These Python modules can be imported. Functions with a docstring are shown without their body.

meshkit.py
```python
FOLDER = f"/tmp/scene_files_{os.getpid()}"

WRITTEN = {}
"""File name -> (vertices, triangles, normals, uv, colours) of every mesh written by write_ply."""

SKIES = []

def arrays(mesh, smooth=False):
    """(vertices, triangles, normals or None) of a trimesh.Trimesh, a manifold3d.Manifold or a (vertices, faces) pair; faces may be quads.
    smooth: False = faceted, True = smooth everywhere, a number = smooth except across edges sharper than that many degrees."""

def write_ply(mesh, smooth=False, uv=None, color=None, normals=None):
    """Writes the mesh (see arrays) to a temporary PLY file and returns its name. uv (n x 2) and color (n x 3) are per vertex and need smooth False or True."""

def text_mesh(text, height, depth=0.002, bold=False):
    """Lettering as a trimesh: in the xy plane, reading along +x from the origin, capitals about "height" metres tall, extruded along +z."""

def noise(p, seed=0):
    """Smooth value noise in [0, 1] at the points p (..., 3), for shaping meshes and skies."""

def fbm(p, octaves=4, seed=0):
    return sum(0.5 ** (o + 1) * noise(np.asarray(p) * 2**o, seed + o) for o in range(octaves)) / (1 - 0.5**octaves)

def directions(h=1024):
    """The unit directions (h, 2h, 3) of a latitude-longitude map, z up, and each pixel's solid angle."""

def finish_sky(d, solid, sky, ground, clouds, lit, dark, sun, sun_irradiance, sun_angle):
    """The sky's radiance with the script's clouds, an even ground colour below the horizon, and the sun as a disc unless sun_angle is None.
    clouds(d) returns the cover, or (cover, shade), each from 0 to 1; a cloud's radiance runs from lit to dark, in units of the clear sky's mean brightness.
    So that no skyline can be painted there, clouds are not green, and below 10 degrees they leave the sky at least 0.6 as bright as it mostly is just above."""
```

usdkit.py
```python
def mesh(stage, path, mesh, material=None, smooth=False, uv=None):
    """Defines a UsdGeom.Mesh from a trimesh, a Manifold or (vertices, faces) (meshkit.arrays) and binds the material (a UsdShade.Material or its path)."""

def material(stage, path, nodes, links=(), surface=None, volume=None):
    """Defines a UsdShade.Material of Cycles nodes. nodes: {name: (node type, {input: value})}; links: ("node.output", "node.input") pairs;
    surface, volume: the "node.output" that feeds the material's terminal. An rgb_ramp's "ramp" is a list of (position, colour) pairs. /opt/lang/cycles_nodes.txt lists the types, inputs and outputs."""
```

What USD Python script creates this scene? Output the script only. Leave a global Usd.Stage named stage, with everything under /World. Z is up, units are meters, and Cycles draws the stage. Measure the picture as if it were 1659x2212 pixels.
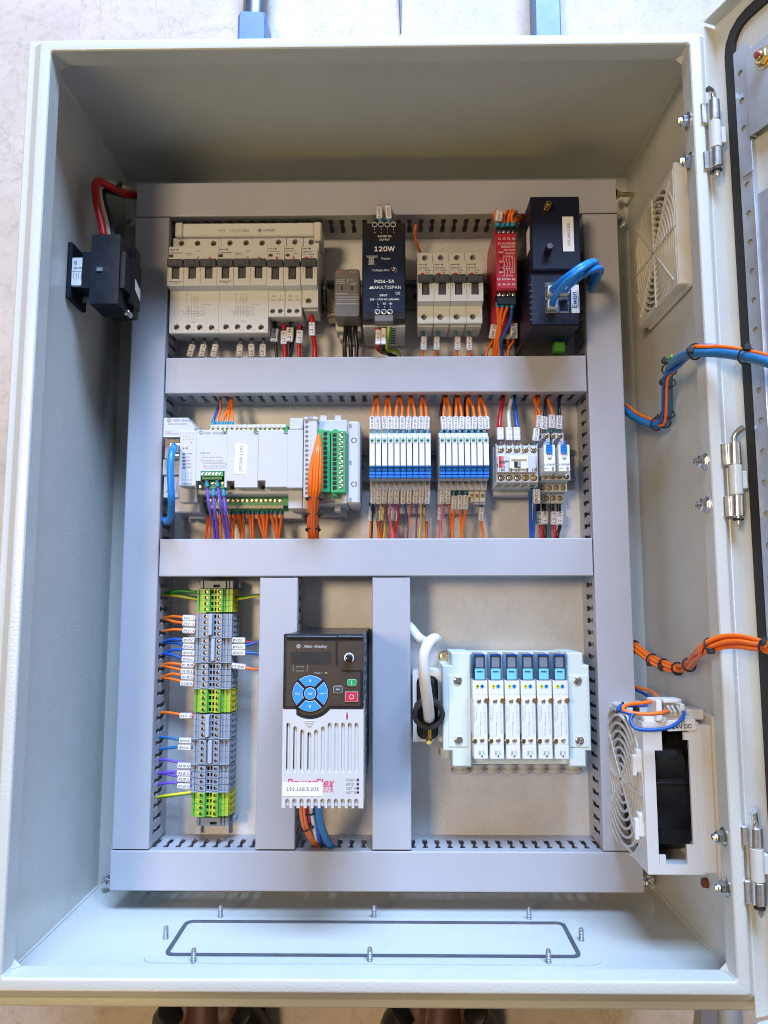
import math, random
import numpy as np
import trimesh
import usdkit, meshkit
from manifold3d import Manifold
from scipy.spatial import ConvexHull
from shapely.geometry import Polygon, box as sbox, Point, LineString
from shapely.ops import unary_union
from pxr import Usd, UsdGeom, UsdLux, UsdShade, Gf, Sdf

random.seed(7)
rng = np.random.default_rng(7)
stage = Usd.Stage.CreateInMemory()
UsdGeom.SetStageUpAxis(stage, UsdGeom.Tokens.z)
UsdGeom.SetStageMetersPerUnit(stage, 1.0)
world = UsdGeom.Xform.Define(stage, '/World')
stage.SetDefaultPrim(world.GetPrim())
UsdGeom.Scope.Define(stage, '/World/Looks')
MM = 0.001

# ------------------------------------------------------------------ camera (millimetres here, metres in the stage)
FPX = 1661.0                                   # focal length in pixels of a 1659-wide picture
CAM = np.array([22.05, -99.145, 625.85])
_rv = np.array([.116, .014, -.002])
def _rot(v):
    a = np.linalg.norm(v); k = v / a
    K = np.array([[0, -k[2], k[1]], [k[2], 0, -k[0]], [-k[1], k[0], 0]])
    return np.eye(3) + math.sin(a) * K + (1 - math.cos(a)) * K @ K
RM = _rot(_rv)
cam = UsdGeom.Camera.Define(stage, '/World/camera')
cam.CreateHorizontalApertureAttr(36.0)
cam.CreateVerticalApertureAttr(48.0)
cam.CreateFocalLengthAttr(36.0 * FPX / 1659.0)
cam.CreateClippingRangeAttr(Gf.Vec2f(0.01, 50))
m4 = np.eye(4); m4[:3, :3] = RM.T; m4[3, :3] = CAM * MM
cam.AddTransformOp().Set(Gf.Matrix4d(*m4.ravel().tolist()))
cam.CreateExposureAttr(0.0)

# ------------------------------------------------------------------ light: a workshop's open door, a sun-warmed side and an added overhead fill
def rect_light(name, pos, target, w, h, color, power):
    L = UsdLux.RectLight.Define(stage, '/World/' + name)
    L.CreateWidthAttr(w); L.CreateHeightAttr(h)
    L.CreateColorAttr(Gf.Vec3f(*color)); L.CreateIntensityAttr(power); L.CreateNormalizeAttr(False)
    z = np.array(pos, float) - np.array(target, float); z /= np.linalg.norm(z)
    up = np.array([0, 0, 1.0]) if abs(z[2]) < .95 else np.array([0, 1.0, 0])
    x = np.cross(up, z); x /= np.linalg.norm(x); y = np.cross(z, x)
    m = np.eye(4); m[0, :3], m[1, :3], m[2, :3], m[3, :3] = x, y, z, pos
    L.AddTransformOp().Set(Gf.Matrix4d(*m.ravel().tolist()))
    return L
rect_light('doorway_light', (0.45, 3.0, 1.85), (0, 0, -.1), 2.2, 1.2, (.44, .635, 1.0), 47.0)
rect_light('warm_roof_window_light', (-1.35, 0.35, 3.0), (0, 0, -.1), .62, .62, (1.0, .75, .49), 50.0)
rect_light('low_window_light', (-1.3, -2.9, 1.7), (0, 0, -.1), 1.3, 1.1, (1.0, .74, .20), 4.6)
rect_light('ambient_fill_light', (0.0, -0.1, 3.6), (0, 0, 0), 3.0, 3.0, (1.0, .96, .9), .22)  # unseen overhead fill, added for soft ambient light

# ------------------------------------------------------------------ pixel helpers: where a sight line meets a level
def ray(px, py):
    return RM @ np.array([(px - 829.5) / FPX, -(py - 1106) / FPX, -1.0])
def U(px, py, z):
    d = ray(px, py); t = (z - CAM[2]) / d[2]
    q = CAM + d * t
    return q[0], q[1]
CR = {}
def _cr(k, x0, y0, s): CR[k] = (x0 / 1.50694, y0 / 1.50694, 1 / s / 1.50694)
for k, x0, y0, x1, w in (('A', 500, 680, 1120, 1659), ('B', 1020, 640, 1620, 1659), ('C', 1560, 600, 2100, 1659), ('D', 200, 550, 560, 1448),
                         ('E', 500, 1240, 1200, 1659), ('F', 1160, 1240, 1640, 1659), ('G', 1560, 1240, 1960, 1639), ('H', 480, 1840, 880, 1659),
                         ('I', 480, 2300, 880, 1659), ('J', 840, 2000, 1280, 1659), ('K', 840, 2380, 1280, 1659), ('L', 1280, 1980, 1980, 1659),
                         ('M', 1980, 2180, 2500, 1475), ('N', 1980, 1100, 2500, 1659), ('O', 1980, 500, 2500, 1659), ('P', 2100, 0, 2500, 1427),
                         ('Q', 2100, 1300, 2500, 1264), ('R', 0, 2800, 1250, 1659), ('RR', 1250, 2800, 2500, 1659), ('T', 1980, 1940, 2500, 1659)):
    _cr(k, x0, y0, w / (x1 - x0))
CR['X'] = (0, 0, 1.0)
def X(c, cx, cy, z):
    a, b, s = CR[c]
    return np.array([*U(a + cx * s, b + cy * s, z), z])
def RECT(c, x0, y0, x1, y1, z):
    a, b = X(c, x0, y0, z), X(c, x1, y1, z)
    return a[0], b[0], b[1], a[1]

# ------------------------------------------------------------------ materials
def mat(name, nodes, links, surface='p.BSDF'):
    return usdkit.material(stage, '/World/Looks/' + name, nodes, links, surface=surface)
def plain(name, col, rough=.5, metal=0., var=.06, bump=0., bscale=1500., vscale=90., spec=.5, rvar=.08, coat=0.):
    """one coloured substance with slight unevenness of tone and gloss and a fine grain"""
    c = np.array(col, float)
    nodes = {'g': ('texture_coordinate', {}), 'n': ('noise_texture', {'scale': vscale, 'detail': 4.0, 'roughness': .6}),
             'r': ('rgb_ramp', {'ramp': [(.25, tuple(c * (1 - var))), (.75, tuple(np.minimum(c * (1 + var), 1)))]}),
             'm': ('map_range', {'from_min': .25, 'from_max': .75, 'to_min': max(rough - rvar, .03), 'to_max': min(rough + rvar, 1), 'clamp': True}),
             'p': ('principled_bsdf', {'metallic': metal, 'specular_ior_level': spec, 'coat_weight': coat, 'coat_roughness': .12})}
    links = [('g.object', 'n.vector'), ('n.fac', 'r.fac'), ('r.color', 'p.base_color'), ('n.fac', 'm.value'), ('m.result', 'p.roughness')]
    if bump:
        nodes['bn'] = ('noise_texture', {'scale': bscale, 'detail': 2.0})
        nodes['b'] = ('bump', {'strength': bump, 'distance': .0004})
        links += [('g.object', 'bn.vector'), ('bn.fac', 'b.height'), ('b.normal', 'p.normal')]
    return mat(name, nodes, links)
def glow(name, col, s):
    return mat(name, {'p': ('principled_bsdf', {'base_color': col, 'emission_color': col, 'emission_strength': s})}, [])
M = {}
M['paint'] = plain('cabinet_paint', (.60, .61, .575), .28, var=.02, bump=.6, bscale=420., spec=.5, rvar=.05, vscale=14)
M['duct'] = plain('duct_grey', (.41, .41, .445), .40, var=.03, bump=.12, bscale=2500, rvar=.04, vscale=25)
M['black'] = plain('black_plastic', (.008, .008, .010), .38, var=.2, spec=.35, bump=.2, bscale=2500)
M['hole_shade'] = plain('recess_shade', (.008, .008, .008), .7)  # near-black pieces standing in for the shade inside holes and slots
M['navy'] = plain('navy_plastic', (.005, .0065, .022), .42, var=.1, spec=.28, bump=.25, bscale=2500)
M['navyface'] = plain('navy_label', (.009, .016, .042), .36, var=.1, spec=.3, bump=.1)
M['isolator'] = plain('isolator_plastic', (.007, .009, .016), .5, var=.22, spec=.3, bump=.3, bscale=1800)
M['mcb'] = plain('breaker_white', (.64, .63, .58), .45, var=.015, bump=.1, bscale=2500)
M['toggle'] = plain('toggle_grey', (.055, .058, .066), .42)
M['ltgrey'] = plain('light_grey_plastic', (.52, .525, .54), .42, var=.015, bump=.15, bscale=2500)
M['white'] = plain('white_plastic', (.74, .735, .72), .38, var=.01, bump=.08, bscale=2500)
M['mint'] = plain('pale_mint_plastic', (.64, .70, .65), .40, var=.015, bump=.12, bscale=2500)
M['fitting'] = plain('fitting_grey', (.47, .45, .41), .45)
M['bridge'] = plain('bridge_grey', (.38, .41, .46), .42)
M['beige'] = plain('beige_grille_plastic', (.66, .62, .53), .42, var=.02, bump=.12, bscale=2500)
M['fanwhite'] = plain('fan_housing_plastic', (.66, .65, .63), .40, var=.015, bump=.1)
M['sticker'] = plain('paper_sticker', (.80, .79, .77), .6, var=.015)
M['sleeve'] = plain('marker_sleeve_white', (.80, .79, .78), .45, var=.02)
M['clear'] = mat('clear_sleeve', {'a': ('transparent_bsdf', {'color': (.92, .9, .93)}), 'b': ('glossy_bsdf', {'color': (.9, .9, .9), 'roughness': .15}),
                                  'd': ('diffuse_bsdf', {'color': (.55, .5, .55)}), 'f': ('fresnel', {'IOR': 1.45}),
                                  'm1': ('mix_closure', {'fac': .35}), 'm2': ('mix_closure', {})},
                 [('a.BSDF', 'm1.closure1'), ('d.BSDF', 'm1.closure2'), ('m1.closure', 'm2.closure1'), ('b.BSDF', 'm2.closure2'), ('f.fac', 'm2.fac')], 'm2.closure')
M['ink'] = plain('printed_ink', (.035, .035, .04), .6)
M['inkgrey'] = plain('printed_grey', (.22, .22, .23), .6)
M['inkpale'] = plain('faded_print', (.50, .51, .53), .6)
M['inkwhite'] = plain('printed_white', (.78, .78, .78), .5)
M['inksilver'] = plain('printed_silver', (.42, .42, .43), .45)
M['inkred'] = plain('printed_red', (.60, .02, .02), .5)
M['magenta'] = plain('printed_magenta', (.62, .05, .16), .5)
M['red'] = plain('red_plastic', (.47, .018, .045), .38, bump=.1)
M['redflag'] = plain('red_flag', (.30, .045, .03), .4)
M['brown'] = plain('brown_grey_plastic', (.155, .145, .14), .45)
M['orange'] = plain('orange_wire', (.88, .17, .012), .36, var=.05)
M['wred'] = plain('red_wire', (.55, .008, .012), .32)
M['wblack'] = plain('black_wire', (.012, .012, .014), .3)
M['wnavy'] = plain('dark_blue_wire', (.008, .012, .04), .35)
M['wblue'] = plain('blue_wire', (.008, .09, .42), .33)
M['cyan'] = plain('network_cable_blue', (.012, .205, .62), .35)
M['sheath'] = plain('cable_sheath_blue', (.015, .15, .36), .4)
M['wwhite'] = plain('white_wire', (.72, .72, .70), .35)
M['cream'] = plain('cream_wire', (.62, .56, .42), .4)
M['purple'] = plain('violet_wire', (.16, .085, .52), .36)
M['pink'] = plain('pink_wire', (.80, .17, .40), .36)
M['crimson'] = plain('crimson_wire', (.62, .012, .09), .36)
M['yellow'] = plain('yellow_wire', (.80, .52, .02), .36)
M['violet2'] = plain('purple_wire', (.19, .05, .30), .36)
M['greywire'] = plain('grey_wire', (.25, .26, .30), .4)
M['brownwire'] = plain('brown_wire', (.20, .09, .03), .4)
M['gw'] = plain('earth_green', (.03, .26, .03), .36)
M['gy'] = plain('earth_yellow', (.72, .62, .02), .36)
M['ferrule'] = plain('ferrule_teal', (.02, .28, .46), .4)
M['ferrgrey'] = plain('ferrule_grey', (.22, .21, .23), .4)
M['ferrgreen'] = plain('ferrule_dark_teal', (.012, .13, .16), .4)
M['tblock'] = plain('terminal_grey', (.27, .305, .36), .42, var=.02, bump=.1)
M['green'] = plain('connector_green', (.03, .33, .12), .4, var=.04)
M['limegreen'] = plain('plug_green', (.06, .26, .02), .4)
M['blue'] = plain('retainer_blue', (.012, .17, .58), .35)
M['keyblue'] = plain('keypad_blue', (.02, .27, .70), .4)
M['keygreen'] = plain('key_green', (.01, .34, .10), .4)
M['keyred'] = plain('key_red', (.52, .02, .06), .4)
M['panelbrown'] = plain('keypad_brown', (.040, .028, .022), .45, var=.15, bump=.2)
M['vfdblack'] = plain('drive_black', (.010, .011, .016), .3)
M['vfdgrey'] = plain('drive_grey', (.58, .58, .58), .5, var=.012, bump=.2, bscale=2500)
M['lcd'] = plain('display_dark', (.038, .034, .033), .2)
M['tancol'] = plain('tan_lamp', (.32, .22, .13), .4)
M['lampgreen'] = plain('lamp_green', (.02, .26, .09), .2)
M['lampdark'] = plain('lamp_dark_green', (.01, .06, .02), .2)
M['steel'] = plain('zinc_steel', (.66, .66, .67), .22, metal=1., var=.08, vscale=200)
M['studzinc'] = plain('stud_zinc', (.40, .42, .45), .35, metal=.8)
M['zincplate'] = plain('zinc_plate', (.52, .57, .66), .36, metal=.55, var=.12, vscale=30)
M['chrome'] = plain('chromed_steel', (.80, .79, .77), .27, metal=.9, var=.05, vscale=80, rvar=.05)
M['brass'] = plain('gold_brass', (.75, .47, .12), .2, metal=1.)
M['yzinc'] = plain('yellow_zinc', (.62, .50, .30), .28, metal=1., var=.2, vscale=150)
M['copperscrew'] = plain('screw_bronze', (.50, .38, .24), .3, metal=1., var=.15, vscale=300)
M['rubber'] = plain('black_rubber', (.022, .020, .019), .65, var=.2, bump=.3, bscale=900)
M['gasket'] = plain('grey_gasket', (.085, .095, .115), .6, var=.25, vscale=60)
M['vblue'] = plain('valve_cover_blue', (.012, .055, .19), .12, spec=.6)
M['vcyan'] = plain('valve_label_cyan', (.20, .56, .70), .3)
M['vgrey'] = plain('valve_window_grey', (.18, .21, .235), .3)
M['railblack'] = plain('rail_dark', (.16, .18, .22), .35, metal=.6, var=.1)
M['tubeblue'] = plain('stand_blue_paint', (.10, .19, .34), .4, var=.14, vscale=60)
M['tubedark'] = plain('stand_dark_steel', (.10, .11, .14), .3, metal=.5)
M['pipe'] = plain('grey_pipe_paint', (.38, .42, .46), .3, var=.05)
M['skin'] = plain('foot_skin', (.075, .03, .02), .55, var=.12, bump=.3, bscale=700)
M['cfl'] = plain('clear_clip', (.62, .64, .64), .15, spec=.6)
M['orangelogo'] = plain('logo_orange', (.72, .12, .02), .4)
M['darkred'] = plain('rust_red', (.16, .035, .012), .55, var=.3)
# galvanised sheet: blotched zinc with fine spangle
M['galv'] = mat('galvanised_sheet', {
    'g': ('texture_coordinate', {}), 'n': ('noise_texture', {'scale': 16., 'detail': 6.0, 'roughness': .65}),
    'v': ('noise_texture', {'scale': 520., 'detail': 3.0, 'roughness': .7}),
    'r': ('rgb_ramp', {'ramp': [(.25, (.62, .615, .60)), (.55, (.73, .725, .71)), (.8, (.80, .795, .78))]}),
    'r2': ('rgb_ramp', {'ramp': [(.3, (.86, .86, .86)), (.7, (1, 1, 1))]}),
    'x': ('mix_color', {'blend_type': 'multiply', 'fac': 1.0}),
    'm': ('map_range', {'from_min': .3, 'from_max': .7, 'to_min': .38, 'to_max': .55, 'clamp': True}),
    'b': ('bump', {'strength': .15, 'distance': .0003}),
    'p': ('principled_bsdf', {'metallic': .18})},
    [('g.object', 'n.vector'), ('g.object', 'v.vector'), ('n.fac', 'r.fac'), ('v.fac', 'r2.fac'), ('r.color', 'x.a'), ('r2.color', 'x.b'),
     ('x.result', 'p.base_color'), ('v.fac', 'm.value'), ('m.result', 'p.roughness'), ('v.fac', 'b.height'), ('b.normal', 'p.normal')])
# yellow and green moulded earth terminals
M['pe'] = mat('earth_terminal', {
    'g': ('texture_coordinate', {}), 'o': ('object_info', {}), 'mp': ('mapping', {'scale': (1.0, .45, .3)}),
    'ad': ('mix_vector', {'fac': .5}),
    'n': ('noise_texture', {'scale': 55., 'detail': 1.5, 'distortion': .6}),
    'r': ('rgb_ramp', {'ramp': [(.40, (.10, .36, .05)), (.47, (.22, .46, .04)), (.53, (.50, .54, .03)), (.62, (.62, .46, .03))]}),
    'p': ('principled_bsdf', {'roughness': .4})},
    [('g.object', 'mp.vector'), ('mp.vector', 'n.vector'), ('n.fac', 'r.fac'), ('r.color', 'p.base_color')])
# old concrete floor: pale, scuffed, cracked
M['floor'] = mat('concrete', {
    'g': ('texture_coordinate', {}), 'n': ('noise_texture', {'scale': 5., 'detail': 8., 'roughness': .62}),
    'n2': ('noise_texture', {'scale': 26., 'detail': 9., 'roughness': .75, 'distortion': 1.4}),
    'n4': ('noise_texture', {'scale': 90., 'detail': 5., 'roughness': .7}),
    'mp': ('mapping', {'scale': (1.0, .55, 1.0), 'rotation': (0, 0, .5)}),
    'n3': ('noise_texture', {'scale': 4.2, 'detail': 7., 'roughness': .6, 'distortion': .3}),
    'r': ('rgb_ramp', {'ramp': [(.3, (.47, .39, .325)), (.6, (.585, .49, .415)), (.8, (.62, .52, .44))]}),
    'r2': ('rgb_ramp', {'ramp': [(.26, (.45, .43, .40)), (.36, (.90, .89, .88)), (.5, (1, 1, 1))]}),
    'r3': ('rgb_ramp', {'ramp': [(.4935, (1, 1, 1)), (.4965, (.60, .58, .56)), (.4985, (.60, .58, .56)), (.502, (1, 1, 1))]}),
    'r4': ('rgb_ramp', {'ramp': [(.30, (.80, .79, .78)), (.5, (1, 1, 1))]}),
    'x': ('mix_color', {'blend_type': 'multiply', 'fac': 1.}), 'x2': ('mix_color', {'blend_type': 'multiply', 'fac': .45}), 'x3': ('mix_color', {'blend_type': 'multiply', 'fac': .8}),
    'b': ('bump', {'strength': .3, 'distance': .001}), 'p': ('principled_bsdf', {'roughness': .5, 'specular_ior_level': .35})},
    [('g.object', 'n.vector'), ('g.object', 'n2.vector'), ('g.object', 'n4.vector'), ('g.object', 'mp.vector'), ('mp.vector', 'n3.vector'),
     ('n.fac', 'r.fac'), ('n2.fac', 'r2.fac'), ('n3.fac', 'r3.fac'), ('n4.fac', 'r4.fac'), ('r.color', 'x.a'), ('r2.color', 'x.b'), ('x.result', 'x2.a'), ('r3.color', 'x2.b'),
     ('x2.result', 'x3.a'), ('r4.color', 'x3.b'), ('x3.result', 'p.base_color'), ('n2.fac', 'b.height'), ('b.normal', 'p.normal')])

# ------------------------------------------------------------------ mesh helpers (millimetres)
def tm(v, f):
    return trimesh.Trimesh(np.asarray(v, float), np.asarray(f, int), process=False)
def cat(*ms):
    out = []
    for m in ms:
        out += list(m) if isinstance(m, (list, tuple)) else [m]
    return trimesh.util.concatenate(out) if len(out) > 1 else out[0]
def hull(pts):
    return trimesh.Trimesh(pts, ConvexHull(pts).simplices, process=False)
def fixhull(pts):
    m = trimesh.convex.convex_hull(np.asarray(pts, float)); return tm(m.vertices, m.faces)
_cb = {}
def B(x0, x1, y0, y1, z0, z1, c=.5):
    """box with chamfered edges"""
    x0, x1 = min(x0, x1), max(x0, x1); y0, y1 = min(y0, y1), max(y0, y1); z0, z1 = min(z0, z1), max(z0, z1)
    c = min(c, .3 * (x1 - x0), .3 * (y1 - y0), .3 * (z1 - z0))
    if 'f' not in _cb:
        base = []
        for sx in (0, 1):
            for sy in (0, 1):
                for sz in (0, 1):
                    for k in range(3): base.append((sx, sy, sz, k))
        P = []
        for sx, sy, sz, k in base:
            q = [sx * 10, sy * 10, sz * 10]
            for a, s in enumerate((sx, sy, sz)):
                if a != k: q[a] += 1 if s == 0 else -1
            P.append(q)
        h = trimesh.convex.convex_hull(np.array(P, float))
        idx = [int(np.argmin(np.abs(np.array(P) - v).sum(1))) for v in h.vertices]
        _cb['f'] = np.array(idx)[h.faces]; _cb['b'] = base
    P = []
    lo, hi = (x0, y0, z0), (x1, y1, z1)
    for sx, sy, sz, k in _cb['b']:
        q = []
        for a, s in enumerate((sx, sy, sz)):
            v = hi[a] if s else lo[a]
            if a != k: v += -c if s else c
            q.append(v)
        P.append(q)
    return tm(P, _cb['f'])
def frame_of(d):
    d = np.asarray(d, float) / np.linalg.norm(d)
    a = np.array([0, 0, 1.]) if abs(d[2]) < .9 else np.array([1., 0, 0])
    u = np.cross(a, d); u /= np.linalg.norm(u)
    return u, np.cross(d, u), d
def lathe(p0, d, prof, n=20, cap=True):
    """prof: (distance along d, radius) pairs"""
    u, v, w = frame_of(d); p0 = np.asarray(p0, float)
    t = np.arange(n) * 2 * math.pi / n
    V, F = [], []
    for s, r in prof:
        V += list(p0 + w * s + r * (np.cos(t)[:, None] * u + np.sin(t)[:, None] * v))
    for k in range(len(prof) - 1):
        for i in range(n):
            a, b = k * n + i, k * n + (i + 1) % n
            F += [(a, b, b + n), (a, b + n, a + n)]
    if cap:
        for k, flip in ((0, True), (len(prof) - 1, False)):
            c = len(V); V.append(p0 + w * prof[k][0])
            for i in range(n):
                a, b = k * n + i, k * n + (i + 1) % n
                F.append((c, b, a) if flip else (c, a, b))
    return tm(V, F)
def cyl(p0, p1, r, n=16, c=.15):
    p0, p1 = np.asarray(p0, float), np.asarray(p1, float); L = np.linalg.norm(p1 - p0); c = min(c, r * .4, L * .3)
    return lathe(p0, p1 - p0, [(0, r - c), (c, r), (L - c, r), (L, r - c)], n)
def spline(pts, step=3.):
    P = np.asarray(pts, float)
    if len(P) == 2:
        return P
    Q = np.vstack([2 * P[0] - P[1], P, 2 * P[-1] - P[-2]]); out = []
    for i in range(1, len(Q) - 2):
        a, b, c, d = Q[i - 1:i + 3]; n = max(3, int(np.linalg.norm(c - b) / step))
        ta, tb, tc = np.linalg.norm(b - a) ** .5, np.linalg.norm(c - b) ** .5, np.linalg.norm(d - c) ** .5
        m1 = (c - a) / (ta + tb) * tb; m2 = (d - b) / (tb + tc) * tb
        for t in np.arange(n) / n:
            h = (2 * t**3 - 3 * t**2 + 1, t**3 - 2 * t**2 + t, -2 * t**3 + 3 * t**2, t**3 - t**2)
            out.append(h[0] * b + h[1] * m1 + h[2] * c + h[3] * m2)
    out.append(Q[-2]); return np.array(out)
def tube(pts, r, n=10, step=3., smooth=True):
    P = spline(pts, step) if smooth else np.asarray(pts, float)
    T = np.gradient(P, axis=0); T /= np.maximum(np.linalg.norm(T, axis=1, keepdims=True), 1e-9)
    u, v, _ = frame_of(T[0]); V, F = [], []
    t = np.arange(n) * 2 * math.pi / n
    for k in range(len(P)):
        u = u - T[k] * (u @ T[k]); u /= np.linalg.norm(u); v = np.cross(T[k], u)
        V += list(P[k] + r * (np.cos(t)[:, None] * u + np.sin(t)[:, None] * v))
    for k in range(len(P) - 1):
        for i in range(n):
            a, b = k * n + i, k * n + (i + 1) % n
            F += [(a, b, b + n), (a, b + n, a + n)]
    for k, fl in ((0, True), (len(P) - 1, False)):
        c = len(V); V.append(P[k])
        for i in range(n):
            a, b = k * n + i, k * n + (i + 1) % n
            F.append((c, b, a) if fl else (c, a, b))
    return tm(V, F)
def offset_path(pts, off, step=3.):
    """the same path moved sideways: off=(sideways, up) seen from the front"""
    P = spline(pts, step); T = np.gradient(P, axis=0); T /= np.maximum(np.linalg.norm(T, axis=1, keepdims=True), 1e-9)
    S = np.cross(T, np.array([0, 0, 1.])); S /= np.maximum(np.linalg.norm(S, axis=1, keepdims=True), 1e-9)
    return P + S * off[0] + np.cross(S, T) * off[1]
def torus(c, d, R, r, n=24, k=8):
    u, v, w = frame_of(d); c = np.asarray(c, float)
    t = np.arange(n) * 2 * math.pi / n; s = np.arange(k) * 2 * math.pi / k
    V = [c + (R + r * math.cos(b)) * (math.cos(a) * u + math.sin(a) * v) + r * math.sin(b) * w for a in t for b in s]
    F = []
    for i in range(n):
        for j in range(k):
            a, b = i * k + j, i * k + (j + 1) % k
            a2, b2 = ((i + 1) % n) * k + j, ((i + 1) % n) * k + (j + 1) % k
            F += [(a, a2, b2), (a, b2, b)]
    return tm(V, F)
def polys(g):
    return [q for q in getattr(g, 'geoms', [g]) if q.area > 1e-6]
def ext(poly, h0, h1, axis='z'):
    """extrude a shapely shape; axis z: (x,y); x: (y,z); y: (x,z)"""
    out = []
    for q in polys(poly):
        m = trimesh.creation.extrude_polygon(q, h1 - h0, engine='earcut'); V = m.vertices.copy(); V[:, 2] += h0; F = m.faces
        if axis == 'x': V = V[:, [2, 0, 1]]
        elif axis == 'y': V = V[:, [0, 2, 1]]; F = F[:, ::-1]
        out.append(tm(V, F))
    return cat(out)
def rrect(x0, x1, y0, y1, r):
    r = min(r, .49 * abs(x1 - x0), .49 * abs(y1 - y0))
    return sbox(min(x0, x1) + r, min(y0, y1) + r, max(x0, x1) - r, max(y0, y1) - r).buffer(r, 4)
def plate(poly, z0, z1, c=.4):
    """extrusion with a chamfered upper edge"""
    c = min(c, .45 * (z1 - z0)); out = []
    for q in polys(poly):
        out += [ext(q, z0, z1 - c)]
        inner = q.buffer(-c, join_style=2)
        if not inner.is_empty and len(polys(inner)) == 1 and len(inner.exterior.coords) == len(q.exterior.coords) and not q.interiors:
            a, b = np.array(q.exterior.coords)[:-1], np.array(inner.exterior.coords)[:-1]
            if Polygon(a).exterior.is_ccw != Polygon(b).exterior.is_ccw: b = b[::-1]
            k = int(np.argmin(((b - a[0]) ** 2).sum(1))); b = np.roll(b, -k, 0); n = len(a)
            V = [(*p, z1 - c) for p in a] + [(*p, z1) for p in b]
            F = []
            ccw = Polygon(a).exterior.is_ccw
            for i in range(n):
                j = (i + 1) % n; f = [(i, j, n + j), (i, n + j, n + i)]
                F += f if ccw else [t[::-1] for t in f]
            out.append(tm(V, F)); tp = ext(inner, z1 - c, z1); keep = tp.triangles_center[:, 2] > z1 - 1e-6
            out.append(tm(tp.vertices, tp.faces[keep]))
        else:
            out.append(ext(q, z1 - c, z1))
    return cat(out)
def mf(m):
    m = trimesh.Trimesh(m.vertices, m.faces, process=True); m.merge_vertices()
    import manifold3d
    return Manifold(manifold3d.Mesh(m.vertices.astype(np.float32), m.faces.astype(np.uint32)))
def back(man):
    k = man.to_mesh(); return tm(k.vert_properties[:, :3], k.tri_verts)
def cut(a, *bs):
    m = mf(a)
    for b in bs: m = m - mf(b)
    return back(m)
def move(m, d):
    m = m.copy(); m.vertices = m.vertices + np.asarray(d, float); return m
def turn(m, ang, axis=(0, 0, 1), at=(0, 0, 0)):
    m = m.copy(); m.apply_transform(trimesh.transformations.rotation_matrix(ang, axis, at)); return m
def T(s, h, x, y, z, rot=0, align='l', depth=.12, bold=False, sx=1., slant=0.):
    """flat lettering lying on level z, capitals h mm tall, turned by rot degrees"""
    m = meshkit.text_mesh(s, h, depth, bold)
    v = m.vertices.copy(); v[:, 0] *= sx; v[:, 0] += slant * v[:, 1]
    w = v[:, 0].max()
    v[:, 0] -= {'l': 0, 'c': w / 2, 'r': w}[align]
    v[:, 1] -= 0 if align == 'l' else h / 2
    a = math.radians(rot); c, s_ = math.cos(a), math.sin(a)
    q = np.c_[v[:, 0] * c - v[:, 1] * s_ + x, v[:, 0] * s_ + v[:, 1] * c + y, v[:, 2] + z]
    return tm(q, m.faces)
def greek(x0, x1, y, z, h=.8, seed=1, depth=.1):
    """a line of print too small to read: short bars"""
    r = random.Random(seed); out = []; x = min(x0, x1); x1 = max(x0, x1)
    while x < x1:
        w = r.uniform(.5, 1.6); out.append(B(x, min(x + w, x1), y - h / 2, y + h / 2, z, z + depth, .0)); x += w + r.uniform(.25, .5)
    return cat(out)
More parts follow.
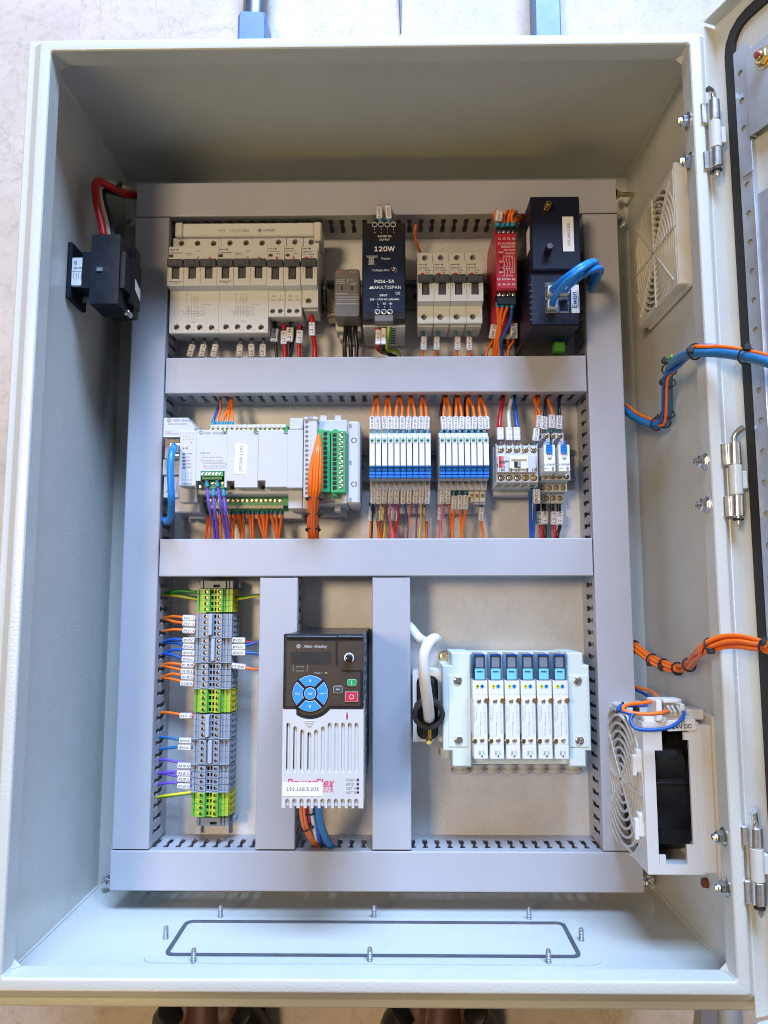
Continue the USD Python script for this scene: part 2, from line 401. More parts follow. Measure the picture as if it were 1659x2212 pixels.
def bar(a, b, w, z, depth=.1):
    """flat printed line"""
    a, b = np.array(a[:2], float), np.array(b[:2], float); d = b - a; L = np.linalg.norm(d); n = np.array([-d[1], d[0]]) / L * w / 2
    V = [(*(a + n), z), (*(a - n), z), (*(b - n), z), (*(b + n), z)]; V += [(p[0], p[1], z + depth) for p in V]
    return fixhull(V)
def pline(pts, w, z, depth=.1):
    return ext(LineString([p[:2] for p in pts]).buffer(w / 2, 2), z, z + depth)
def screw(p, r, h=1.0, d=(0, 0, 1), kind='cross', turn_=.3):
    """pan head with a real recess"""
    m = lathe((0, 0, 0), (0, 0, 1), [(0, r * .98), (h * .55, r), (h * .85, r * .86), (h, r * .6)], 16)
    w = r * .2
    bars = [B(-r * .72, r * .72, -w, w, h * .35, h * 2, 0)]
    if kind == 'cross': bars.append(B(-w, w, -r * .72, r * .72, h * .3, h * 2, 0))
    if kind != 'none': m = cut(m, *bars)
    m = turn(m, turn_); u, v, w_ = frame_of(d)
    q = m.vertices; m.vertices = q[:, :1] * u + q[:, 1:2] * v + q[:, 2:] * w_ + np.asarray(p, float)
    return m
_sc = {}
def scr(p, r, h=1.0, kind='cross', t=.3):
    k = (round(r, 2), h, kind, round(t, 1))
    if k not in _sc: _sc[k] = screw((0, 0, 0), r, h, kind=kind, turn_=t)
    return move(_sc[k], p)
def hexnut(p, d, r, h):
    return cat(lathe(p, d, [(0, r * 1.25), (h * .18, r * 1.25), (h * .22, r), (h * .85, r), (h, r * .85)], 6), lathe(np.asarray(p) , d, [(0, r * 1.42), (h * .12, r * 1.42)], 18),
               lathe(p, d, [(0, r * .55), (h * 1.25, r * .55), (h * 1.5, r * .4)], 12))

# ------------------------------------------------------------------ objects
names = {}
def numbered(path):
    k = names.get(path, 0); names[path] = k + 1
    return path if k == 0 else f'{path}_{k:03d}'
BASE = {}
def custom(prim, **kw):
    for k, v in kw.items():
        if v: prim.SetCustomDataByKey(k, v)
def thing(name, label, cat_, at=(0, 0, 0), group=None, rz=0):
    x = UsdGeom.Xform.Define(stage, numbered('/World/' + name))
    x.AddTranslateOp().Set(Gf.Vec3d(*(np.asarray(at, float) * MM)))
    if rz: x.AddRotateZOp().Set(rz)
    custom(x.GetPrim(), label=label, category=cat_, group=group)
    BASE[str(x.GetPath())] = np.asarray(at, float)
    return x.GetPrim()
def part(name, mesh, material, parent=None, smooth=30, label=None, kind=None):
    """one Mesh prim; coordinates are millimetres in the frame of the thing (world when its base is at 0)"""
    pp = str(parent.GetPath()) if parent is not None else '/World'
    if isinstance(mesh, (list, tuple)): mesh = cat(mesh)
    root = '/'.join(pp.split('/')[:3]); b = BASE.get(root, np.zeros(3)) if parent is not None else np.zeros(3)
    m = mesh.copy(); m.vertices = (m.vertices - b) * MM
    pr = usdkit.mesh(stage, numbered(pp + '/' + name), m, M[material], smooth=smooth).GetPrim()
    custom(pr, label=label, kind=kind)
    return pr
def single(name, mesh, material, label, cat_, group=None, smooth=30):
    if isinstance(mesh, (list, tuple)): mesh = cat(mesh)
    m = mesh.copy(); c = np.array([*m.bounds.mean(0)[:2], m.bounds[0][2]])
    p = part(name, move(m, -c), material, None, smooth)
    UsdGeom.Xformable(p).AddTranslateOp().Set(Gf.Vec3d(*(c * MM)))
    custom(p, label=label, category=cat_, group=group)
    return p
def copy_of(proto, at, label, group=None, rz=0):
    name = proto.GetName().rstrip('0123456789').rstrip('_')
    was = proto.GetCustomData()
    x = UsdGeom.Xform.Define(stage, numbered('/World/' + name))
    x.GetPrim().GetReferences().AddInternalReference(proto.GetPath())
    x.GetPrim().SetInstanceable(True)
    x.ClearXformOpOrder()
    x.AddTranslateOp(opSuffix='c').Set(Gf.Vec3d(*(np.asarray(at, float) * MM)))
    if rz: x.AddRotateZOp(opSuffix='c').Set(rz)
    custom(x.GetPrim(), label=label, category=was['category'], group=group or was.get('group'))
    return x.GetPrim()

# ================================================================== the setting
ZP = -225.0          # face of the mounting plate
ZB = -239.0          # inside of the enclosure's back
ZF = -262.0          # workshop floor
fl = part('floor', ext(sbox(-2500, -2500, 2500, 2500), ZF - 30, ZF), 'floor', smooth=False)
custom(fl, kind='structure', label='pale scuffed concrete workshop floor')

# ================================================================== enclosure
def rect_loft(prof, top=None):
    """profile of (outward distance, z) swept round the enclosure's rectangle"""
    V, F = [], []
    for o, z in prof:
        t = o + 105 if o <= 291.5 else 396.5 + (o - 291.5) * .62
        b = o + 105
        c = 2.2 if o > 278 else 0
        V += [(-o + c, t, z), (o - c, t, z), (o, t - c, z), (o, -b + c, z), (o - c, -b, z), (-o + c, -b, z), (-o, -b + c, z), (-o, t - c, z)]
    for k in range(len(prof) - 1):
        for i in range(8):
            a, b2 = k * 8 + i, k * 8 + (i + 1) % 8
            F += [(a, b2, b2 + 8), (a, b2 + 8, a + 8)]
    return tm(V, F)
enc = thing('enclosure', 'open light grey steel control cabinet lying on the concrete floor', 'control cabinet', (0, 0, ZF))
prof = [(310, -246), (310, -18), (309.4, -15.5), (308, -14.2), (303, -13.6), (301.5, -12.8), (292.6, -2.2), (291.6, -.8), (290, 0), (284, 0), (282.8, -.4), (282, -1.6), (282, -20), (283.4, -20),
        (283.4, -5), (298.5, -15), (298.5, ZB)]
body = rect_loft(prof)
# corner gussets under the lip: the return is cut off at 45 degrees in each inside corner
gus = []
for sx in (-1, 1):
    for sy in (-1, 1):
        x, y = 282 * sx, 387 * sy
        gus.append(fixhull([(x - sx * .2, y - sy * 5.5, -20), (x - sx * 5.5, y - sy * .2, -20), (x + sx * 1, y + sy * 1, -20), (x + sx * 1, y + sy * 1, -13), (x - sx * .6, y - sy * .6, -13)]))
part('body', cat(body, ext(sbox(-298.5, -403.5, 298.5, 403.5), ZB - 3, ZB), ext(sbox(-310, -415, 310, 407), -246.5, -246), gus), 'paint', enc, 25)
# weld beads in the far corners
for sx, sy in ((-1, -1), (1, -1), (-1, 1), (1, 1)):
    part('weld_seam', tube([(sx * 297.6, sy * 402.6, -235), (sx * 297.4, sy * 402.4, -140), (sx * 297.6, sy * 402.6, -25)], 1.1, 6), 'paint', enc)
# gland plate let into the bottom wall, held by studs, with a foam gasket round it.  Positions on the wall y = -403.5
YW = -403.5
def on_bottom(px, py, y=YW):
    d = ray(px, py); t = (y - CAM[1]) / d[1]; q = CAM + d * t
    return q[0], q[2]
g0, g1 = on_bottom(353, 2068), on_bottom(1259, 2074)
f0, f1 = on_bottom(412, 1992), on_bottom(1212, 1998)
gx0, gx1 = (g0[0] + f0[0]) / 2, (g1[0] + f1[0]) / 2
gz0, gz1 = (g0[1] + g1[1]) / 2, (f0[1] + f1[1]) / 2
gx0, gx1 = g0[0], g1[0]
def xz(poly, y0, y1):                  # lay an (x,z) shape against the bottom wall
    m = ext(poly, y0, y1, 'y'); return m
outer = rrect(gx0, gx1, gz1, gz0, 8)
gl = part('gland_plate', xz(rrect(gx0 - 16, gx1 + 16, gz1 - 12, gz0 + 12, 12), YW, YW + 1.2), 'paint', enc)
part('gasket', xz(outer.difference(outer.buffer(-3.4)), YW + 1.2, YW + 2.6), 'gasket', gl)
for px, py in ((476, 1984), (808, 1984), (1143, 1988), (358, 2031), (1256, 2035), (418, 2081), (799, 2079), (1185, 2083)):
    x, z = on_bottom(px, py)
    part('stud', cat(lathe((x, YW + 1.2, z), (0, 1, 0), [(0, 2.4), (.8, 2.5), (.9, 2.2), (9.5, 2.2), (11, 1.4)], 12),
                     [torus((x, YW + 2.6 + k * 1.3, z), (0, 1, 0), 2.1, .3, 12, 4) for k in range(6)]), 'studzinc', gl)

# ---- door, hinged on the right and swung open past a right angle
DA = math.radians(69)
DE = np.array([math.cos(DA), 0, math.sin(DA)]); DN = np.array([-math.sin(DA), 0, math.cos(DA)]); DC = np.array([309.5, 0, -11.0])
def dm(m):                              # (along the door, y, inward) -> world
    v = m.vertices; return tm(DC + v[:, :1] * DE + v[:, 1:2] * np.array([0, 1., 0]) + v[:, 2:] * DN, m.faces[:, ::-1])
DT, DB_ = 413, -420
skin = ext(rrect(0, 596, DB_, DT, 3), -1.6, 0)
flng = cat(B(-1.6, 0, DB_ + 4, DT - 4, -1.6, 13, .5), B(0, 596, DT - 1.6, DT, -1.6, 13, .5), B(0, 596, DB_, DB_ + 1.6, -1.6, 13, .5), B(594.4, 596, DB_, DT, -1.6, 13, .5))
door = part('door', dm(cat(skin, flng)), 'paint', enc, 25)
gk = rrect(12, 584, DB_ + 22, DT - 14, 26)
part('gasket', dm(plate(gk.difference(gk.buffer(-10)), 0, 3.2, 1.0)), 'rubber', door)
rw = rrect(24, 36.5, -372, 366, 1.5)
hs = [Point(30.2, y).buffer(2.7, 6) for y in np.arange(-356, 366, 25)]
rail = cat(ext(rw.difference(unary_union(hs)), 4.6, 5.8), ext(sbox(24, -372, 25.5, 366), 0, 4.6), ext(sbox(35, -372, 36.5, 366), 0, 4.6))
part('stiffener_rail', dm(rail), 'zincplate', door)
part('rail_backing', dm(ext(sbox(25.6, -370, 34.9, 364), 2.6, 3.4)), 'ltgrey', door)  # pale strip added behind the rail holes so they look lit
part('mounting_bracket', dm(cat(B(38, 40, 282, 356, 0, 7, .4), B(38, 90, 282, 356, 6, 8, .4), B(28, 39, 252, 278, 6.4, 7.4, .4))), 'zincplate', door)
part('bracket_bolt', dm(cat(hexnut((58, 338, 8), (0, 0, 1), 6.5, 6))), 'yzinc', door)
part('bolt_cap', dm(lathe((58, 338, 8), (0, 0, 1), [(0, 3.2), (8, 3.2), (10, 2.2)], 14)), 'redflag', door)
part('inner_panel', dm(cat(B(39, 41, -80, 230, 0, 6, .4), B(39, 330, -80, 230, 5, 7, .4), B(39, 40.2, -80, 230, 6, 9, .3))), 'zincplate', door)
# hinges with their pins, screwed through the lip
for (px, y0, y1, y2, y3), bend in zip(((1545, 218, 262, 322, 362), (1590, 956, 1004, 1070, 1116), (1636, 1787, 1830, 1905, 1955)), ((-1, .5), (1, .8), (-.5, .9))):
    zc = 4.
    xa = U(px, (y1 + y2) / 2, zc)[0]
    ya, yb, yc, yd = [U(px, q, zc)[1] for q in (y0, y1, y2, y3)]
    h = part('hinge', cat(cyl((xa, ya, zc), (xa, yb, zc), 5.0, 20, .5), cyl((xa, yc, zc), (xa, yd, zc), 5.0, 20, .5), cyl((xa, ya - .2, zc), (xa, yd + .2, zc), 3.4, 14),
                          B(xa - 10, xa - 3, yb, ya, -3, 2.2, .8), B(xa - 10, xa - 3, yd, yc, -3, 2.2, .8), B(xa - 10, xa - 7, yd, ya, -3, -1, .6)), 'chrome', enc, 35)
    part('door_knuckle', cat(cyl((xa, yb - .4, zc), (xa, yc + .4, zc), 5.1, 20, .5), B(xa + 3, xa + 9.5, yc + 5, yb - 5, -6, 5, 1)), 'paint', h)
    part('hinge_pin', cat(tube([(xa, ya - 1, zc), (xa, ya + 4, zc), (xa + bend[0] * 2, ya + 8, zc + 1.5), (xa + bend[0] * 6, ya + 15 * bend[1], zc + 5)], 2.6, 12)), 'chrome', h, 35)
    part('hinge_pin_tip', cat(lathe((xa, yd + 1, zc), (0, -1, 0), [(0, 2.4), (7, 2.4), (9.5, 1.4), (10.4, .5)], 12)), 'chrome', h, 35)
    part('retaining_ring', torus((xa, yd - 2.2, zc), (0, 1, 0), 3.2, 1.1, 18, 8), 'rubber', h)
for c, cx, cy in (('P', 470, 1405), ('P', 490, 1870), ('Q', 580, 640), ('Q', 595, 1085), ('M', 1045, 1545), ('M', 1065, 2010)):
    p = X(c, cx, cy, -11.5)
    part('hinge_nut', hexnut((282, p[1], -11.5), (-1, 0, 0), 5.2, 6.5), 'steel', enc, 20)
dr = ray(1528, 1907); hp = CAM + dr * (298.4 - CAM[0]) / dr[0]
part('rusty_hole', lathe((298.45, hp[1], hp[2]), (-1, 0, 0), [(0, 4.4), (.4, 4.4), (4.5, 4.0)], 14), 'darkred', enc)

# ================================================================== mounting plate and its fixings
mp = thing('mounting_plate', 'galvanised steel back plate that carries every device in the cabinet', 'mounting plate', (0, 0, ZP - 2.5))
pe_x0, pe_x1 = -281, 279
part('sheet', plate(rrect(pe_x0, pe_x1, -386, 366, 3), ZP - 2.5, ZP, .4), 'galv', mp)
for c, px, py in (('X', 1340, 480), ('X', 1398, 1905), ('X', 233, 1902), ('X', 283, 478)):
    q = X('X', px, py, ZP)
    part('fixing_bolt', cat(lathe((q[0], q[1], ZP), (0, 0, 1), [(0, 7), (1.2, 7)], 18), lathe((q[0], q[1], ZP + 1.2), (0, 0, 1), [(0, 5.2), (4.2, 5.2), (5, 4.4)], 6), lathe((q[0], q[1], ZP + 5), (0, 0, 1), [(0, 2.8), (5, 2.8), (6, 2)], 10)), 'steel', mp)
q = X('X', 1357, 405, -200)
part('stand_off', cat(lathe((284, q[1], -215), (1, 0, 0), [(0, 2.6), (14, 2.6)], 10), hexnut((278, q[1], -215), (1, 0, 0), 4.5, 4)), 'yzinc', mp)

# ================================================================== slotted cable ducts
ZD = -165.0
def slot():
    return unary_union([rrect(-2.6, 2.6, 15, 31, .8), sbox(-1.4, 30, 1.4, 37), rrect(-2.7, 2.7, 35.5, 50.5, 1.2)])
SL = slot()
def duct(name_label, x0, x1, y0, y1, horiz, top=ZD, phase=0., open0=False):
    t = thing('cable_duct', name_label, 'cable duct', ((x0 + x1) / 2, (y0 + y1) / 2, ZP))
    L0, L1 = (x0, x1) if horiz else (y0, y1)
    w0, w1 = (y0, y1) if horiz else (x0, x1)
    H = top - ZP
    def orient(m):                       # (along, across, up) -> world
        return m if horiz else tm(m.vertices[:, [1, 0, 2]], m.faces[:, ::-1])
    co = rrect(w0, w1, top - 11, top, 1.4).union(sbox(w0, top - 11, w1, top - 4))
    ci = sbox(w0 + 1.3, top - 12, w1 - 1.3, top - 1.5)
    part('cover', orient(ext(co.difference(ci), L0 + .6, L1 - .6, 'x')), 'duct', t, 40)
    wall = sbox(L0, 0, L1, H - 1.8)
    from shapely.affinity import translate
    n = int((L1 - L0) // 12.5)
    s = (L1 - L0 - (n - 1) * 12.5) / 2
    cutters = [translate(SL, L0 + s + k * 12.5 + phase, 0) for k in range(n)]
    # the slots are open at the top, below the cover
    cutters += [sbox(L0 + s + k * 12.5 + phase - 1.4, 49, L0 + s + k * 12.5 + phase + 1.4, H - 1.7) for k in range(n)]
    ws = wall.difference(unary_union([translate(c, 0, ZP * 0) for c in cutters]))
    for w in (w0 + 1.5, w1 - 2.9):
        m = ext(ws, w, w + 1.4, 'y')       # (along, across, up)
        part('slotted_wall', orient(move(m, (0, 0, ZP + .3))), 'duct', t)
    part('base', orient(ext(sbox(L0, w0 + 2.9, L1, w1 - 2.9), ZP + .3, ZP + 1.8)), 'duct', t)
    return t
def px_rect(x0, y0, x1, y1, z=ZD):
    a, b = U(x0, y0, z), U(x1, y1, z); return a[0], b[0], b[1], a[1]
def avg(*v): return sum(v) / len(v)
xl0 = avg(U(291, 467, ZD)[0], U(243, 1838, ZD)[0]); xl1 = avg(U(363, 467, ZD)[0], U(325, 1838, ZD)[0])
xr0 = avg(U(1262, 465, ZD)[0], U(1300, 1840, ZD)[0]); xr1 = avg(U(1333, 465, ZD)[0], U(1387, 1840, ZD)[0])
yt1, yt0 = U(800, 391, ZD)[1], U(800, 464, ZD)[1]
yb1, yb0 = U(800, 1839, ZD)[1], U(800, 1927, ZD)[1]
m1 = (U(357, 800, ZD)[0], U(1265, 800, ZD)[0], U(800, 848, ZD)[1], U(800, 770, ZD)[1])
m2 = (U(344, 1200, ZD)[0], U(1277, 1200, ZD)[0], U(800, 1245, ZD)[1], U(800, 1163, ZD)[1])
v1x = (avg(U(563, 1246, ZD)[0], U(549, 1836, ZD)[0]), avg(U(645, 1246, ZD)[0], U(635, 1836, ZD)[0]))
v2x = (avg(U(803, 1247, ZD)[0], U(805, 1836, ZD)[0]), avg(U(885, 1247, ZD)[0], U(890, 1836, ZD)[0]))
duct('long grey slotted duct along the top of the back plate', xl0, xr1, yt0, yt1, True)
duct('long grey slotted duct along the bottom of the back plate', xl0 - 1, xr1 + 1, yb0, yb1, True)
duct('tall grey slotted duct up the left edge, beside the black isolator', xl0, xl1, yb1 + .8, yt0 - .8, False)
duct('tall grey slotted duct up the right edge, beside the fan grilles', xr0, xr1, yb1 + .8, yt0 - .8, False)
duct('grey cross duct between the breaker row and the controller row', xl1 - 1.0 + 2, xr0 - 1.2, m1[2], m1[3], True)
duct('grey cross duct just below the controller and relay row', xl1 + .8, xr0 - .8, m2[2], m2[3], True)
duct('short upright grey duct between the terminal strip and the motor drive', v1x[0], v1x[1], yb1 + 1.2, m2[2] - .8, False)
duct('short upright grey duct between the motor drive and the valve block', v2x[0], v2x[1], yb1 + 1.2, m2[2] - .8, False)

# ================================================================== DIN rails
def din_h(label, x0, x1, y):
    t = thing('din_rail', label, 'mounting rail', ((x0 + x1) / 2, y, ZP))
    pr = sbox(y - 17.5, ZP + 6.5, y - 12.5, ZP + 7.5).union(sbox(y + 12.5, ZP + 6.5, y + 17.5, ZP + 7.5)).union(sbox(y - 13.5, ZP + .2, y - 12.5, ZP + 7.5)).union(sbox(y + 12.5, ZP + .2, y + 13.5, ZP + 7.5)).union(sbox(y - 13.5, ZP + .2, y + 13.5, ZP + 1.2))
    part('rail', ext(pr, x0, x1, 'x'), 'railblack', t)
    for k, x in enumerate(np.arange(x0 + 9, x1 - 5, 25)):
        part('slot', ext(rrect(x - 7, x + 7, y - 3, y + 3, 3), ZP + 1.2, ZP + 1.35), 'hole_shade', t)
    return t
yr1 = X('B', 860, 880, ZP + 8)[1]
yr2 = X('F', 90, 960, ZP + 8)[1]

# ================================================================== ROW 1: breakers, relay, power supply, breakers, safety relay, router
din_h('dark steel rail behind the breakers and the power supply', U(376, 600, ZP)[0], U(1130, 600, ZP)[0], yr1)

ZT, ZC, ZN, ZL, ZU = -151., -154., -157., -166.5, -172.
def y_(c, cy, z, cx=850): return X(c, cx, cy, z)[1]
def logo(x, y, h, z, flip=False, m='l'):
    """the maker's word and its square mark"""
    t = T('eltech', h, 0, 0, 0, 0, 'l', .1, True); w = t.vertices[:, 0].max()
    sq = Polygon([(w + h * .5, h * .45), (w + h * 1.3, h * 1.25), (w + h * 2.1, h * .45), (w + h * 1.3, -h * .35)])
    sq = sq.difference(sq.buffer(-h * .28)).union(Polygon([(w + h * .95, h * .45), (w + h * 1.3, h * .8), (w + h * 1.65, h * .45), (w + h * 1.3, h * .1)]))
    m_ = cat(t, ext(sq, 0, .1))
    if flip: m_ = turn(m_, math.pi)
    return move(m_, (x, y, z))
def breaker(name, label, cat_, crop, x0, x1, ys, npole, term, group, style):
    """moulded breaker: body, toggles, toggle bar, screws in their wells, print.  ys: seven levels in crop pixels"""
    yA, yB, yC, yD, yE, yF, yG, yH = ys
    a = X(crop, x0, yD, ZC)[0] + .15; b = X(crop, x1, yD, ZC)[0] - .15
    Y = {k: y_(crop, v, z, (x0 + x1) / 2) for k, v, z in (('top', yA, ZU), ('np', yB, ZN), ('tb', yC, ZN), ('ch', yD, ZC), ('che', yE, ZC), ('sl', yF, ZC), ('ls', yG, ZL), ('bot', yH, ZL))}
    yb = Y['bot'] + (ZL - ZP - 8) * .04
    cx = (a + b) / 2
    t = thing(name, label, cat_, (cx, yr1, ZP), group)
    prof = Polygon([(Y['top'], ZP + 9), (Y['top'], ZU - .6), (Y['top'] - .6, ZU), (Y['np'] + .4, ZU), (Y['np'], ZN - .6), (Y['np'] - .6, ZN), (Y['tb'] + .3, ZN), (Y['tb'] - 1.2, ZC), (Y['sl'] + .5, ZC),
                    (Y['ls'] + .8, ZL), (Y['bot'] + .8, ZL), (Y['bot'], ZL - .8), (yb + 2, ZP + 28), (yb + 6, ZP + 9)])
    pw = (b - a) / npole
    body = ext(prof, a, b, 'x')
    cuts = []
    for k in range(npole):                # the windows the toggles move in
        xm = a + pw * (k + .5)
        cuts.append(B(xm - pw * .235, xm + pw * .235, Y['che'], Y['tb'] + 1, ZC - 7, ZC + 9, 0))
        if k: cuts.append(B(a + pw * k - .22, a + pw * k + .22, Y['che'] - 7, Y['tb'] + 1, ZC - 3, ZC + 9, 0))
    wells = []
    for (cx_, cy_, z, r) in term:
        p = X(crop, cx_, cy_, z)
        cuts.append(lathe((p[0], p[1], z - 8), (0, 0, 1), [(0, r), (12, r)], 18)); wells.append((p, r))
    cuts.append(B(a - 1, b + 1, Y['tb'] - .6, Y['tb'] + .25, ZN - 1.2, ZN + 4, 0))
    part('body', cut(body, *cuts), 'mcb', t, 25)
    for k in range(npole):
        xm = a + pw * (k + .5)
        part('toggle', cat(B(xm - pw * .225, xm + pw * .225, Y['che'] + .7, Y['ch'] + 2, ZC - 6, ZC - 2.2, .8), B(xm - pw * .49, xm + pw * .49, Y['ch'] + .2, Y['tb'] + .1, ZC - 2.5, ZT + 1.2, 1.0),
                           B(xm - pw * .2, xm + pw * .2, Y['ch'] + 1.4, Y['tb'] - .6, ZT + 1, ZT + 2.0, .5)), 'toggle', t, 35)
    for i, (p, r) in enumerate(wells):
        part('terminal_screw', scr((p[0], p[1], p[2] - 6.5), r * .86, 1.6, 'cross', .3 + i), 'copperscrew' if style == 'dark' else 'steel', t)
    return t, a, b, Y
def indicator(t, crop, x0, y0, x1, y1, name='indicator_window', m='inkred', z=ZN):
    a, b, c, d = RECT(crop, x0, y0, x1, y1, z); part(name, B(a, b, c, d, z - .2, z + .3, .1), m, t)
G3 = None
# --- three-pole residual-current breakers
ysA = (250, 326, 458, 512, 608, 672, 716, 1084)
tr = [(243, 300, ZU, 3.1), (383, 300, ZU, 3.1), (523, 301, ZU, 3.1), (200, 1030, ZL, 3.1), (300, 1030, ZL, 3.1), (402, 1032, ZL, 3.1), (505, 1034, ZL, 3.1)]
r3, a3, b3, Y3 = breaker('residual_current_breaker', 'wide white three-pole breaker at the far left of the breaker row', 'circuit breaker', 'A', 120, 553, ysA, 3, tr, 'three-pole breakers with printed circuit diagrams', 'dark')
p = X('A', 140, 362, ZN)
part('maker_lettering', logo(p[0], p[1], 1.6, ZN), 'ink', r3)
for nm, s, cx, cy, h in (('rating_lettering', 'C10', 372, 376, 1.6), ('approval_mark', 'CE', 372, 432, 1.9)):
    q = X('A', cx, cy, ZN); part(nm, T(s, h, q[0], q[1], ZN), 'ink', r3)
part('type_lettering', cat(greek(X('A', 147, 385, ZN)[0], X('A', 255, 385, ZN)[0], X('A', 147, 385, ZN)[1], ZN, 1.0, 3), greek(X('A', 280, 390, ZN)[0], X('A', 335, 390, ZN)[0], X('A', 280, 388, ZN)[1], ZN, .6, 4),
                           greek(X('A', 280, 400, ZN)[0], X('A', 335, 400, ZN)[0], X('A', 280, 402, ZN)[1], ZN, .6, 5), greek(X('A', 200, 450, ZN)[0], X('A', 385, 450, ZN)[0], X('A', 280, 450, ZN)[1], ZN, .6, 6)), 'ink', r3)
part('maker_lettering', cat(greek(X('A', 135, 632, ZC)[0], X('A', 245, 632, ZC)[0], X('A', 280, 632, ZC)[1], ZC, .8, 7), greek(X('A', 165, 647, ZC)[0], X('A', 215, 647, ZC)[0], X('A', 280, 647, ZC)[1], ZC, .9, 8)), 'ink', r3)
indicator(r3, 'A', 480, 420, 498, 441)
q = X('A', 153, 411, ZN); part('test_button', B(q[0] - 2.2, q[0] + 2.2, q[1] - 1.5, q[1] + 1.5, ZN - .5, ZN + 1.2, .5), 'toggle', r3)
# the printed circuit diagram
dg = []
def dl(*pts): dg.append(pline([X('A', a, b, ZL) for a, b in pts], .32, ZL))
for k, x in enumerate((330, 356, 380)):
    dl((x, 760), (x, 775), (x + 8, 780), (x + 8, 788), (x - 2, 792), (x - 2, 800), (x + 4, 804)); dl((x + 2, 804), (x - 12, 832)); dl((x - 2, 842), (x - 2, 945))
dl((304, 848), (304, 945)); dl((282, 905), (282, 848), (308, 848), (308, 888)); dl((288, 892), (400, 892)); dl((288, 910), (400, 910)); dl((288, 892), (284, 901), (288, 910)); dl((374, 860), (440, 860), (448, 885))
dl((374, 928), (446, 928), (446, 898)); dl((235, 888), (258, 890), (264, 920), (276, 928), (280, 905)); dl((395, 888), (430, 890), (432, 912), (395, 912), (395, 888)); dl((290, 715), (290, 832)); dl((415, 832), (500, 832))
q = X('A', 352, 984, ZL)
dg.append(T('OUT', 1.9, q[0], q[1], ZL, 0, 'c'))
for x, s in ((300, 'N'), (325, 'L1'), (352, 'L2'), (380, 'L3')):
    q = X('A', x, 748, ZL); dg.append(T(s, 1.0, q[0], q[1], ZL, 0, 'c'))
for x, s in ((235, 'N'), (340, 'L2'), (442, 'L4'), (543, 'L6')):
    q = X('A', x, 1056, ZL); dg.append(T(s, 1.4, q[0], q[1], ZL, 0, 'c'))
for x, s in ((293, 'L1'), (432, 'L3'), (570, 'L5')):
    q = X('A', x, 268, ZU); dg.append(T(s, 1.4, q[0], q[1], ZU, 0, 'c'))
part('circuit_diagram', dg, 'inkgrey', r3)
dx = X('A', 553, 600, ZC)[0] - X('A', 120, 600, ZC)[0]
copy_of(r3, np.array([BASE[str(r3.GetPath())][0] + dx + .1, yr1, ZP]), 'wide white three-pole breaker between its twin at the left end and the narrow breakers')
# --- one-pole residual-current breakers
ysR = (246, 326, 462, 512, 614, 672, 716, 940)
r1, *_ = breaker('narrow_breaker', 'narrow white breaker marked N and L, beside the wide three-pole pair', 'circuit breaker', 'A', 987, 1133, ysR, 1,
                 [(1088, 290, ZU, 3.1), (1037, 890, ZL, 2.7), (1104, 890, ZL, 2.7)], 'one-pole breakers marked N and L', 'steel')
q = X('A', 1000, 352, ZN); part('maker_lettering', logo(q[0], q[1], 1.5, ZN), 'ink', r1)
part('type_lettering', cat(greek(q[0] + .3, q[0] + 11.5, y_('A', 370, ZN), ZN, .8, 11), greek(q[0] + 9, q[0] + 13, y_('A', 390, ZN), ZN, .7, 12), greek(q[0] + 1, q[0] + 5, y_('A', 443, ZN), ZN, .6, 13)), 'ink', r1)
q = X('A', 1020, 404, ZN); part('test_button', B(q[0] - 2, q[0] + 2, q[1] - 1.4, q[1] + 1.4, ZN - .5, ZN + 1.1, .5), 'toggle', r1)
indicator(r1, 'A', 1064, 417, 1081, 437)
tx = []
for s, cx, cy, h in (('N', 1043, 760, 2.4), ('L', 1107, 760, 2.4), ('OUT', 1043, 794, 1.6), ('OUT', 1107, 794, 1.6)):
    q = X('A', cx, cy, ZL); tx.append(T(s, h, q[0], q[1], ZL, 0, 'c', bold=True))
q = X('A', 1134, 284, ZU); tx.append(T('L', 1.9, q[0], q[1], ZU, 0, 'c'))
part('terminal_lettering', tx, 'inkgrey', r1)
dx = X('A', 1281, 600, ZC)[0] - X('A', 1133, 600, ZC)[0]
copy_of(r1, np.array([BASE[str(r1.GetPath())][0] + dx, yr1, ZP]), 'narrow white breaker marked N and L, second of the two, beside the plain single breaker')
# --- plain one-pole breakers: one here, four further right
ysM = (500, 590, 722, 782, 884, 945, 992, 1142)
mb, ma, mbx, Ym = breaker('small_breaker', 'slim white breaker, leftmost of the row of four beside the black power supply', 'circuit breaker', 'B', 938, 1085, ysM, 1,
                          [(1003, 552, ZU, 3.2), (996, 1084, ZL, 3.2)], 'slim breakers of the row of four', 'steel')
q = X('B', 945, 618, ZN)
part('maker_lettering', logo(q[0], q[1], 1.5, ZN), 'ink', mb)
part('type_lettering', cat(T('CBW1004H', 1.35, q[0] + .1, y_('B', 648, ZN), ZN, bold=True, sx=1.0), T('C4', 1.6, q[0], y_('B', 672, ZN), ZN), greek(q[0], q[0] + 6, y_('B', 712, ZN), ZN, .6, 21),
                           greek(q[0] + 7.5, q[0] + 12.5, y_('B', 666, ZN), ZN, .9, 22), greek(q[0] + 8.5, q[0] + 11, y_('B', 688, ZN), ZN, .9, 23)), 'ink', mb)
indicator(mb, 'B', 965, 688, 1000, 700)
part('cheek_mark', cat(bar((ma + 2.2, y_('B', 790, ZC)), (ma + 2.2, y_('B', 835, ZC)), .4, ZC), bar((mbx - 2.2, y_('B', 790, ZC)), (mbx - 2.2, y_('B', 835, ZC)), .4, ZC)), 'inkgrey', mb)
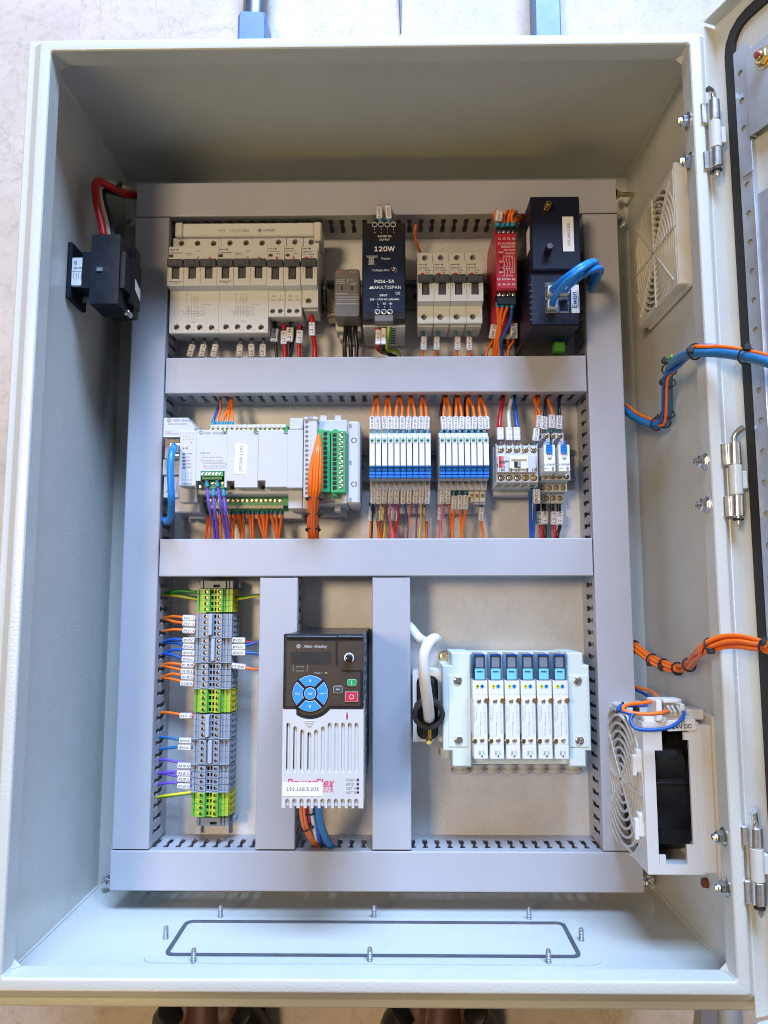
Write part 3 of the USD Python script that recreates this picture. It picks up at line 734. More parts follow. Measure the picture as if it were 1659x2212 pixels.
# the stepped foot with its wire entry
foot_y0, foot_y1 = y_('B', 1275, ZP + 22), Ym['bot']
part('terminal_foot', cat(B(ma + .2, mbx - .2, foot_y0 + 2, foot_y1 + 4, ZP + 20, ZL - 6, .8)), 'mcb', mb)
pw4 = (X('B', 1530, 800, ZC)[0] - X('B', 938, 800, ZC)[0]) / 4
bm = BASE[str(mb.GetPath())]
for k, lb in ((1, 'slim white breaker, second of the row of four, feeding the tag 24V-2'), (2, 'slim white breaker, third of the row of four, feeding the tag 24V-3'), (3, 'slim white breaker, rightmost of the row of four, beside the red safety relay')):
    copy_of(mb, bm + np.array([pw4 * k, 0, 0]), lb)
copy_of(mb, np.array([avg(X('A', 1283, 600, ZC)[0], X('A', 1424, 600, ZC)[0]), yr1 + (y_('A', 512, ZC) - Ym['ch']), ZP]), 'slim single white breaker at the right end of the comb bar', group='slim breaker on the comb bar')
# --- comb busbar cover above the breakers, printed upside down
t = thing('busbar_cover', 'long white comb bar cover with upside-down lettering above the breakers', 'busbar cover', (0, 0, 0))
a, b, c, d = RECT('A', 188, 122, 1460, 246, -166)
c += 2.2
part('cover', cat(B(a + 8, b - 8, c, d, ZP + 24, -167, 1.2)), 'mcb', t)
part('end_cap', B(a, a + 8.2, c - .4, d + .8, ZP + 23, -166, 1.2), 'mcb', t)
part('end_cap', B(b - 8.2, b, c - 6, d + .4, ZP + 23, -166, 1.2), 'beige', t, label='yellowed end cap')
q = X('A', 1063, 175, -167); 
part('lettering', cat(logo(q[0], q[1], 3.3, -167, True), T('BBC363U', 3.2, X('A', 830, 175, -167)[0], q[1], -167, 180, 'l', sx=1.0), T('63A', 3.2, X('A', 628, 175, -167)[0], q[1], -167, 180, 'l')), 'inkgrey', t)

# --- brown plug-in relay on its yellowed rail clip
zr = -158
t = thing('surge_relay', 'brown grey plug-in relay with orange mark, left of the black power supply', 'relay', (X('B', 300, 880, zr)[0], yr1, ZP))
a, b, c, d = RECT('B', 192, 652, 415, 1080, zr)
part('body', plate(rrect(a, b, c, d, 3), zr - 32, zr, 1.2), 'brown', t)
part('band', plate(rrect(a + .4, b - .4, c + .5, y_('B', 980, zr), 2), zr, zr + .5, .2), 'brown', t)
part('mark', cat(T('CTE', 1.9, X('B', 205, 678, zr)[0], y_('B', 682, zr), zr + .05, bold=True, slant=.2, sx=1.15)), 'orangelogo', t)
q = X('B', 322, 676, zr)
tx = [T('DBL125', 1.5, q[0], y_('B', 681, zr), zr + .05)]
for k, (x0, x1, y) in enumerate(((205, 290, 745), (205, 275, 760), (205, 285, 775), (335, 395, 775), (335, 385, 788), (200, 310, 868), (200, 410, 900), (200, 410, 925), (200, 410, 958))):
    tx.append(greek(X('B', x0, y, zr)[0], X('B', x1, y, zr)[0], y_('B', y, zr), zr + .05, .75, 30 + k))
for y in (882, 912, 945, 972): tx.append(bar(X('B', 196, y, zr), X('B', 412, y, zr), .18, zr + .05))
tx.append(pline([X('B', 316, 735, zr), X('B', 304, 760, zr), X('B', 314, 758, zr), X('B', 303, 785, zr)], .5, zr + .05)); tx.append(T('UL', 1.8, X('B', 332, 745, zr)[0], y_('B', 752, zr), zr + .05, bold=True))
part('lettering', tx, 'inkpale', t)
for x in (257, 348):
    q = X('B', x, 822, zr); part('slot', B(q[0] - .8, q[0] + .8, q[1] - 2.4, q[1] + 2.4, zr - .1, zr + .12, 0), 'hole_shade', t)
a2, b2, c2, d2 = RECT('B', 205, 1080, 430, 1262, zr - 34)
part('socket', cat(B(a2, b2, c2 + 5, d2 + 6, ZP + 14, zr - 30, 1), B(a2 + 3, b2 - 3, c2, c2 + 8, ZP + 6, zr - 42, 1)), 'mcb', t)
a2, b2, c2, d2 = RECT('B', 128, 828, 192, 1098, ZP + 24)
part('rail_clip', cat(B(a2, b2 + 6, c2, d2, ZP + 8, ZP + 22, .6), B(a2, a2 + 1, c2, d2, ZP + 8, ZP + 30, .3), B(a2, b2 + 3, c2 + 2, c2 + 4, ZP + 8, ZP + 30, .3)), 'yzinc', t)
t = thing('rail_stop', 'small grey end stop on the rail between the breakers and the brown relay', 'end stop', (X('B', 100, 830, ZP + 20)[0], yr1, ZP))
a2, b2, c2, d2 = RECT('B', 84, 705, 112, 955, ZP + 26)
part('body', cat(B(a2, b2, c2, d2, ZP + 8, ZP + 24, .6), B(a2 + 1, b2, c2 + 4, d2 - 4, ZP + 24, ZP + 28, .6)), 'tblock', t)
part('clamp_screw', scr(((a2 + b2) / 2, (c2 + d2) / 2, ZP + 28), 2, 1), 'steel', t)

# --- black power supply
zp = -142
t = thing('power_supply', 'black and navy power supply printed 120W, with metal lower casing', 'power supply', (X('B', 635, 700, zp)[0], yr1, ZP))
a, b, c, d = RECT('B', 440, 238, 832, 1112, zp)
part('front', plate(rrect(a, b, c, d, 1.5), zp - 14, zp, 1.2), 'black', t)
part('casing', B(a + .4, b - .4, c - 2, d - 1.5, ZP + 8, zp - 13, .5), 'galv', t)
fa, fb, fc, fd = RECT('B', 456, 405, 812, 1042, zp)
part('front_label', plate(rrect(fa, fb, fc, fd, .6), zp - .1, zp + .25, .1), 'navyface', t)
z1 = zp + .3
tx = [T('24V DC 5A', 2.0, X('B', 640, 355, zp)[0], y_('B', 355, zp), zp + .1, 0, 'c', bold=True), T('OUTPUT', 1.9, X('B', 640, 387, zp)[0], y_('B', 387, zp), zp + .1, 0, 'c', bold=True)]
for s, h, x, y, bo, al in (('120W', 4.9, 637, 470, True, 'c'), ('Power', 2.3, 653, 557, False, 'c'), ('Voltage ADJ.', 2.2, 608, 661, False, 'c'), ('PS24-5A', 3.3, 638, 763, True, 'c'), ('INPUT', 1.9, 632, 888, True, 'c'),
                            ('100 - 270V AC ; 50/60Hz', 1.8, 640, 924, True, 'c'), ('L', 2.4, 582, 963, False, 'c'), ('N', 2.4, 638, 963, False, 'c'), ('CE', 2.8, 760, 870, False, 'c')):
    tx.append(T(s, h, X('B', x, y, zp)[0], y_('B', y, zp), z1, 0, al, bold=bo, sx=1.12 if s == '120W' else 1.))
tx.append(T('MULTISPAN', 3.3, X('B', 668, 817, zp)[0], y_('B', 817, zp), z1, 0, 'c', sx=1.02))
def tri(c, pts, z): return ext(Polygon([X(c, x, y, z)[:2] for x, y in pts]), z, z + .1)
tx += [tri('B', [(500, 832), (520, 805), (532, 832)], z1), tri('B', [(524, 805), (534, 805), (550, 832), (538, 832)], z1)]
for x, s in ((552, '+'), (610, '+'), (665, '-'), (724, '-')):
    tx += [T(s, 2.2, X('B', x, 322, zp)[0], y_('B', 322, zp), zp + .1, 0, 'c'), bar(X('B', x, 285, zp), X('B', x, 303, zp), .3, zp + .1)]
for x in (582, 638, 696): tx.append(bar(X('B', x, 985, zp), X('B', x, 1003, zp), .3, z1))
for w, y in ((16, 962), (11, 968), (5, 974)): tx.append(bar(X('B', 696 - w, y, zp), X('B', 696 + w, y, zp), .35, z1))
tx.append(bar(X('B', 696, 948, zp), X('B', 696, 962, zp), .35, z1))
fr = rrect(*[f(*v) for f, v in ((min, (X('B', 500, 556, zp)[0],) * 2), (max, (X('B', 545, 556, zp)[0],) * 2), (min, (y_('B', 600, zp),) * 2), (max, (y_('B', 556, zp),) * 2))], .8)
tx.append(ext(fr.difference(fr.buffer(-.5)), z1, z1 + .1)); tx.append(T('8', 3.0, X('B', 522, 578, zp)[0], y_('B', 578, zp), z1, 0, 'c', bold=True))
for y, x0, x1 in ((534, 478, 580), (545, 485, 575), (607, 492, 552)): tx.append(greek(X('B', x0, y, zp)[0], X('B', x1, y, zp)[0], y_('B', y, zp), z1, .6, y))
q = X('B', 722, 660, zp)
for k in range(9):
    an = math.radians(150 - k * 26); tx.append(bar(q[:2] + 2.6 * np.array([math.cos(an), math.sin(an)]), q[:2] + 3.3 * np.array([math.cos(an), math.sin(an)]), .35, z1))
part('lettering', tx, 'inkwhite', t)
part('adjusting_screw', cat(lathe((q[0], q[1], zp), (0, 0, 1), [(0, 1.9), (.4, 1.9)], 16)), 'hole_shade', t)
part('adjusting_screw', scr((q[0], q[1], zp + .3), 1.3, .6), 'brass', t)
q = X('B', 713, 557, zp); part('power_lamp', lathe((q[0], q[1], zp), (0, 0, 1), [(0, 1), (.8, .8), (1.1, .3)], 12), 'black', t)
for x in (552, 608, 665, 718):
    q = X('B', x, 252, zp); part('terminal_ring', cut(cyl(q - [0, 0, 2], q + [0, 0, .5], 2.95, 18), cyl(q - [0, 0, 1.4], q + [0, 0, 3], 2.2, 18)), 'ltgrey', t); part('terminal_screw', scr(q - [0, 0, 1.6], 2.1, 1.2, 'cross', x), 'copperscrew', t)
for x in (577, 634, 690):
    q = X('B', x, 1037, zp + 1); part('terminal_ring', cut(cyl(q - [0, 0, 3], q + [0, 0, .5], 2.95, 18), cyl(q - [0, 0, 1.4], q + [0, 0, 3], 2.2, 18)), 'ltgrey', t); part('terminal_screw', scr(q - [0, 0, 1.6], 2.1, 1.2, 'cross', x), 'steel', t)
a2, b2, c2, d2 = RECT('B', 551, 1068, 718, 1122, zp)
part('plug', B(a2, b2, c2, d2, zp - 12, zp + .6, .4), 'brown', t)
for k in range(10):                      # vent slots of the casing end, their shade put in as dark bars
    q = X('B', 715, 1195 + 18 * k, -158 - k * 6)
    part('vent_slot', B(q[0] - 3, q[0] + 3, c - 2.3, c - 1.7, -162 - k * 5.2, -160.4 - k * 5.2, 0), 'hole_shade', t)

# --- red safety relay
zs = -140
a, b, c, d = RECT('C', 163, 385, 384, 1345, zs)
t = thing('safety_relay', 'slim crimson safety relay printed with white contact diagram', 'safety relay', ((a + b) / 2, yr1, ZP))
y1_, y2_ = y_('C', 487, zs), y_('C', 1046, zs)
pr = Polygon([(d - 8, ZP + 8), (d, ZP + 16), (d - 1, zs - 26), (d - 4, zs - 9), (y1_ + 1, zs - 5), (y1_, zs), (y2_, zs), (y2_ - .5, zs - 9), (y2_ - 1.2, zs - 44), (c + 4, zs - 46), (c, zs - 52), (c, ZP + 16), (c + 8, ZP + 8)])
part('body', ext(pr, a, b, 'x'), 'red', t, 20)
part('front_face', plate(rrect(a + .8, b - .8, y2_ + .8, y1_ - .8, .8), zs, zs + .7, .3), 'red', t)
tx = []
zz = zs + .75
for y, ws in ((543, ('13', '23', '33', '41')), (590, ('A1', 'S11', 'S52', 'S12')), (948, ('S21', 'S22', 'S34', 'A2')), (998, ('14', '24', '34', '42'))):
    for x, s in zip((198, 246, 293, 341), ws): tx.append(T(s, 2.0 if len(s) < 3 else 1.8, X('C', x, y, zs)[0], y_('C', y, zs), zz, 0, 'c', bold=True, sx=.9))
for s, x, y, h, al in (('MSR127TP', 358, 624, 2.0, 'r'), ('Allen-Bradley', 358, 655, 1.3, 'r'), ('Guardmaster', 358, 688, 1.2, 'r'), ('PWR', 190, 686, 1.6, 'l'), ('CH1', 196, 778, 1.6, 'l'), ('CH2', 196, 885, 1.6, 'l')):
    tx.append(T(s, h, X('C', x, y, zs)[0], y_('C', y, zs), zz, 0, al if al != 'l' else 'l', bold=True, slant=.2 if s[0] in 'AG' else 0))
for k, x in enumerate((246, 274, 300)):
    tx += [pline([X('C', x, 728, zs), X('C', x, 752, zs)], .3, zz), pline([X('C', x - 8, 752, zs), X('C', x + 6, 790, zs), X('C', x + 6, 826, zs)], .35, zz), pline([X('C', x - 8, 826, zs), X('C', x + 8, 868, zs), X('C', x + 8, 905, zs)], .35, zz)]
tx += [pline([X('C', 322, 735, zs), X('C', 352, 740, zs), X('C', 352, 820, zs), X('C', 358, 830, zs), X('C', 344, 888, zs), X('C', 324, 888, zs)], .35, zz), pline([X('C', 326, 735, zs), X('C', 330, 770, zs), X('C', 326, 888, zs)], .35, zz),
       pline([X('C', 246, 846, zs), X('C', 345, 848, zs)], .2, zz)]
for y, ws in ((718, ('13', '23', '33', '41')), (912, ('14', '24', '34', '42'))):
    for x, s in zip((246, 274, 300, 327), ws): tx.append(T(s, 1.2, X('C', x, y, zs)[0], y_('C', y, zs), zz, 0, 'c', bold=True))
part('lettering', tx, 'inkwhite', t)
for y in (717, 808, 854):
    q = X('C', 218, y, zz); part('status_lamp', lathe((q[0], q[1], zz - .1), (0, 0, 1), [(0, 1.3), (.5, 1.2), (.9, .6)], 12), 'lampdark', t)
for nm, yy, ym, zt in (('terminal_plug', 430, 490, zs - 3), ('terminal_plug', 1070, 1200, zs - 6)):
    a2, b2, c2, d2 = RECT('C', 176, yy, 372, ym, zt); part(nm, B(a2, b2, c2, d2, zt - 14, zt, .5), 'black', t)
for k, x in enumerate((200, 246, 293, 343)):
    q = X('C', x, 476, zs - 3); part('terminal_screw', scr(q, 1.75, .8, 'slot', k), 'steel', t)
    q = X('C', x, 1103, zs - 6); part('terminal_screw', scr(q, 2.1, .8, 'slot', k + .4), 'steel', t)
part('rail_latch', B(a + 2, b - 2, c - 4, c + 2, ZP + 6, ZP + 18, .6), 'black', t)

# --- navy router with antenna sockets and network jacks
zw = -112
a, b, c, d = RECT('C', 508, 120, 1025, 858, zw)
aL, bL, cL, dL = RECT('C', 500, 870, 1010, 1410, zw - 4)
t = thing('industrial_router', 'tall navy router with gold antenna socket and network jacks, right of the breakers', 'router', ((a + b) / 2, yr1, ZP))
part('upper_body', plate(rrect(a, b, c, d, 2), ZP + 10, zw, 1.5), 'navy', t)
part('upper_face', plate(rrect(a + 6, b - 4, c + 1.6, c + (d - c) * .46, .5), zw - .1, zw + .25, .1), 'navy', t)
part('lower_body', plate(rrect(aL, bL, cL, dL, 2), ZP + 10, zw - 4, 1.5), 'navy', t)
part('core', B(a + 1.5, b - 1.5, cL + 6, d - 6, ZP + 8, zw - 9, .8), 'black', t)
q = X('C', 668, 252, zw); u = np.array([-.1, .25, 1.])
part('antenna_socket', cat(lathe(q, (.12, .22, 1), [(0, 3.2), (2, 3.2), (2, 2.9), (9, 2.9), (9, 2.5), (10, 2.3)], 16), [torus(q + np.array([.12, .22, 1]) * (2.6 + k), (.12, .22, 1), 2.85, .25, 16, 4) for k in range(6)]), 'brass', t)
part('socket_bore', lathe(q + np.array([.12, .22, 1]) * 9.82, (.12, .22, 1), [(0, 1.2), (.3, 1.2)], 12), 'hole_shade', t)
q = X('C', 680, 680, zw); part('antenna_cap', lathe(q, (.05, .16, 1), [(0, 3.6), (10, 3.5), (11, 3.0)], 20), 'black', t)
sa, sb, sc_, sd = RECT('C', 828, 325, 950, 672, zw)
part('address_sticker', plate(rrect(sa, sb, sc_, sd, .3), zw + .3, zw + .5, .1), 'sticker', t)
part('address_lettering', T('192.168.3.200', 2.5, (sa + sb) / 2 + .4, (sc_ + sd) / 2 - .6, zw + .55, 90, 'c'), 'ink', t)
tx = [bar(X('C', 572, 298, zw), X('C', 606, 298, zw), .5, zw + .1)]
for k, hgt in enumerate((6, 3, 5, 7)): tx.append(bar(X('C', 676 + k * 25, 156, zw), X('C', 676 + k * 25, 156 - hgt * 4, zw), 1.0, zw + .1))
part('lettering', tx, 'navyface', t)
part('side_sticker', B(a - .4, a - .1, y_('C', 700, zw - 20), y_('C', 470, zw - 20), zw - 24, zw - 8, 0), 'sticker', t)
zl = zw - 4
for k in range(7):
    q = X('C', 545, 1010 + 57 * k - (4 if k == 0 else 0), zl)
    part('vent_slot', cat(B(aL - .3, aL + 7.5 - (k == 0) * 3, q[1] - 1.1, q[1] + 1.1, zl - 5, zl + .06, 0)), 'hole_shade', t)
ja, jb, jc, jd = RECT('C', 650, 985, 898, 1288, zl)
jk = part('jack_block', cut(B(ja, jb, jc, jd, zl - 12, zl + .8, .5), *[B(*v, zl - 10, zl + 3, 0) for v in ([*RECT('C', 660, 1030, 765, 1130, zl)], [*RECT('C', 790, 1030, 885, 1130, zl)], [*RECT('C', 660, 1165, 755, 1275, zl)], [*RECT('C', 797, 1162, 886, 1272, zl)])]), 'steel', t)
for v in ((662, 1032, 763, 1128), (792, 1032, 883, 1128), (662, 1167, 753, 1273), (799, 1164, 884, 1270)):
    part('jack_inside', B(*RECT('C', *v, zl), zl - 9.8, zl - 2.5, 0), 'hole_shade', t)
la, lb_, lc, ld = RECT('C', 915, 1005, 1005, 1288, zl)
part('maker_plate', plate(rrect(la, lb_, lc, ld, .8), zl - .1, zl + .4, .15), 'ltgrey', t)
part('maker_lettering', cat(T('Ewon', 4.4, (la + lb_) / 2 - .8, (lc + ld) / 2 - 1.5, zl + .45, 90, 'c', bold=True, sx=1.08), greek(0, 9, 0, 0, .5, 71) if False else bar((lb_ - 1.2, lc + 6), (lb_ - 1.2, ld - 6), .5, zl + .45)), 'ink', t)
q = X('C', 932, 1346, zl); part('reset_recess', cut(cyl(q - [0, 0, .5], q + [0, 0, .35], 2.3, 18), cyl(q - [0, 0, 1], q + [0, 0, 2], 1.4, 14)), 'navy', t); part('reset_hole', lathe(q, (0, 0, 1), [(0, 1.4), (.1, 1.4)], 14), 'hole_shade', t)
for k in range(7):
    q = X('C', 660 + 32 * k, 1352, zl); part('status_lamp', B(q[0] - 1, q[0] + 1, q[1] - 1.1, q[1] + 1.1, zl - .1, zl + .3, .2), 'black', t)
part('lettering', cat([greek(X('C', 655 + 32 * k, 1380, zl)[0], X('C', 670 + 32 * k, 1380, zl)[0], y_('C', 1378, zl), zl + .1, .6, k) for k in range(7)], [pline([X('C', 650, 1165, zl), X('C', 630, 1165, zl), X('C', 630, 1198, zl)], .3, zl + .1), pline([X('C', 650, 1255, zl), X('C', 632, 1255, zl), X('C', 632, 1315, zl), X('C', 680, 1315, zl)], .3, zl + .1)]), 'navyface', t)
ga, gb, gc, gd = RECT('C', 748, 1592, 856, 1672, -160)
part('green_plug', cat(B(ga, gb, gc, gd + 1, -172, -158, .6), B(ga + 2, gb - 2, gc + 3, gd + 5, -175, -164, .5)), 'limegreen', t)

# --- black rotary isolator on the left wall
zi = -87
def ID(x0, y0, x1, y1, z): return RECT('D', x0, y0, x1, y1, z)
a, b, c, d = ID(398, 858, 738, 1760, zi)
t = thing('rotary_isolator', 'black rotary isolator fixed to the left wall, fed by thick red cable', 'isolator switch', (-298, (c + d) / 2, zi - 42))
yc, yd = ID(0, 1070, 1, 1545, zi)[2:]
wx = -298.5
rb_ = U(296, 575, zi - 30)[0]
part('contact_body', plate(rrect(a, b, c, d, 1.2), zi - 34, zi, 1.2), 'isolator', t)
a2, b2, _, _ = ID(280, 1070, 825, 1545, zi - 3)
part('cross_body', plate(rrect(a2, b2, yc, yd, 1), zi - 40, zi - 3, 1), 'isolator', t)
q0 = ID(85, 1035, 145, 1640, zi - 8)
part('wall_flange', cat(B(wx + .3, wx + 5, q0[2] - 6, q0[3] + 4, zi - 42, zi - 2, 1), B(wx + 4, a2 + 4, yc + 3, yd - 3, zi - 38, zi - 8, 1)), 'isolator', t)
part('rear_body', cat(B(a + 8, rb_ - 1.5, c - 1, d + 1, zi - 44, zi - 30, 1), B(b - 2, rb_, c + 8, d - 14, zi - 44, zi - 20, 1)), 'black', t)
q = ID(135, 1165, 295, 1525, zi - 4)
part('label_sticker', plate(rrect(q[0], q[1], q[2], q[3], .2), zi - 8, zi - 3.6, .1), 'sticker', t)
qq = X('D', 190, 1290, zi - 3.6)
part('lettering', cat(T('CE', 2.2, *X('D', 188, 1230, zi - 3.6)[:2], zi - 3.55, 90, 'c', bold=True), T('Q', 2.2, *X('D', 185, 1300, zi - 3.6)[:2], zi - 3.55, 90, 'c', bold=True), T('UK', 1.8, *X('D', 245, 1295, zi - 3.6)[:2], zi - 3.55, 0, 'c', bold=True),
                      bar(X('D', 140, 1340, zi - 3.6), X('D', 292, 1340, zi - 3.6), .3, zi - 3.55), *[bar(X('D', 165 + 32 * k, 1360, zi - 3.6), X('D', 160 + 32 * k, 1440 + 20 * (k % 2), zi - 3.6), .35, zi - 3.55) for k in range(4)]), 'ink', t)
q = ID(448, 1268, 628, 1345, zi); part('actuator_slot', B(q[0], q[1], q[2], q[3], zi - .2, zi + .1, 0), 'hole_shade', t)
q = ID(465, 1296, 540, 1345, zi); part('actuator', B(q[0], q[1], q[2], q[3], zi - 2, zi + 1.2, .3), 'ferrgrey', t)
for x, y, r in ((490, 1125, 1.4), (533, 1242, 1.2), (533, 1365, 1.2), (478, 1487, 1.5)):
    q = X('D', x, y, zi); part('pin_hole', lathe((q[0], q[1], zi), (0, 0, 1), [(0, r), (.12, r)], 12), 'hole_shade', t)
for y in (985, 1650, 1880):
    q = X('D', 815 if y < 1200 else (750 if y < 1700 else 862), y, zi - 22); part('terminal_screw', cat(cyl(q - [0, 0, 8], q, 3.2, 14), scr(q, 2.4, 1)), 'steel' if y != 1650 else 'isolator', t)
q = X('D', 938, 1575, zi - 30)
part('side_sticker', fixhull([(rb_ + .15, q[1] + 9, zi - 26), (rb_ + .15, q[1] - 2, zi - 26), (rb_ + .15, q[1] + 4, zi - 42), (rb_ + .15, q[1] - 8, zi - 42), (rb_ + .35, q[1] + 9, zi - 26), (rb_ + .35, q[1] - 8, zi - 42)]), 'sticker', t)
qf = ID(200, 1560, 370, 1745, zi - 30); part('paper_tag', B(wx + 5.2, wx + 16, qf[2], qf[3], zi - 32, zi - 31.6, 0), 'sticker', t)

# ================================================================== ROW 2: controller, relays, contactor, plug-in relays
din_h('dark steel rail behind the controller and the relay rows', U(372, 1000, ZP)[0], U(1240, 1000, ZP)[0], yr2)
zm = -143.
pc = X('E', 560, 620, ZP)
t = thing('programmable_controller', 'light grey programmable controller with green terminal strips at left of the middle row', 'controller', (pc[0], yr2, ZP))
def PB(nm, x0, y0, x1, y1, z0, z1, m='ltgrey', c=.6, crop='E', **k):
    a, b, c_, d = RECT(crop, x0, y0, x1, y1, z1); return part(nm, B(a, b, c_, d, z0, z1, c), m, t, **k)
def PP(nm, x0, y0, x1, y1, z0, z1, m='ltgrey', r=1.2, c=.6, crop='E', **k):
    a, b, c_, d = RECT(crop, x0, y0, x1, y1, z1); return part(nm, plate(rrect(a, b, c_, d, r), z0, z1, c), m, t, **k)
# main housing, deep and set back behind the modules
a, b, c, d = RECT('E', 205, 400, 1150, 872, -158)
part('housing', cat(B(a, b, c, d, ZP + 8, -158, 1), B(a + 2, b - 4, c - 22, d + 4, ZP + 8, ZP + 34, 1)), 'ltgrey', t)
a, b, c, d = RECT('E', 80, 285, 318, 432, zm)
part('end_housing', cat(ext(Polygon([(a, c), (a + 32, c), (a + 32, c + 10), (a + 25, d), (a, d)]), ZP + 20, zm), B(a + 4, a + 34, d - 95, c + 2, ZP + 9, -165, 1)), 'ltgrey', t)
PB('lamp_panel', 205, 385, 325, 810, -160, zm + .5)
PB('port_frame', 88, 440, 200, 600, -185, -150, 'ferrgrey')
PB('network_jack', 122, 478, 200, 582, -150, -147, 'steel'); PB('jack_inside', 132, 492, 190, 568, -147.4, -146.8, 'hole_shade', 0)
PB('port_cover', 72, 605, 200, 725, -178, -158, 'inkpale'); PB('port_cover', 80, 738, 195, 900, -178, -158, 'inkpale'); PB('cover_latch', 95, 765, 178, 850, -158, -157, 'inkpale')
PB('skirt', 200, 815, 335, 935, -190, -156); 
for nm, s, x, y, h in (('maker_lettering', 'Allen-Bradley', 146, 303, 2.3), ('type_lettering', '2080-LC50-24QWB', 110, 332, 1.4), ('address_lettering', 'MAC ID', 92, 393, 1.2), ('address_lettering', '5C:88:16:D3:3E:8A', 90, 408, 1.1)):
    q = X('E', x, y, zm); part(nm, T(s, h, q[0], q[1] - h / 2, zm + .05, slant=.2 if 'B' in s and 'Al' in s else 0), 'inkgrey', t)
def emblem(x, y, z, r, crop='E', tt=None, m1='inkgrey', m2='ltgrey'):
    q = X(crop, x, y, z)
    e = part('emblem', ext(Point(q[0], q[1]).buffer(r, 10), z, z + .08), m1, tt or t)
    part('emblem_lettering', T('AB', r * .85, q[0], q[1], z + .1, 0, 'c', bold=True, depth=.05), m2, tt or t)
emblem(119, 304, zm, 2.1)
lp = []
for r_, row in enumerate((('0', '1', '2', '3'), ('4', '5', '6', '7'), ('8', '9', '10', '11'))):
    for k, s in enumerate(row): lp.append(T(s, 1.2, *X('E', 233 + 24 * k, 404 + 24 * r_, zm)[:2], zm + .55, 0, 'c'))
for r_, row in enumerate((('0', '1', '2', '3'), ('4', '5', '6', '7'), ('8', '9'))):
    for k, s in enumerate(row): lp.append(T(s, 1.2, *X('E', 222 + 24 * k, 714 + 24 * r_, zm)[:2], zm + .55, 0, 'c'))
lp += [T('OUT', 1.2, *X('E', 287, 764, zm)[:2], zm + .55, 0, 'c', bold=True), T('IN', 1.2, *X('E', 291, 476, zm)[:2], zm + .55, 0, 'c'), T('MICRO850', 1.3, *X('E', 258, 793, zm)[:2], zm + .55, 0, 'c', bold=True, slant=.2)]
for k, s in enumerate(('POWER', 'RUN', 'FAULT', 'FORCE', 'COMM')): lp.append(T(s, 1.1, *X('E', 254, 566 + 26 * k, zm)[:2], zm + .55, bold=True, slant=.2))
part('lettering', lp, 'inkgrey', t)
for k in range(5): PB('status_lamp', 222, 556 + 26 * k, 246, 572 + 26 * k, zm, zm + .8, 'brown', .2)
for x in (225, 250): PB('status_lamp', x, 512, x + 12, 526, zm, zm + .8, 'brown', .2)
# the three plug-in modules
for k, (x0, x1) in enumerate(((331, 561), (572, 800), (808, 1034))):
    a, b, c, d = RECT('E', x0, 378, x1, 820, zm)
    sh = sbox(a, c, b, d)
    n1 = RECT('E', x0, 770, x0 + 52, 820, zm); n2 = RECT('E', x1 - 28, 378, x1, 412, zm)
    sh = sh.difference(sbox(n1[0] - 1, n1[2] - 1, n1[1], n1[3])).difference(sbox(n2[0], n2[2], n2[1] + 1, n2[3] + 1))
    if k == 0:
        w = RECT('E', 364, 696, 545, 830, zm); sh = sh.difference(sbox(w[0], w[2] - 5, w[1], w[3]))
    part('plug_in_module', plate(sh, -166, zm, .6), 'ltgrey', t)
    for q, r in (((x0 + 26, 812), 'fix'), ((x1 - 14, 405), 'fix')):
        p = X('E', *q, zm - 6)
        if (k == 0): part('fixing_screw', scr((p[0], p[1], -150), 2.2, 1.2, 'slot', .9), 'steel', t)
        else: part('screw_hole', lathe((p[0], p[1], -157), (0, 0, 1), [(0, 2.0), (.3, 2.0)], 14), 'hole_shade', t)
emblem(366, 399, zm, 2.1)
q = X('E', 386, 402, zm); part('maker_lettering', T('Allen-Bradley', 2.3, q[0], q[1] - 1.1, zm + .05, slant=.2), 'inkgrey', t)
q = X('E', 360, 556, zm); part('type_lettering', T('2080-IF4', 1.5, q[0], q[1] - .7, zm + .05), 'inkgrey', t)
lp = []
for k in range(6): lp.append(T(str(k + 1), 1.0, *X('E', 382 + 27 * k, 586, zm)[:2], zm + .05, 0, 'c'))
for y, x0, ws in ((610, 366, ('VI-0', 'CI-0', 'COM', 'VI-1', 'CI-1', 'COM')), (654, 388, ('COM', 'VI-2', 'CI-2', 'COM', 'VI-3', 'CI-3'))):
    for k, s in enumerate(ws): lp.append(T(s, .9, *X('E', x0 + 12 + 28 * k, y + 4, zm)[:2], zm + .05, 0, 'c'))
    r_ = [X('E', xx, yy, zm)[:2] for xx, yy in ((x0, y - 18), (x0 + 165, y - 18), (x0 + 165, y + 18), (x0, y + 18), (x0, y - 18))]
    lp.append(pline(r_, .15, zm + .05))
part('lettering', lp, 'inkgrey', t)
# small green analogue connector
PB('analogue_connector', 366, 700, 535, 735, -160, zm + 2, 'green', .3); PB('analogue_connector', 372, 735, 528, 760, -160, zm - 1, 'green', .3); PB('analogue_connector', 395, 775, 545, 830, -170, zm - 6, 'green', .3)
for k in range(6):
    part('terminal_screw', scr(X('E', 379 + 26.5 * k, 717, zm + 2), 1.5, .5, 'slot', k), 'steel', t)
for k in range(6): part('terminal_screw', scr(X('E', 405 + 25.5 * k, 790, zm - 6), 1.5, .5, 'slot', k + .5), 'yzinc', t)
a, b, c, d = RECT('E', 624, 486, 723, 720, zm)
part('address_sticker', turn(plate(rrect(a + .6, b - .6, c, d, .1), zm + .05, zm + .25, .08), -.035, at=((a + b) / 2, (c + d) / 2, 0)), 'sticker', t)
part('address_lettering', T('192.168.3.201', 2.75, (a + b) / 2, (c + d) / 2, zm + .3, 88, 'c'), 'ink', t)
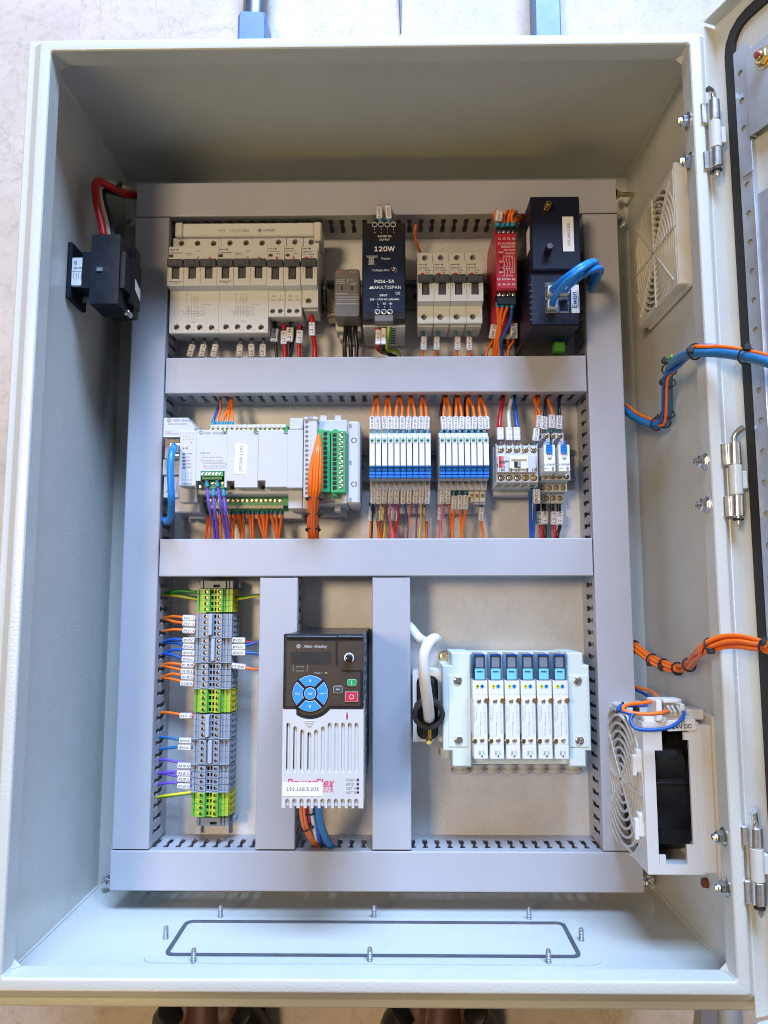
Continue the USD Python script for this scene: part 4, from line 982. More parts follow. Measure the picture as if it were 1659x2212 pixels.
# long green terminal strips above and below the modules
a, b, c, d = RECT('E', 425, 345, 1035, 395, -168)
part('terminal_strip', B(a, b, c - 4, d, -195, -168, .5), 'green', t); part('marking_strip', B(*RECT('E', 440, 338, 1020, 358, -166), -172, -166, .2), 'white', t)
part('marking_lettering', [greek(X('E', 450 + 37 * k, 349, -166)[0], X('E', 472 + 37 * k, 349, -166)[0], X('E', 600, 349, -166)[1], -165.9, .7, 100 + k) for k in range(15)], 'ink', t)
for k in range(16): part('terminal_screw', scr(X('E', 443 + 36.5 * k, 374, -168), 2.1, .9, 'slot', .4 + k), 'steel' if k % 3 else 'yzinc', t)
a, b, c, d = RECT('E', 400, 895, 1042, 985, -178)
part('terminal_strip', cat(B(a, b, c + 3, d, -205, -178, .5), B(a + 2, b - 3, c - 1, c + 4, -205, -186, .4)), 'green', t); part('marking_strip', B(*RECT('E', 415, 962, 1000, 982, -177), -181, -177, .2), 'cream', t)
part('marking_lettering', [T(s, 1.0, *X('E', 425 + 37 * k, 973, -177)[:2], -176.9, 0, 'c', bold=True) for k, s in enumerate(('+', '-', 'CM0', '0-00', 'CM1', '0-01', 'CM2', '0-02', '0-03', '0-04', '0-05', 'CM3', '0-06', '0-07', '0-08', '0-09'))], 'ink', t)
for k in range(17): part('terminal_screw', scr(X('E', 400 + 36 * k, 922, -178), 2.2, .9, 'slot', .9 + k), 'yzinc', t)
# right end of the controller, expansion housing
PB('end_section', 1050, 286, 1152, 372, -200, zm - 6); PB('end_section', 1034, 376, 1148, 826, -200, zm + .3); PB('end_section', 1040, 832, 1146, 985, -205, zm - 10)
PB('marker_ledge', 1160, 276, 1256, 900, -190, zm + 1); PB('ledge_top', 1160, 276, 1268, 300, -190, zm + 2); PB('ledge_foot', 1150, 900, 1250, 985, -205, zm - 10)
for k in range(16):
    q = X('E', 1182, 318 + 36.5 * k, zm + 1); part('indicator', cat(ext(Point(q[0], q[1]).buffer(1.7, 5).intersection(sbox(q[0] - 2, q[1] - .9, q[0] + 2, q[1] + 2)), zm + .9, zm + 1.4)), 'brown', t)
part('lettering', [T('OW16', 1.3, *X('E', 1208, 280, zm + 2)[:2], zm + 2.05, 0, 'c', bold=True), T('RELAY', 1.3, *X('E', 1208, 291, zm + 2)[:2], zm + 2.05, 0, 'c', bold=True)] + [T(str(k), 1.1, *X('E', 1212, 312 + 36.5 * k, zm + 1)[:2], zm + 1.05, 0, 'c') for k in range(16)], 'inkgrey', t)
a, b, c, d = RECT('E', 1240, 300, 1492, 948, zm - 14)
part('expansion_housing', cat(B(a, b, c, d, ZP + 8, zm - 14, .8), B(a + 3, b - 3, c - 8, d + 5, ZP + 8, ZP + 30, .8), *[B(*RECT('E', x, 266, x + 52, 305, zm - 20), -190, zm - 20, .5) for x in (1284, 1396)], B(*RECT('E', 1395, 945, 1440, 1005, zm - 26), -200, zm - 26, .5)), 'ltgrey', t)
PB('end_cap', 1496, 310, 1590, 950, -210, zm - 10, c=2.0)
for y in (330, 615, 900):
    q = RECT('E', 1510, y, 1528, y + 34, zm - 10); part('clip_slot', cat(B(q[0], q[1], q[2], q[3], zm - 10.1, zm - 9.9, 0)), 'inkgrey', t)
for y in (458, 796):
    q = X('E', 1546, y, zm - 10); rg = Point(q[0], q[1]).buffer(2.9, 10).difference(Point(q[0], q[1]).buffer(2.1, 10)).difference(sbox(q[0] - .5, q[1] - 4, q[0] + .5, q[1] + 4)); part('lock_mark', ext(rg, zm - 10, zm - 9.8), 'ink', t)
for x0, x1, yy0, yy1, lft in ((1258, 1358, 380, 858, True), (1368, 1480, 385, 862, False)):
    a, b, c, d = RECT('E', x0, yy0, x1, yy1, zm - 2)
    part('terminal_connector', cat(B(a, b, c, d, zm - 18, zm - 2, .5), B(a + 1, (a + b) / 2 - .3, c - 4, d + 1.5, zm - 18, zm - 5, .5)), 'green', t)
    for k in range(12):
        y = 408 + 37 * k + (2 if not lft else 0)
        if lft:
            q = X('E', 1325, y, zm - 2); part('wire_entry', cat(lathe(q, (0, 0, 1), [(0, 2.2), (.15, 2.2)], 14)), 'hole_shade', t)
        else:
            q = X('E', 1448, y, zm - 2); part('terminal_screw', scr(q, 2.2, .6, 'slot', k * .7), 'steel', t)
            q = RECT('E', 1382, y - 14 + 8, 1412, y + 14 + 8, zm - 2); part('wire_entry', B(q[0], q[1], q[2], q[3], zm - 2.2, zm - 1.8, 0), 'hole_shade', t)
for q in (X('E', 1283, 388, zm - 4), X('E', 1404, 388, zm - 4), X('E', 1396, 870, zm - 4)): part('fixing_screw', cat(cyl(q - [0, 0, 10], q, 2.6, 14), scr(q, 1.9, .6, 'slot')), 'green', t)
# rail feet
for x in (255, 1140, 1465):
    q = X('E', x, 1040, ZP + 8)
    ft = sbox(q[0] - 5.5, q[1] - 6, q[0] + 5.5, q[1] + 14).difference(Point(q[0], q[1] + 1).buffer(2.3, 6)).difference(sbox(q[0] - 2.0, q[1] - 8, q[0] + 2.0, q[1]))
    part('mounting_foot', ext(ft, ZP + 5, ZP + 9), 'ltgrey', t)

W10 = ['first', 'second', 'third', 'fourth', 'fifth', 'sixth', 'seventh', 'eighth', 'ninth', 'tenth']
# --- slim interface relays
xr = X('F', 145, 800, -146)[0]; pitch = (X('F', 775, 800, -146)[0] - xr) / 9
zq = -146.
def slim_relay(label, x, group):
    w = pitch - .35
    def fy(v, z): return X('F', 480, v, z)[1]
    t = thing('interface_relay', label, 'relay', (x + w / 2, yr2, ZP), group)
    prof = Polygon([(fy(1490, ZP + 22), ZP + 9), (fy(1490, ZP + 22), ZP + 22), (fy(1405, ZP + 24), ZP + 24), (fy(1405, ZP + 24), ZP + 36), (fy(1238, -186), -186), (fy(1232, -177), -177), (fy(1130, -172), -172), (fy(1120, -160), -160),
                    (fy(1092, -154), -154), (fy(690, -154), -154), (fy(690, -150), -150), (fy(632, -150), -150), (fy(628, -158), -158), (fy(590, -160), -160), (fy(585, -180), -180), (fy(585, -180), ZP + 9)])
    part('base', ext(prof, x, x + w, 'x'), 'ltgrey', t, 20)
    part('relay_body', B(x + .3, x + w - .4, fy(955, zq), fy(706, zq), -153, zq, .5), 'white', t)
    part('lamp_holder', B(x + .1, x + w - .1, fy(706, -149), fy(636, -149), -152, -148.5, .4), 'ltgrey', t)
    q = X('F', 0, 668, -148.5); part('lamp', lathe((x + w / 2, fy(667, -148.5), -148.6), (0, 0, 1), [(0, 1.6), (.8, 1.5), (1.4, .9), (1.6, .2)], 14), 'lampgreen', t)
    part('retainer', cat(B(x, x + w, fy(1090, -149), fy(1062, -149), -155, -149, .4), B(x, x + w, fy(1055, -150.5), fy(1022, -150.5), -155, -149.5, .4), B(x, x + w, fy(1015, -147), fy(958, -147), -155, -148.5, 1.2), B(x, x + w, fy(966, -146), fy(952, -146), -152, -146.5, .4)), 'blue', t)
    part('terminal_screw', scr((x + w / 2, fy(1157, -172), -174.2), 1.9, 3.2, 'cross', x), 'copperscrew', t)
    part('terminal_screw', scr((x + w / 2, fy(1425, ZP + 22), ZP + 22), 1.9, .8, 'cross', x), 'copperscrew', t)
    part('terminal_lettering', cat(T('A1', 1.2, x + w / 2 + .8, fy(603, -159), -157.9, 180, 'c', bold=True), T('14', 1.2, x + w / 2 + .3, fy(1192, -173), -172.6, 180, 'c', bold=True)), 'ink', t)
    part('wire_cap', B(x + w * .25, x + w * .75, fy(592, -162), fy(556, -162), -167, -161, .5), 'ferrule', t)
    return t
rl = slim_relay('slim white relay, first from the left in the row of ten', xr, 'slim relays of the row of ten')
rb = BASE[str(rl.GetPath())]
for k in range(1, 10):
    copy_of(rl, rb + [pitch * k, 0, 0], f'slim white relay, {W10[k]} from the left in the row of ten')
x8 = X('F', 937, 800, -146)[0]; p8 = (X('F', 1431, 800, -146)[0] - x8) / 7
for k in range(8):
    copy_of(rl, rb + [x8 - xr + p8 * k, 0, 0], f'slim white relay, {W10[k]} from the left in the row of eight', 'slim relays of the row of eight')
# rear terminal tier showing under the right end of the second row
t = thing('terminal_tier', 'beige stepped terminal tier under the right end of the row of eight relays', 'terminal tier', (X('F', 1360, 1300, -190)[0], yr2, ZP))
for k in range(3):
    a, b, c, d = RECT('F', 1260 + 64 * k, 1232, 1322 + 64 * k, 1362, -183)
    part('terminal', B(a, b, c, d, -200, -183, .5), 'beige', t); part('terminal_screw', scr(((a + b) / 2, (c + d) / 2 + .4, -183), 2.0, .8, 'cross', k), 'copperscrew', t)

# --- contactor
zc_ = -158
a, b, c, d = RECT('G', 222, 862, 792, 1355, zc_)
t = thing('contactor', 'pale grey contactor with red stripe mark and five screws per side', 'contactor', ((a + b) / 2, yr2, ZP))
part('body', cat(B(a, b, c, d, -176, zc_, .8), B(a - 1, b - 2, c - 3, d + 2, -196, -174, .8), B(a + 1, b - 4, c - 8, d + 1, ZP + 9, -194, .8)), 'ltgrey', t)
a2, b2, c2, d2 = RECT('G', 238, 995, 760, 1218, zc_ + 6)
part('front_block', plate(rrect(a2, b2, c2, d2, .6), zc_ - 1, zc_ + 6, .5), 'ltgrey', t)
a3, b3, c3, d3 = RECT('G', 402, 1005, 662, 1165, zc_ + 9)
part('indicator_hood', cut(B(a3, b3, c3, d3, zc_ + 5, zc_ + 9, .5), B(a3 + 2, b3 - 2, c3 - 2, d3 - 3, zc_ + 7.5, zc_ + 12, 0)), 'white', t)
q = RECT('G', 468, 1070, 556, 1155, zc_ + 9)
part('indicator_window', B(q[0], q[1], q[2], q[3], zc_ + 7.4, zc_ + 7.7, 0), 'hole_shade', t); part('indicator_slide', B(q[0] + (q[1] - q[0]) * .5, q[1], q[2] + .6, q[3], zc_ + 7.5, zc_ + 8.8, .3), 'tblock', t)
q = RECT('G', 258, 1003, 326, 1155, zc_ + 6)
part('red_mark', cat(B(q[0], q[0] + 3.2, q[2], q[3], zc_ + 6, zc_ + 6.15, 0), B(q[0] + 3.6, q[0] + 4.2, q[2], q[3], zc_ + 6, zc_ + 6.15, 0), B(q[0] + 4.6, q[0] + 5.1, q[2], q[3], zc_ + 6, zc_ + 6.15, 0)), 'inkred', t)
tx = [T('sprecher+', 1.7, *X('G', 260, 1082, zc_ + 6)[:2], zc_ + 6.2, bold=True), T('schuh', 1.7, *X('G', 260, 1105, zc_ + 6)[:2], zc_ + 6.2, bold=True), T('CA 4', 2.2, *X('G', 256, 1158, zc_ + 6)[:2], zc_ + 6.2), T('-5C', 2.4, *X('G', 256, 1202, zc_ + 6)[:2], zc_ + 6.2, bold=True),
      T('1 0', 2.2, *X('G', 482, 1206, zc_ + 6)[:2], zc_ + 6.2), T('10', 2.6, *X('G', 696, 1200, zc_ + 6)[:2], zc_ + 6.2, bold=True)]
for x, s in ((418, 1110), (642, 1110), (426, 1195), (642, 1195), (760, 1185), (243, 1130)): tx.append(bar(X('G', x, s - 26, zc_ + 6), X('G', x, s + 22, zc_ + 6), .8, zc_ + 6.2))
for x, s in ((256, '1'), (360, '3'), (466, '5'), (572, '13'), (668, 'A1')): tx.append(T(s, 1.5, *X('G', x, 878, zc_)[:2], zc_ + .05, 0, 'c'))
for x, s in ((246, 'L1'), (356, 'L2'), (466, 'L3'), (576, 'NO')): tx.append(T(s, 1.4, *X('G', x, 966, zc_)[:2], zc_ + .05, 0, 'c'))
for x, s in ((246, 'T1'), (350, 'T2'), (460, 'T3')): tx.append(T(s, 1.4, *X('G', x, 1246, zc_)[:2], zc_ + .05, 0, 'c'))
for x, s in ((270, '2'), (378, '4'), (480, '6'), (580, '14'), (690, 'A2')): tx.append(T(s, 1.4, *X('G', x, 1338, zc_)[:2], zc_ + .05, 0, 'c'))
part('lettering', tx, 'ink', t)
for k, x in enumerate((287, 394, 506, 614, 725)):
    for y, m in ((922, 'yzinc'), (1292, 'steel' if k < 3 else 'yzinc')):
        p = X('G', x + (5 if y > 1000 else 0), y, zc_); part('screw_well', lathe((p[0], p[1], zc_), (0, 0, 1), [(0, 3.3), (.15, 3.3)], 18), 'hole_shade', t); part('terminal_screw', scr((p[0], p[1], zc_ + .1), 2.7, .9, 'cross', k + y), m, t)
for k in range(6):
    for y0, y1 in ((835, 866), (1352, 1402)):
        x = 222 + 110 * k; q = RECT('G', x - 4, y0, x + 10, y1, zc_ - 3); part('barrier', B(q[0], q[1], q[2], q[3], -185, zc_ - 3, .3), 'ltgrey', t)
q = RECT('G', 535, 1470, 670, 1545, ZP + 14); part('rail_foot', B(q[0], q[1], q[2], q[3] + 8, ZP + 8, ZP + 14, .6), 'beige', t)
q = RECT('G', 370, 1470, 470, 1505, ZP + 16); part('release_slide', B(q[0], q[1], q[2], q[3] + 6, ZP + 8, ZP + 16, .6), 'ltgrey', t)

# --- two plug-in relays in stepped sockets
def plug_relay(label, x0):
    o = x0 - 860
    def G(x, y, z): return X('G', x + o, y, z)
    def GR(x0_, y0_, x1_, y1_, z): return RECT('G', x0_ + o, y0_, x1_ + o, y1_, z)
    q = GR(860, 852, 1020, 1210, -138)
    t = thing('plug_in_relay', label, 'relay', ((q[0] + q[1]) / 2, yr2, ZP), 'white plug-in relays at the right end of the middle row')
    part('relay_body', B(q[0], q[1], q[2], q[3], -168, -138, .6), 'white', t)
    bx = GR(790, 690, 944, 850, -172); b2 = GR(832, 1228, 1028, 1322, -165); b3 = GR(792, 1382, 990, 1478, -186); b4 = GR(770, 1512, 948, 1612, -200)
    part('socket', cat(B(bx[0], bx[1], bx[2] - 4, bx[3], ZP + 12, -172, .6), B(b2[0], b2[1], b2[2], b2[3] + 3, ZP + 12, -165, .6), B(b3[0], b3[1], b3[2], b3[3] + 4, ZP + 10, -186, .6), B(b4[0], b4[1], b4[2] - 2, b4[3] + 4, ZP + 9, -200, .6),
                       B(q[0] + 1, q[1] + .5, b2[3] - 2, bx[2] - 2, ZP + 10, -170, .5)), 'ltgrey', t)
    for x, y, z in ((795, 740, -172), (890, 738, -172), (878, 1275, -165), (975, 1278, -165), (842, 1425, -186), (935, 1428, -186), (805, 1562, -200), (895, 1566, -200)):
        p = G(x, y, z); part('screw_well', lathe((p[0], p[1], z), (0, 0, 1), [(0, 2.8), (.12, 2.8)], 16), 'hole_shade', t); part('terminal_screw', scr((p[0], p[1], z + .1), 2.2, .8, 'cross', x), 'copperscrew', t)
    p, p2 = G(812, 890, -160), G(838, 808, -160)
    part('release_lever', tube([p, p2, p2 + [3, 3, -6]], 2.2, 10), 'toggle', t)
    q1 = GR(890, 850, 980, 970, -137)
    part('blue_tab', cat(plate(rrect(q1[0], q1[1], q1[2], q1[3], 1.2), -138.2, -137, .3), *[B(q1[0] + 1, q1[1] - 1, q1[2] + 3.5 + k * 2.6, q1[2] + 4.4 + k * 2.6, -137.2, -136.5, .2) for k in range(4)]), 'blue', t)
    part('lettering', cat(turn(T('RF1', 1.9, 0, 0, -137.9, 180, 'c'), 0).apply_translation([*G(940, 1018, -138)[:2], 0]), move(logo(0, 0, 2.2, 0, True), (G(1008, 1105, -138)[0], G(940, 1103, -138)[1], -137.9)), greek(G(875, 1168, -138)[0], G(928, 1168, -138)[0], G(900, 1168, -138)[1], -137.95, .8, 5),
                          bar(G(918, 1040, -138), G(962, 1040, -138), 1.5, -137.95), bar(G(968, 1172, -138), G(998, 1172, -138), 4.0, -137.95), greek(G(905, 988, -138)[0], G(990, 988, -138)[0], G(900, 986, -138)[1], -137.95, 1.0, 6)), 'inkgrey', t)
    return t
pr_ = plug_relay('white plug-in relay with blue tab, the one next to the contactor', 860)
dxr = X('G', 1055, 1000, -138)[0] - X('G', 860, 1000, -138)[0]
copy_of(pr_, BASE[str(pr_.GetPath())] + [dxr, 0, 0], 'white plug-in relay with blue tab, the one at the far right end of its rail')

# ================================================================== ROW 3: terminal strip, motor drive, valve block; fans on the right wall
# --- upright rail with the terminal blocks
xt0, xt1 = avg(X('H', 660, 500, -178)[0], X('I', 565, 1300, -178)[0]), avg(X('H', 1138, 500, -178)[0], X('I', 1062, 1300, -178)[0])
xt0 = X('H', 640, 1000, -178)[0]; xt1 = X('H', 1128, 1000, -178)[0]
xm = (xt0 + xt1) / 2; wt = xt1 - xt0
yt_top, yt_bot = X('H', 900, 205, -200)[1], X('I', 880, 1705, ZP + 5)[1]
t = thing('terminal_rail', 'upright steel rail end showing below the terminal strip', 'mounting rail', (xm, (yt_top + yt_bot) / 2, ZP))
xc_ = X('I', 880, 1680, ZP + 6)[0]
pr = sbox(xc_ - 17.5, ZP + 6.5, xc_ - 12.5, ZP + 7.5).union(sbox(xc_ + 12.5, ZP + 6.5, xc_ + 17.5, ZP + 7.5)).union(sbox(xc_ - 13.5, ZP + .2, xc_ - 12.5, ZP + 7.5)).union(sbox(xc_ + 12.5, ZP + .2, xc_ + 13.5, ZP + 7.5)).union(sbox(xc_ - 13.5, ZP + .2, xc_ + 13.5, ZP + 1.2))
part('rail', ext(pr, yt_bot, yt_top, 'y'), 'galv', t)
ztb = -178.
ytop = X('H', 900, 322, ztb)[1]; ybot = X('I', 810, 1495, ztb)[1]
# eight clusters of four, thin partitions between the grey ones
rows = [('pe', 320, 635, 'H'), ('g', 655, 968, 'H'), ('g', 985, 1308, 'H'), ('g', 1328, 1660, 'H'), ('pe', 1678, 1992, 'H'), ('g', 105, 430, 'I'), ('g', 450, 775, 'I'), ('g', 798, 1150, 'I'), ('pe', 1160, 1495, 'I')]
del rows[7 + 1:]; rows.append(('pe', 1160, 1495, 'I'))
pt = 6.05
hts = dict(sh=8.0)
def block(name, label, m, group, y):
    t = thing(name, label, 'terminal block', (xm, y, ZP), group)
    a, w, h = xm - wt / 2, wt, ztb
    f = lambda u: a + w * u
    poly = Polygon([(f(-.01), ZP + 8), (f(-.01), h - 13), (f(0), h - 7.5), (f(0), h - 4), (f(.06), h - 4), (f(.06), h - 5.5), (f(.10), h - 5.5), (f(.10), h - 3.5), (f(.17), h - 3.5), (f(.18), h), (f(.385), h), (f(.39), h - 3), (f(.58), h - 3), (f(.585), h), (f(.74), h),
                    (f(.75), h - 3.5), (f(.79), h - 3.5), (f(.79), h - 5), (f(.84), h - 5), (f(.84), h - 3.0), (f(.89), h - 3.0), (f(.89), h - 4.5), (f(.95), h - 4.5), (f(.95), h - 3.2), (f(1.0), h - 3.2), (f(1.0), h - 8), (f(1.06), h - 14), (f(1.06), h - 27), (f(1.0), h - 30), (f(1.0), ZP + 8)])
    body = ext(poly, y - pt / 2 + .06, y + pt / 2 - .06, 'y')
    hl = [lathe((f(.285), y, h - 5), (0, 0, 1), [(0, 1.95), (9, 1.95)], 14), lathe((f(.66), y, h - 5), (0, 0, 1), [(0, 1.95), (9, 1.95)], 14), B(f(.41), f(.475), y - 1.9, y + 1.9, h - 11, h + 2, 0), B(f(.505), f(.555), y - 1.9, y + 1.9, h - 11, h + 2, 0),
          B(f(1.02), f(1.09), y - 1.9, y + 1.9, h - 26, h - 18, 0), fixhull([(f(.98), y + 2.3, h - 9), (f(1.08), y + 2.3, h - 6), (f(1.08), y + 2.3, h - 16), (f(.98), y - 1.2, h - 13), (f(1.08), y - 2.3, h - 15), (f(1.08), y - 2.3, h - 17), (f(.99), y - 2, h - 15)])]
    part('body', cut(body, *hl), m, t, 20)
    part('clamp_screw', scr((f(.285), y, h - 3.6), 1.75, .9, 'slot', .8), 'copperscrew', t); part('clamp_screw', scr((f(.66), y, h - 3.6), 1.75, .9, 'slot', 2.2), 'copperscrew', t)
    part('bridge_contact', B(f(.42), f(.555), y - 1.6, y + 1.6, h - 10.5, h - 9.5, 0), 'hole_shade', t)
    return t
gl_ = ['in the top cluster of four', 'in the cluster beside tags 24V-2', 'in the cluster beside the upper 0VDC tags', 'in the cluster beside the DI tags', 'in the middle cluster of four', 'in the cluster beside tag 24V-3', 'in the cluster beside the lower 0VDC tags', 'in the cluster beside the AI tags', 'in the bottom cluster of four']
protos = {}
for ri, (kind, cy0, cy1, crop) in enumerate(rows):
    ya, yb = X(crop, 880, cy0, ztb)[1], X(crop, 880, cy1, ztb)[1]
    step = (ya - yb) / 4
    for k in range(4):
        y = ya - step * (k + .5)
        lb = ('yellow and green earth terminal' if kind == 'pe' else 'grey terminal block') + ', ' + ('topmost', 'second', 'third', 'lowest')[k] + ' ' + gl_[ri]
        gp = ('earth terminals ' if kind == 'pe' else 'grey terminals ') + gl_[ri]
        if kind not in protos: pt = step * .985 if kind == 'g' else step * .97; protos[kind] = block('earth_terminal' if kind == 'pe' else 'grey_terminal', lb, 'pe' if kind == 'pe' else 'tblock', gp, y)
        else: copy_of(protos[kind], (xm, y, ZP), lb, gp)
    if kind == 'g':
        nxt = rows[ri + 1][0]
        yy = yb - .55
        single('partition_plate', B(xt0 - .4, xt1 + .6, yy - .5, yy + .5, ZP + 9, ztb - .4, .2), 'tblock', f'thin grey partition plate closing the terminals {gl_[ri][3:]}', 'partition plate')
for crop, x0, x1, y0, y1, lb in (('H', 822, 866, 655, 948, 'light grey bridge bar across the terminals beside the tags 24V-2'), ('H', 862, 895, 992, 1298, 'light grey bridge bar across the terminals beside the upper 0VDC tags'),
                                 ('I', 780, 822, 112, 418, 'light grey bridge bar across the terminals beside the tag 24V-3'), ('I', 820, 858, 460, 776, 'light grey bridge bar across the terminals beside the lower 0VDC tags')):
    q = RECT(crop, x0, y0, x1, y1, ztb + 2); xx = (q[0] + q[1]) / 2
    single('bridge_bar', plate(rrect(xx - 2.1, xx + 2.1, q[2], q[3], 1.5), ztb - 4, ztb + 2, .6), 'bridge', lb, 'bridge bar')
for crop, y0, y1, lb, zt in (('H', 208, 318, 'grey end clamp at the top of the terminal strip', -188), ('I', 1500, 1615, 'grey end clamp at the bottom of the terminal strip', -188)):
    a = xt0 + (1.5 if crop == 'H' else 4); b = xt1 - 1; _, _, c, d = RECT(crop, 700, y0, 1000, y1, zt)
    t = thing('end_clamp', lb, 'end clamp', ((a + b) / 2, (c + d) / 2, ZP))
    m_ = cut(B(a, b, c, d, ZP + 6, zt, .6), B(a + 14, a + 21, c + 1.5, c + (d - c) * .5, zt - 9, zt + 2, 0), B(a + 3, a + 4.5, c - 1, d + 1, zt - 2, zt + 2, 0), B(b - 8, b - 6.5, c - 1, d + 1, zt - 3, zt + 2, 0), B(b - 4.5, b - 3.5, c - 1, d + 1, zt - 3, zt + 2, 0))
    part('body', m_, 'tblock', t)
    part('screw_well', B(a + 14.2, a + 20.8, c + 1.7, c + (d - c) * .49, zt - 8.9, zt - 4, 0), 'hole_shade', t)
    part('side_wing', B(b + .2, b + 5, c + 1, d - 2, ZP + 8, zt - 12, .6), 'tblock', t)

# --- motor drive
zv = -53.
a, b, _, d = RECT('J', 316, 240, 1292, 1000, zv); c = X('K', 600, 945, zv)[1]; a = avg(X('J', 312, 600, zv)[0], X('K', 292, 600, zv)[0]); b = avg(X('J', 1296, 600, zv)[0], X('K', 1290, 600, zv)[0])
t = thing('motor_drive', 'motor drive with brown keypad, blue round keys and pale slotted lower cover', 'motor drive', ((a + b) / 2, (c + d) / 2, ZP))
part('heatsink_body', cat(B(a + 1, b - .8, c + 6, d - .5, ZP + .6, zv - 26, 1), B(a + .5, b - .3, c + (d - c) * .5, d - .3, zv - 30, zv - 6, 1)), 'vfdblack', t)
for k in range(16):                     # ribs of the right flank
    y = d - 8 - k * 8.6
    part('flank_rib', fixhull([(b - .9, y, zv - 30), (b - .9, y - 5, zv - 30), (b - .9, y - 2, zv - 50), (b - .9, y - 7, zv - 50), (b + .5, y - 1, zv - 31), (b + .5, y - 4, zv - 31), (b + .5, y - 3, zv - 49), (b + .5, y - 6, zv - 49)]), 'vfdblack', t)
    if k % 2 == 0: part('flank_slot', B(b - .85, b - .7, y - 5, y - 1, zv - 100, zv - 60, 0), 'brown', t)
# keypad panel with its round lower bulge
cxk, cyk, _ = X('J', 643, 968, zv); rk = (X('J', 860, 968, zv)[0] - X('J', 430, 968, zv)[0]) / 2
yk = X('J', 700, 1160, zv)[1]
pan = sbox(a, yk, b, d).union(Point(cxk, cyk).buffer(rk * 1.42, 24).intersection(sbox(a + 12, c, b - 12, d)))
pan = pan.buffer(1.2).buffer(-2.4).buffer(1.2)
part('keypad_frame', plate(pan, zv - 12, zv + .6, .8), 'vfdblack', t)
face = pan.buffer(-2.6).intersection(sbox(a, c, b, X('J', 700, 332, zv)[1]))
nt = rrect(X('J', 970, 400, zv)[0], b + 5, X('J', 970, 700, zv)[1], d + 5, 9)
part('keypad_face', plate(face.difference(nt.buffer(1.0)), zv + .5, zv + 1.2, .2), 'panelbrown', t)
q = RECT('J', 982, 330, 1286, 690, zv)
part('knob_panel', plate(rrect(q[0], q[1], q[2] + .5, q[3], 2.5).union(sbox((q[0] + q[1]) / 2, q[2] + .5, q[1], q[3])).union(sbox(q[0], (q[2] + q[3]) / 2, q[1], q[3])), zv + .5, zv + 1.1, .2), 'panelbrown', t)
q = RECT('J', 355, 252, 975, 308, zv); part('top_bar', cyl((q[0], (q[2] + q[3]) / 2, zv), (q[1], (q[2] + q[3]) / 2, zv), (q[3] - q[2]) / 2, 18), 'vfdblack', t)
q = RECT('J', 985, 252, 1290, 308, zv); part('top_bar', cyl((q[0], (q[2] + q[3]) / 2, zv), (q[1], (q[2] + q[3]) / 2, zv), (q[3] - q[2]) / 2, 18), 'vfdblack', t)
zf = zv + 1.25
q = RECT('J', 405, 458, 895, 612, zv); part('display', plate(rrect(*q, .3), zf - .1, zf + .15, .05), 'lcd', t)
emblem(497, 391, zf, 1.75, 'J', t, 'inksilver', 'panelbrown')
tx = [T('Allen-Bradley', 2.25, *(X('J', 704, 393, zf)[:2]), zf + .02, 0, 'c', bold=True, slant=.2), T('FAULT', 1.6, *(X('J', 742, 719, zf)[:2]), zf, 0, 'c'), T('ENET LINK', .9, *(X('J', 516, 643, zf)[:2]), zf, 0, 'c'), T('EtherNet/IP', .9, *(X('J', 516, 694, zf)[:2]), zf, 0, 'c'),
      pline([X('J', x, y, zf) for x, y in ((430, 616), (430, 688), (445, 697))], .25, zf), pline([X('J', x, y, zf) for x, y in ((606, 616), (606, 688), (592, 697))], .25, zf)]
part('lettering', tx, 'inksilver', t)
q = X('J', 833, 719, zf); part('fault_lamp', plate(rrect(q[0] - 1.2, q[0] + 1.2, q[1] - .85, q[1] + .85, .8), zf - .1, zf + .3, .1), 'tancol', t)
# ring of keys
ring = Point(cxk, cyk).buffer(rk, 32).difference(Point(cxk, cyk).buffer(rk * .44, 24))
part('key_surround', plate(Point(cxk, cyk).buffer(rk * 1.06, 32), zf - .1, zf + .1, .05), 'navy', t)
g = math.sqrt(.5) * rk * 1.6
xx = unary_union([LineString([(cxk - g, cyk - g), (cxk + g, cyk + g)]).buffer(rk * .085), LineString([(cxk - g, cyk + g), (cxk + g, cyk - g)]).buffer(rk * .085)])
for piece in polys(ring.difference(xx)) + [Point(cxk, cyk).buffer(rk * .335, 24)]:
    kp = part('key', plate(piece.buffer(-.25), zf, zf + 1.3, .35), 'keyblue', t)
    part('key_border', ext(piece.difference(piece.buffer(-.28)), zf, zf + 1.0), 'inkwhite', kp)
zk = zf + 1.35
tx = [T('Esc', 1.9, cxk - rk * .71, cyk, zk, 0, 'c'), T('Sel', 1.9, cxk, cyk, zk, 0, 'c'), ext(Polygon([(cxk - .75, cyk + rk * .66), (cxk + .75, cyk + rk * .66), (cxk, cyk + rk * .84)]), zk, zk + .1), ext(Polygon([(cxk - .75, cyk - rk * .66), (cxk + .75, cyk - rk * .66), (cxk, cyk - rk * .84)]), zk, zk + .1),
      pline([(cxk + rk * .86, cyk + .9), (cxk + rk * .86, cyk), (cxk + rk * .68, cyk)], .3, zk), ext(Polygon([(cxk + rk * .58, cyk), (cxk + rk * .70, cyk + .7), (cxk + rk * .70, cyk - .7)]), zk, zk + .1)]
part('key_lettering', tx, 'inkwhite', t)
def key(x0, y0, x1, y1, m, r):
    q = RECT('J', x0, y0, x1, y1, zf); sh = rrect(*q, r); k_ = part('key', plate(sh, zf, zf + 1.2, .4), m, t); part('key_border', ext(sh.difference(sh.buffer(-.32)), zf, zf + 1.0), 'inkwhite', k_); return q
q = key(1098, 793, 1206, 878, 'keygreen', 1.6); part('key_lettering', bar(((q[0] + q[1]) / 2, q[2] + 1.2), ((q[0] + q[1]) / 2, q[3] - 1.2), .4, zk - .1), 'inkwhite', t)
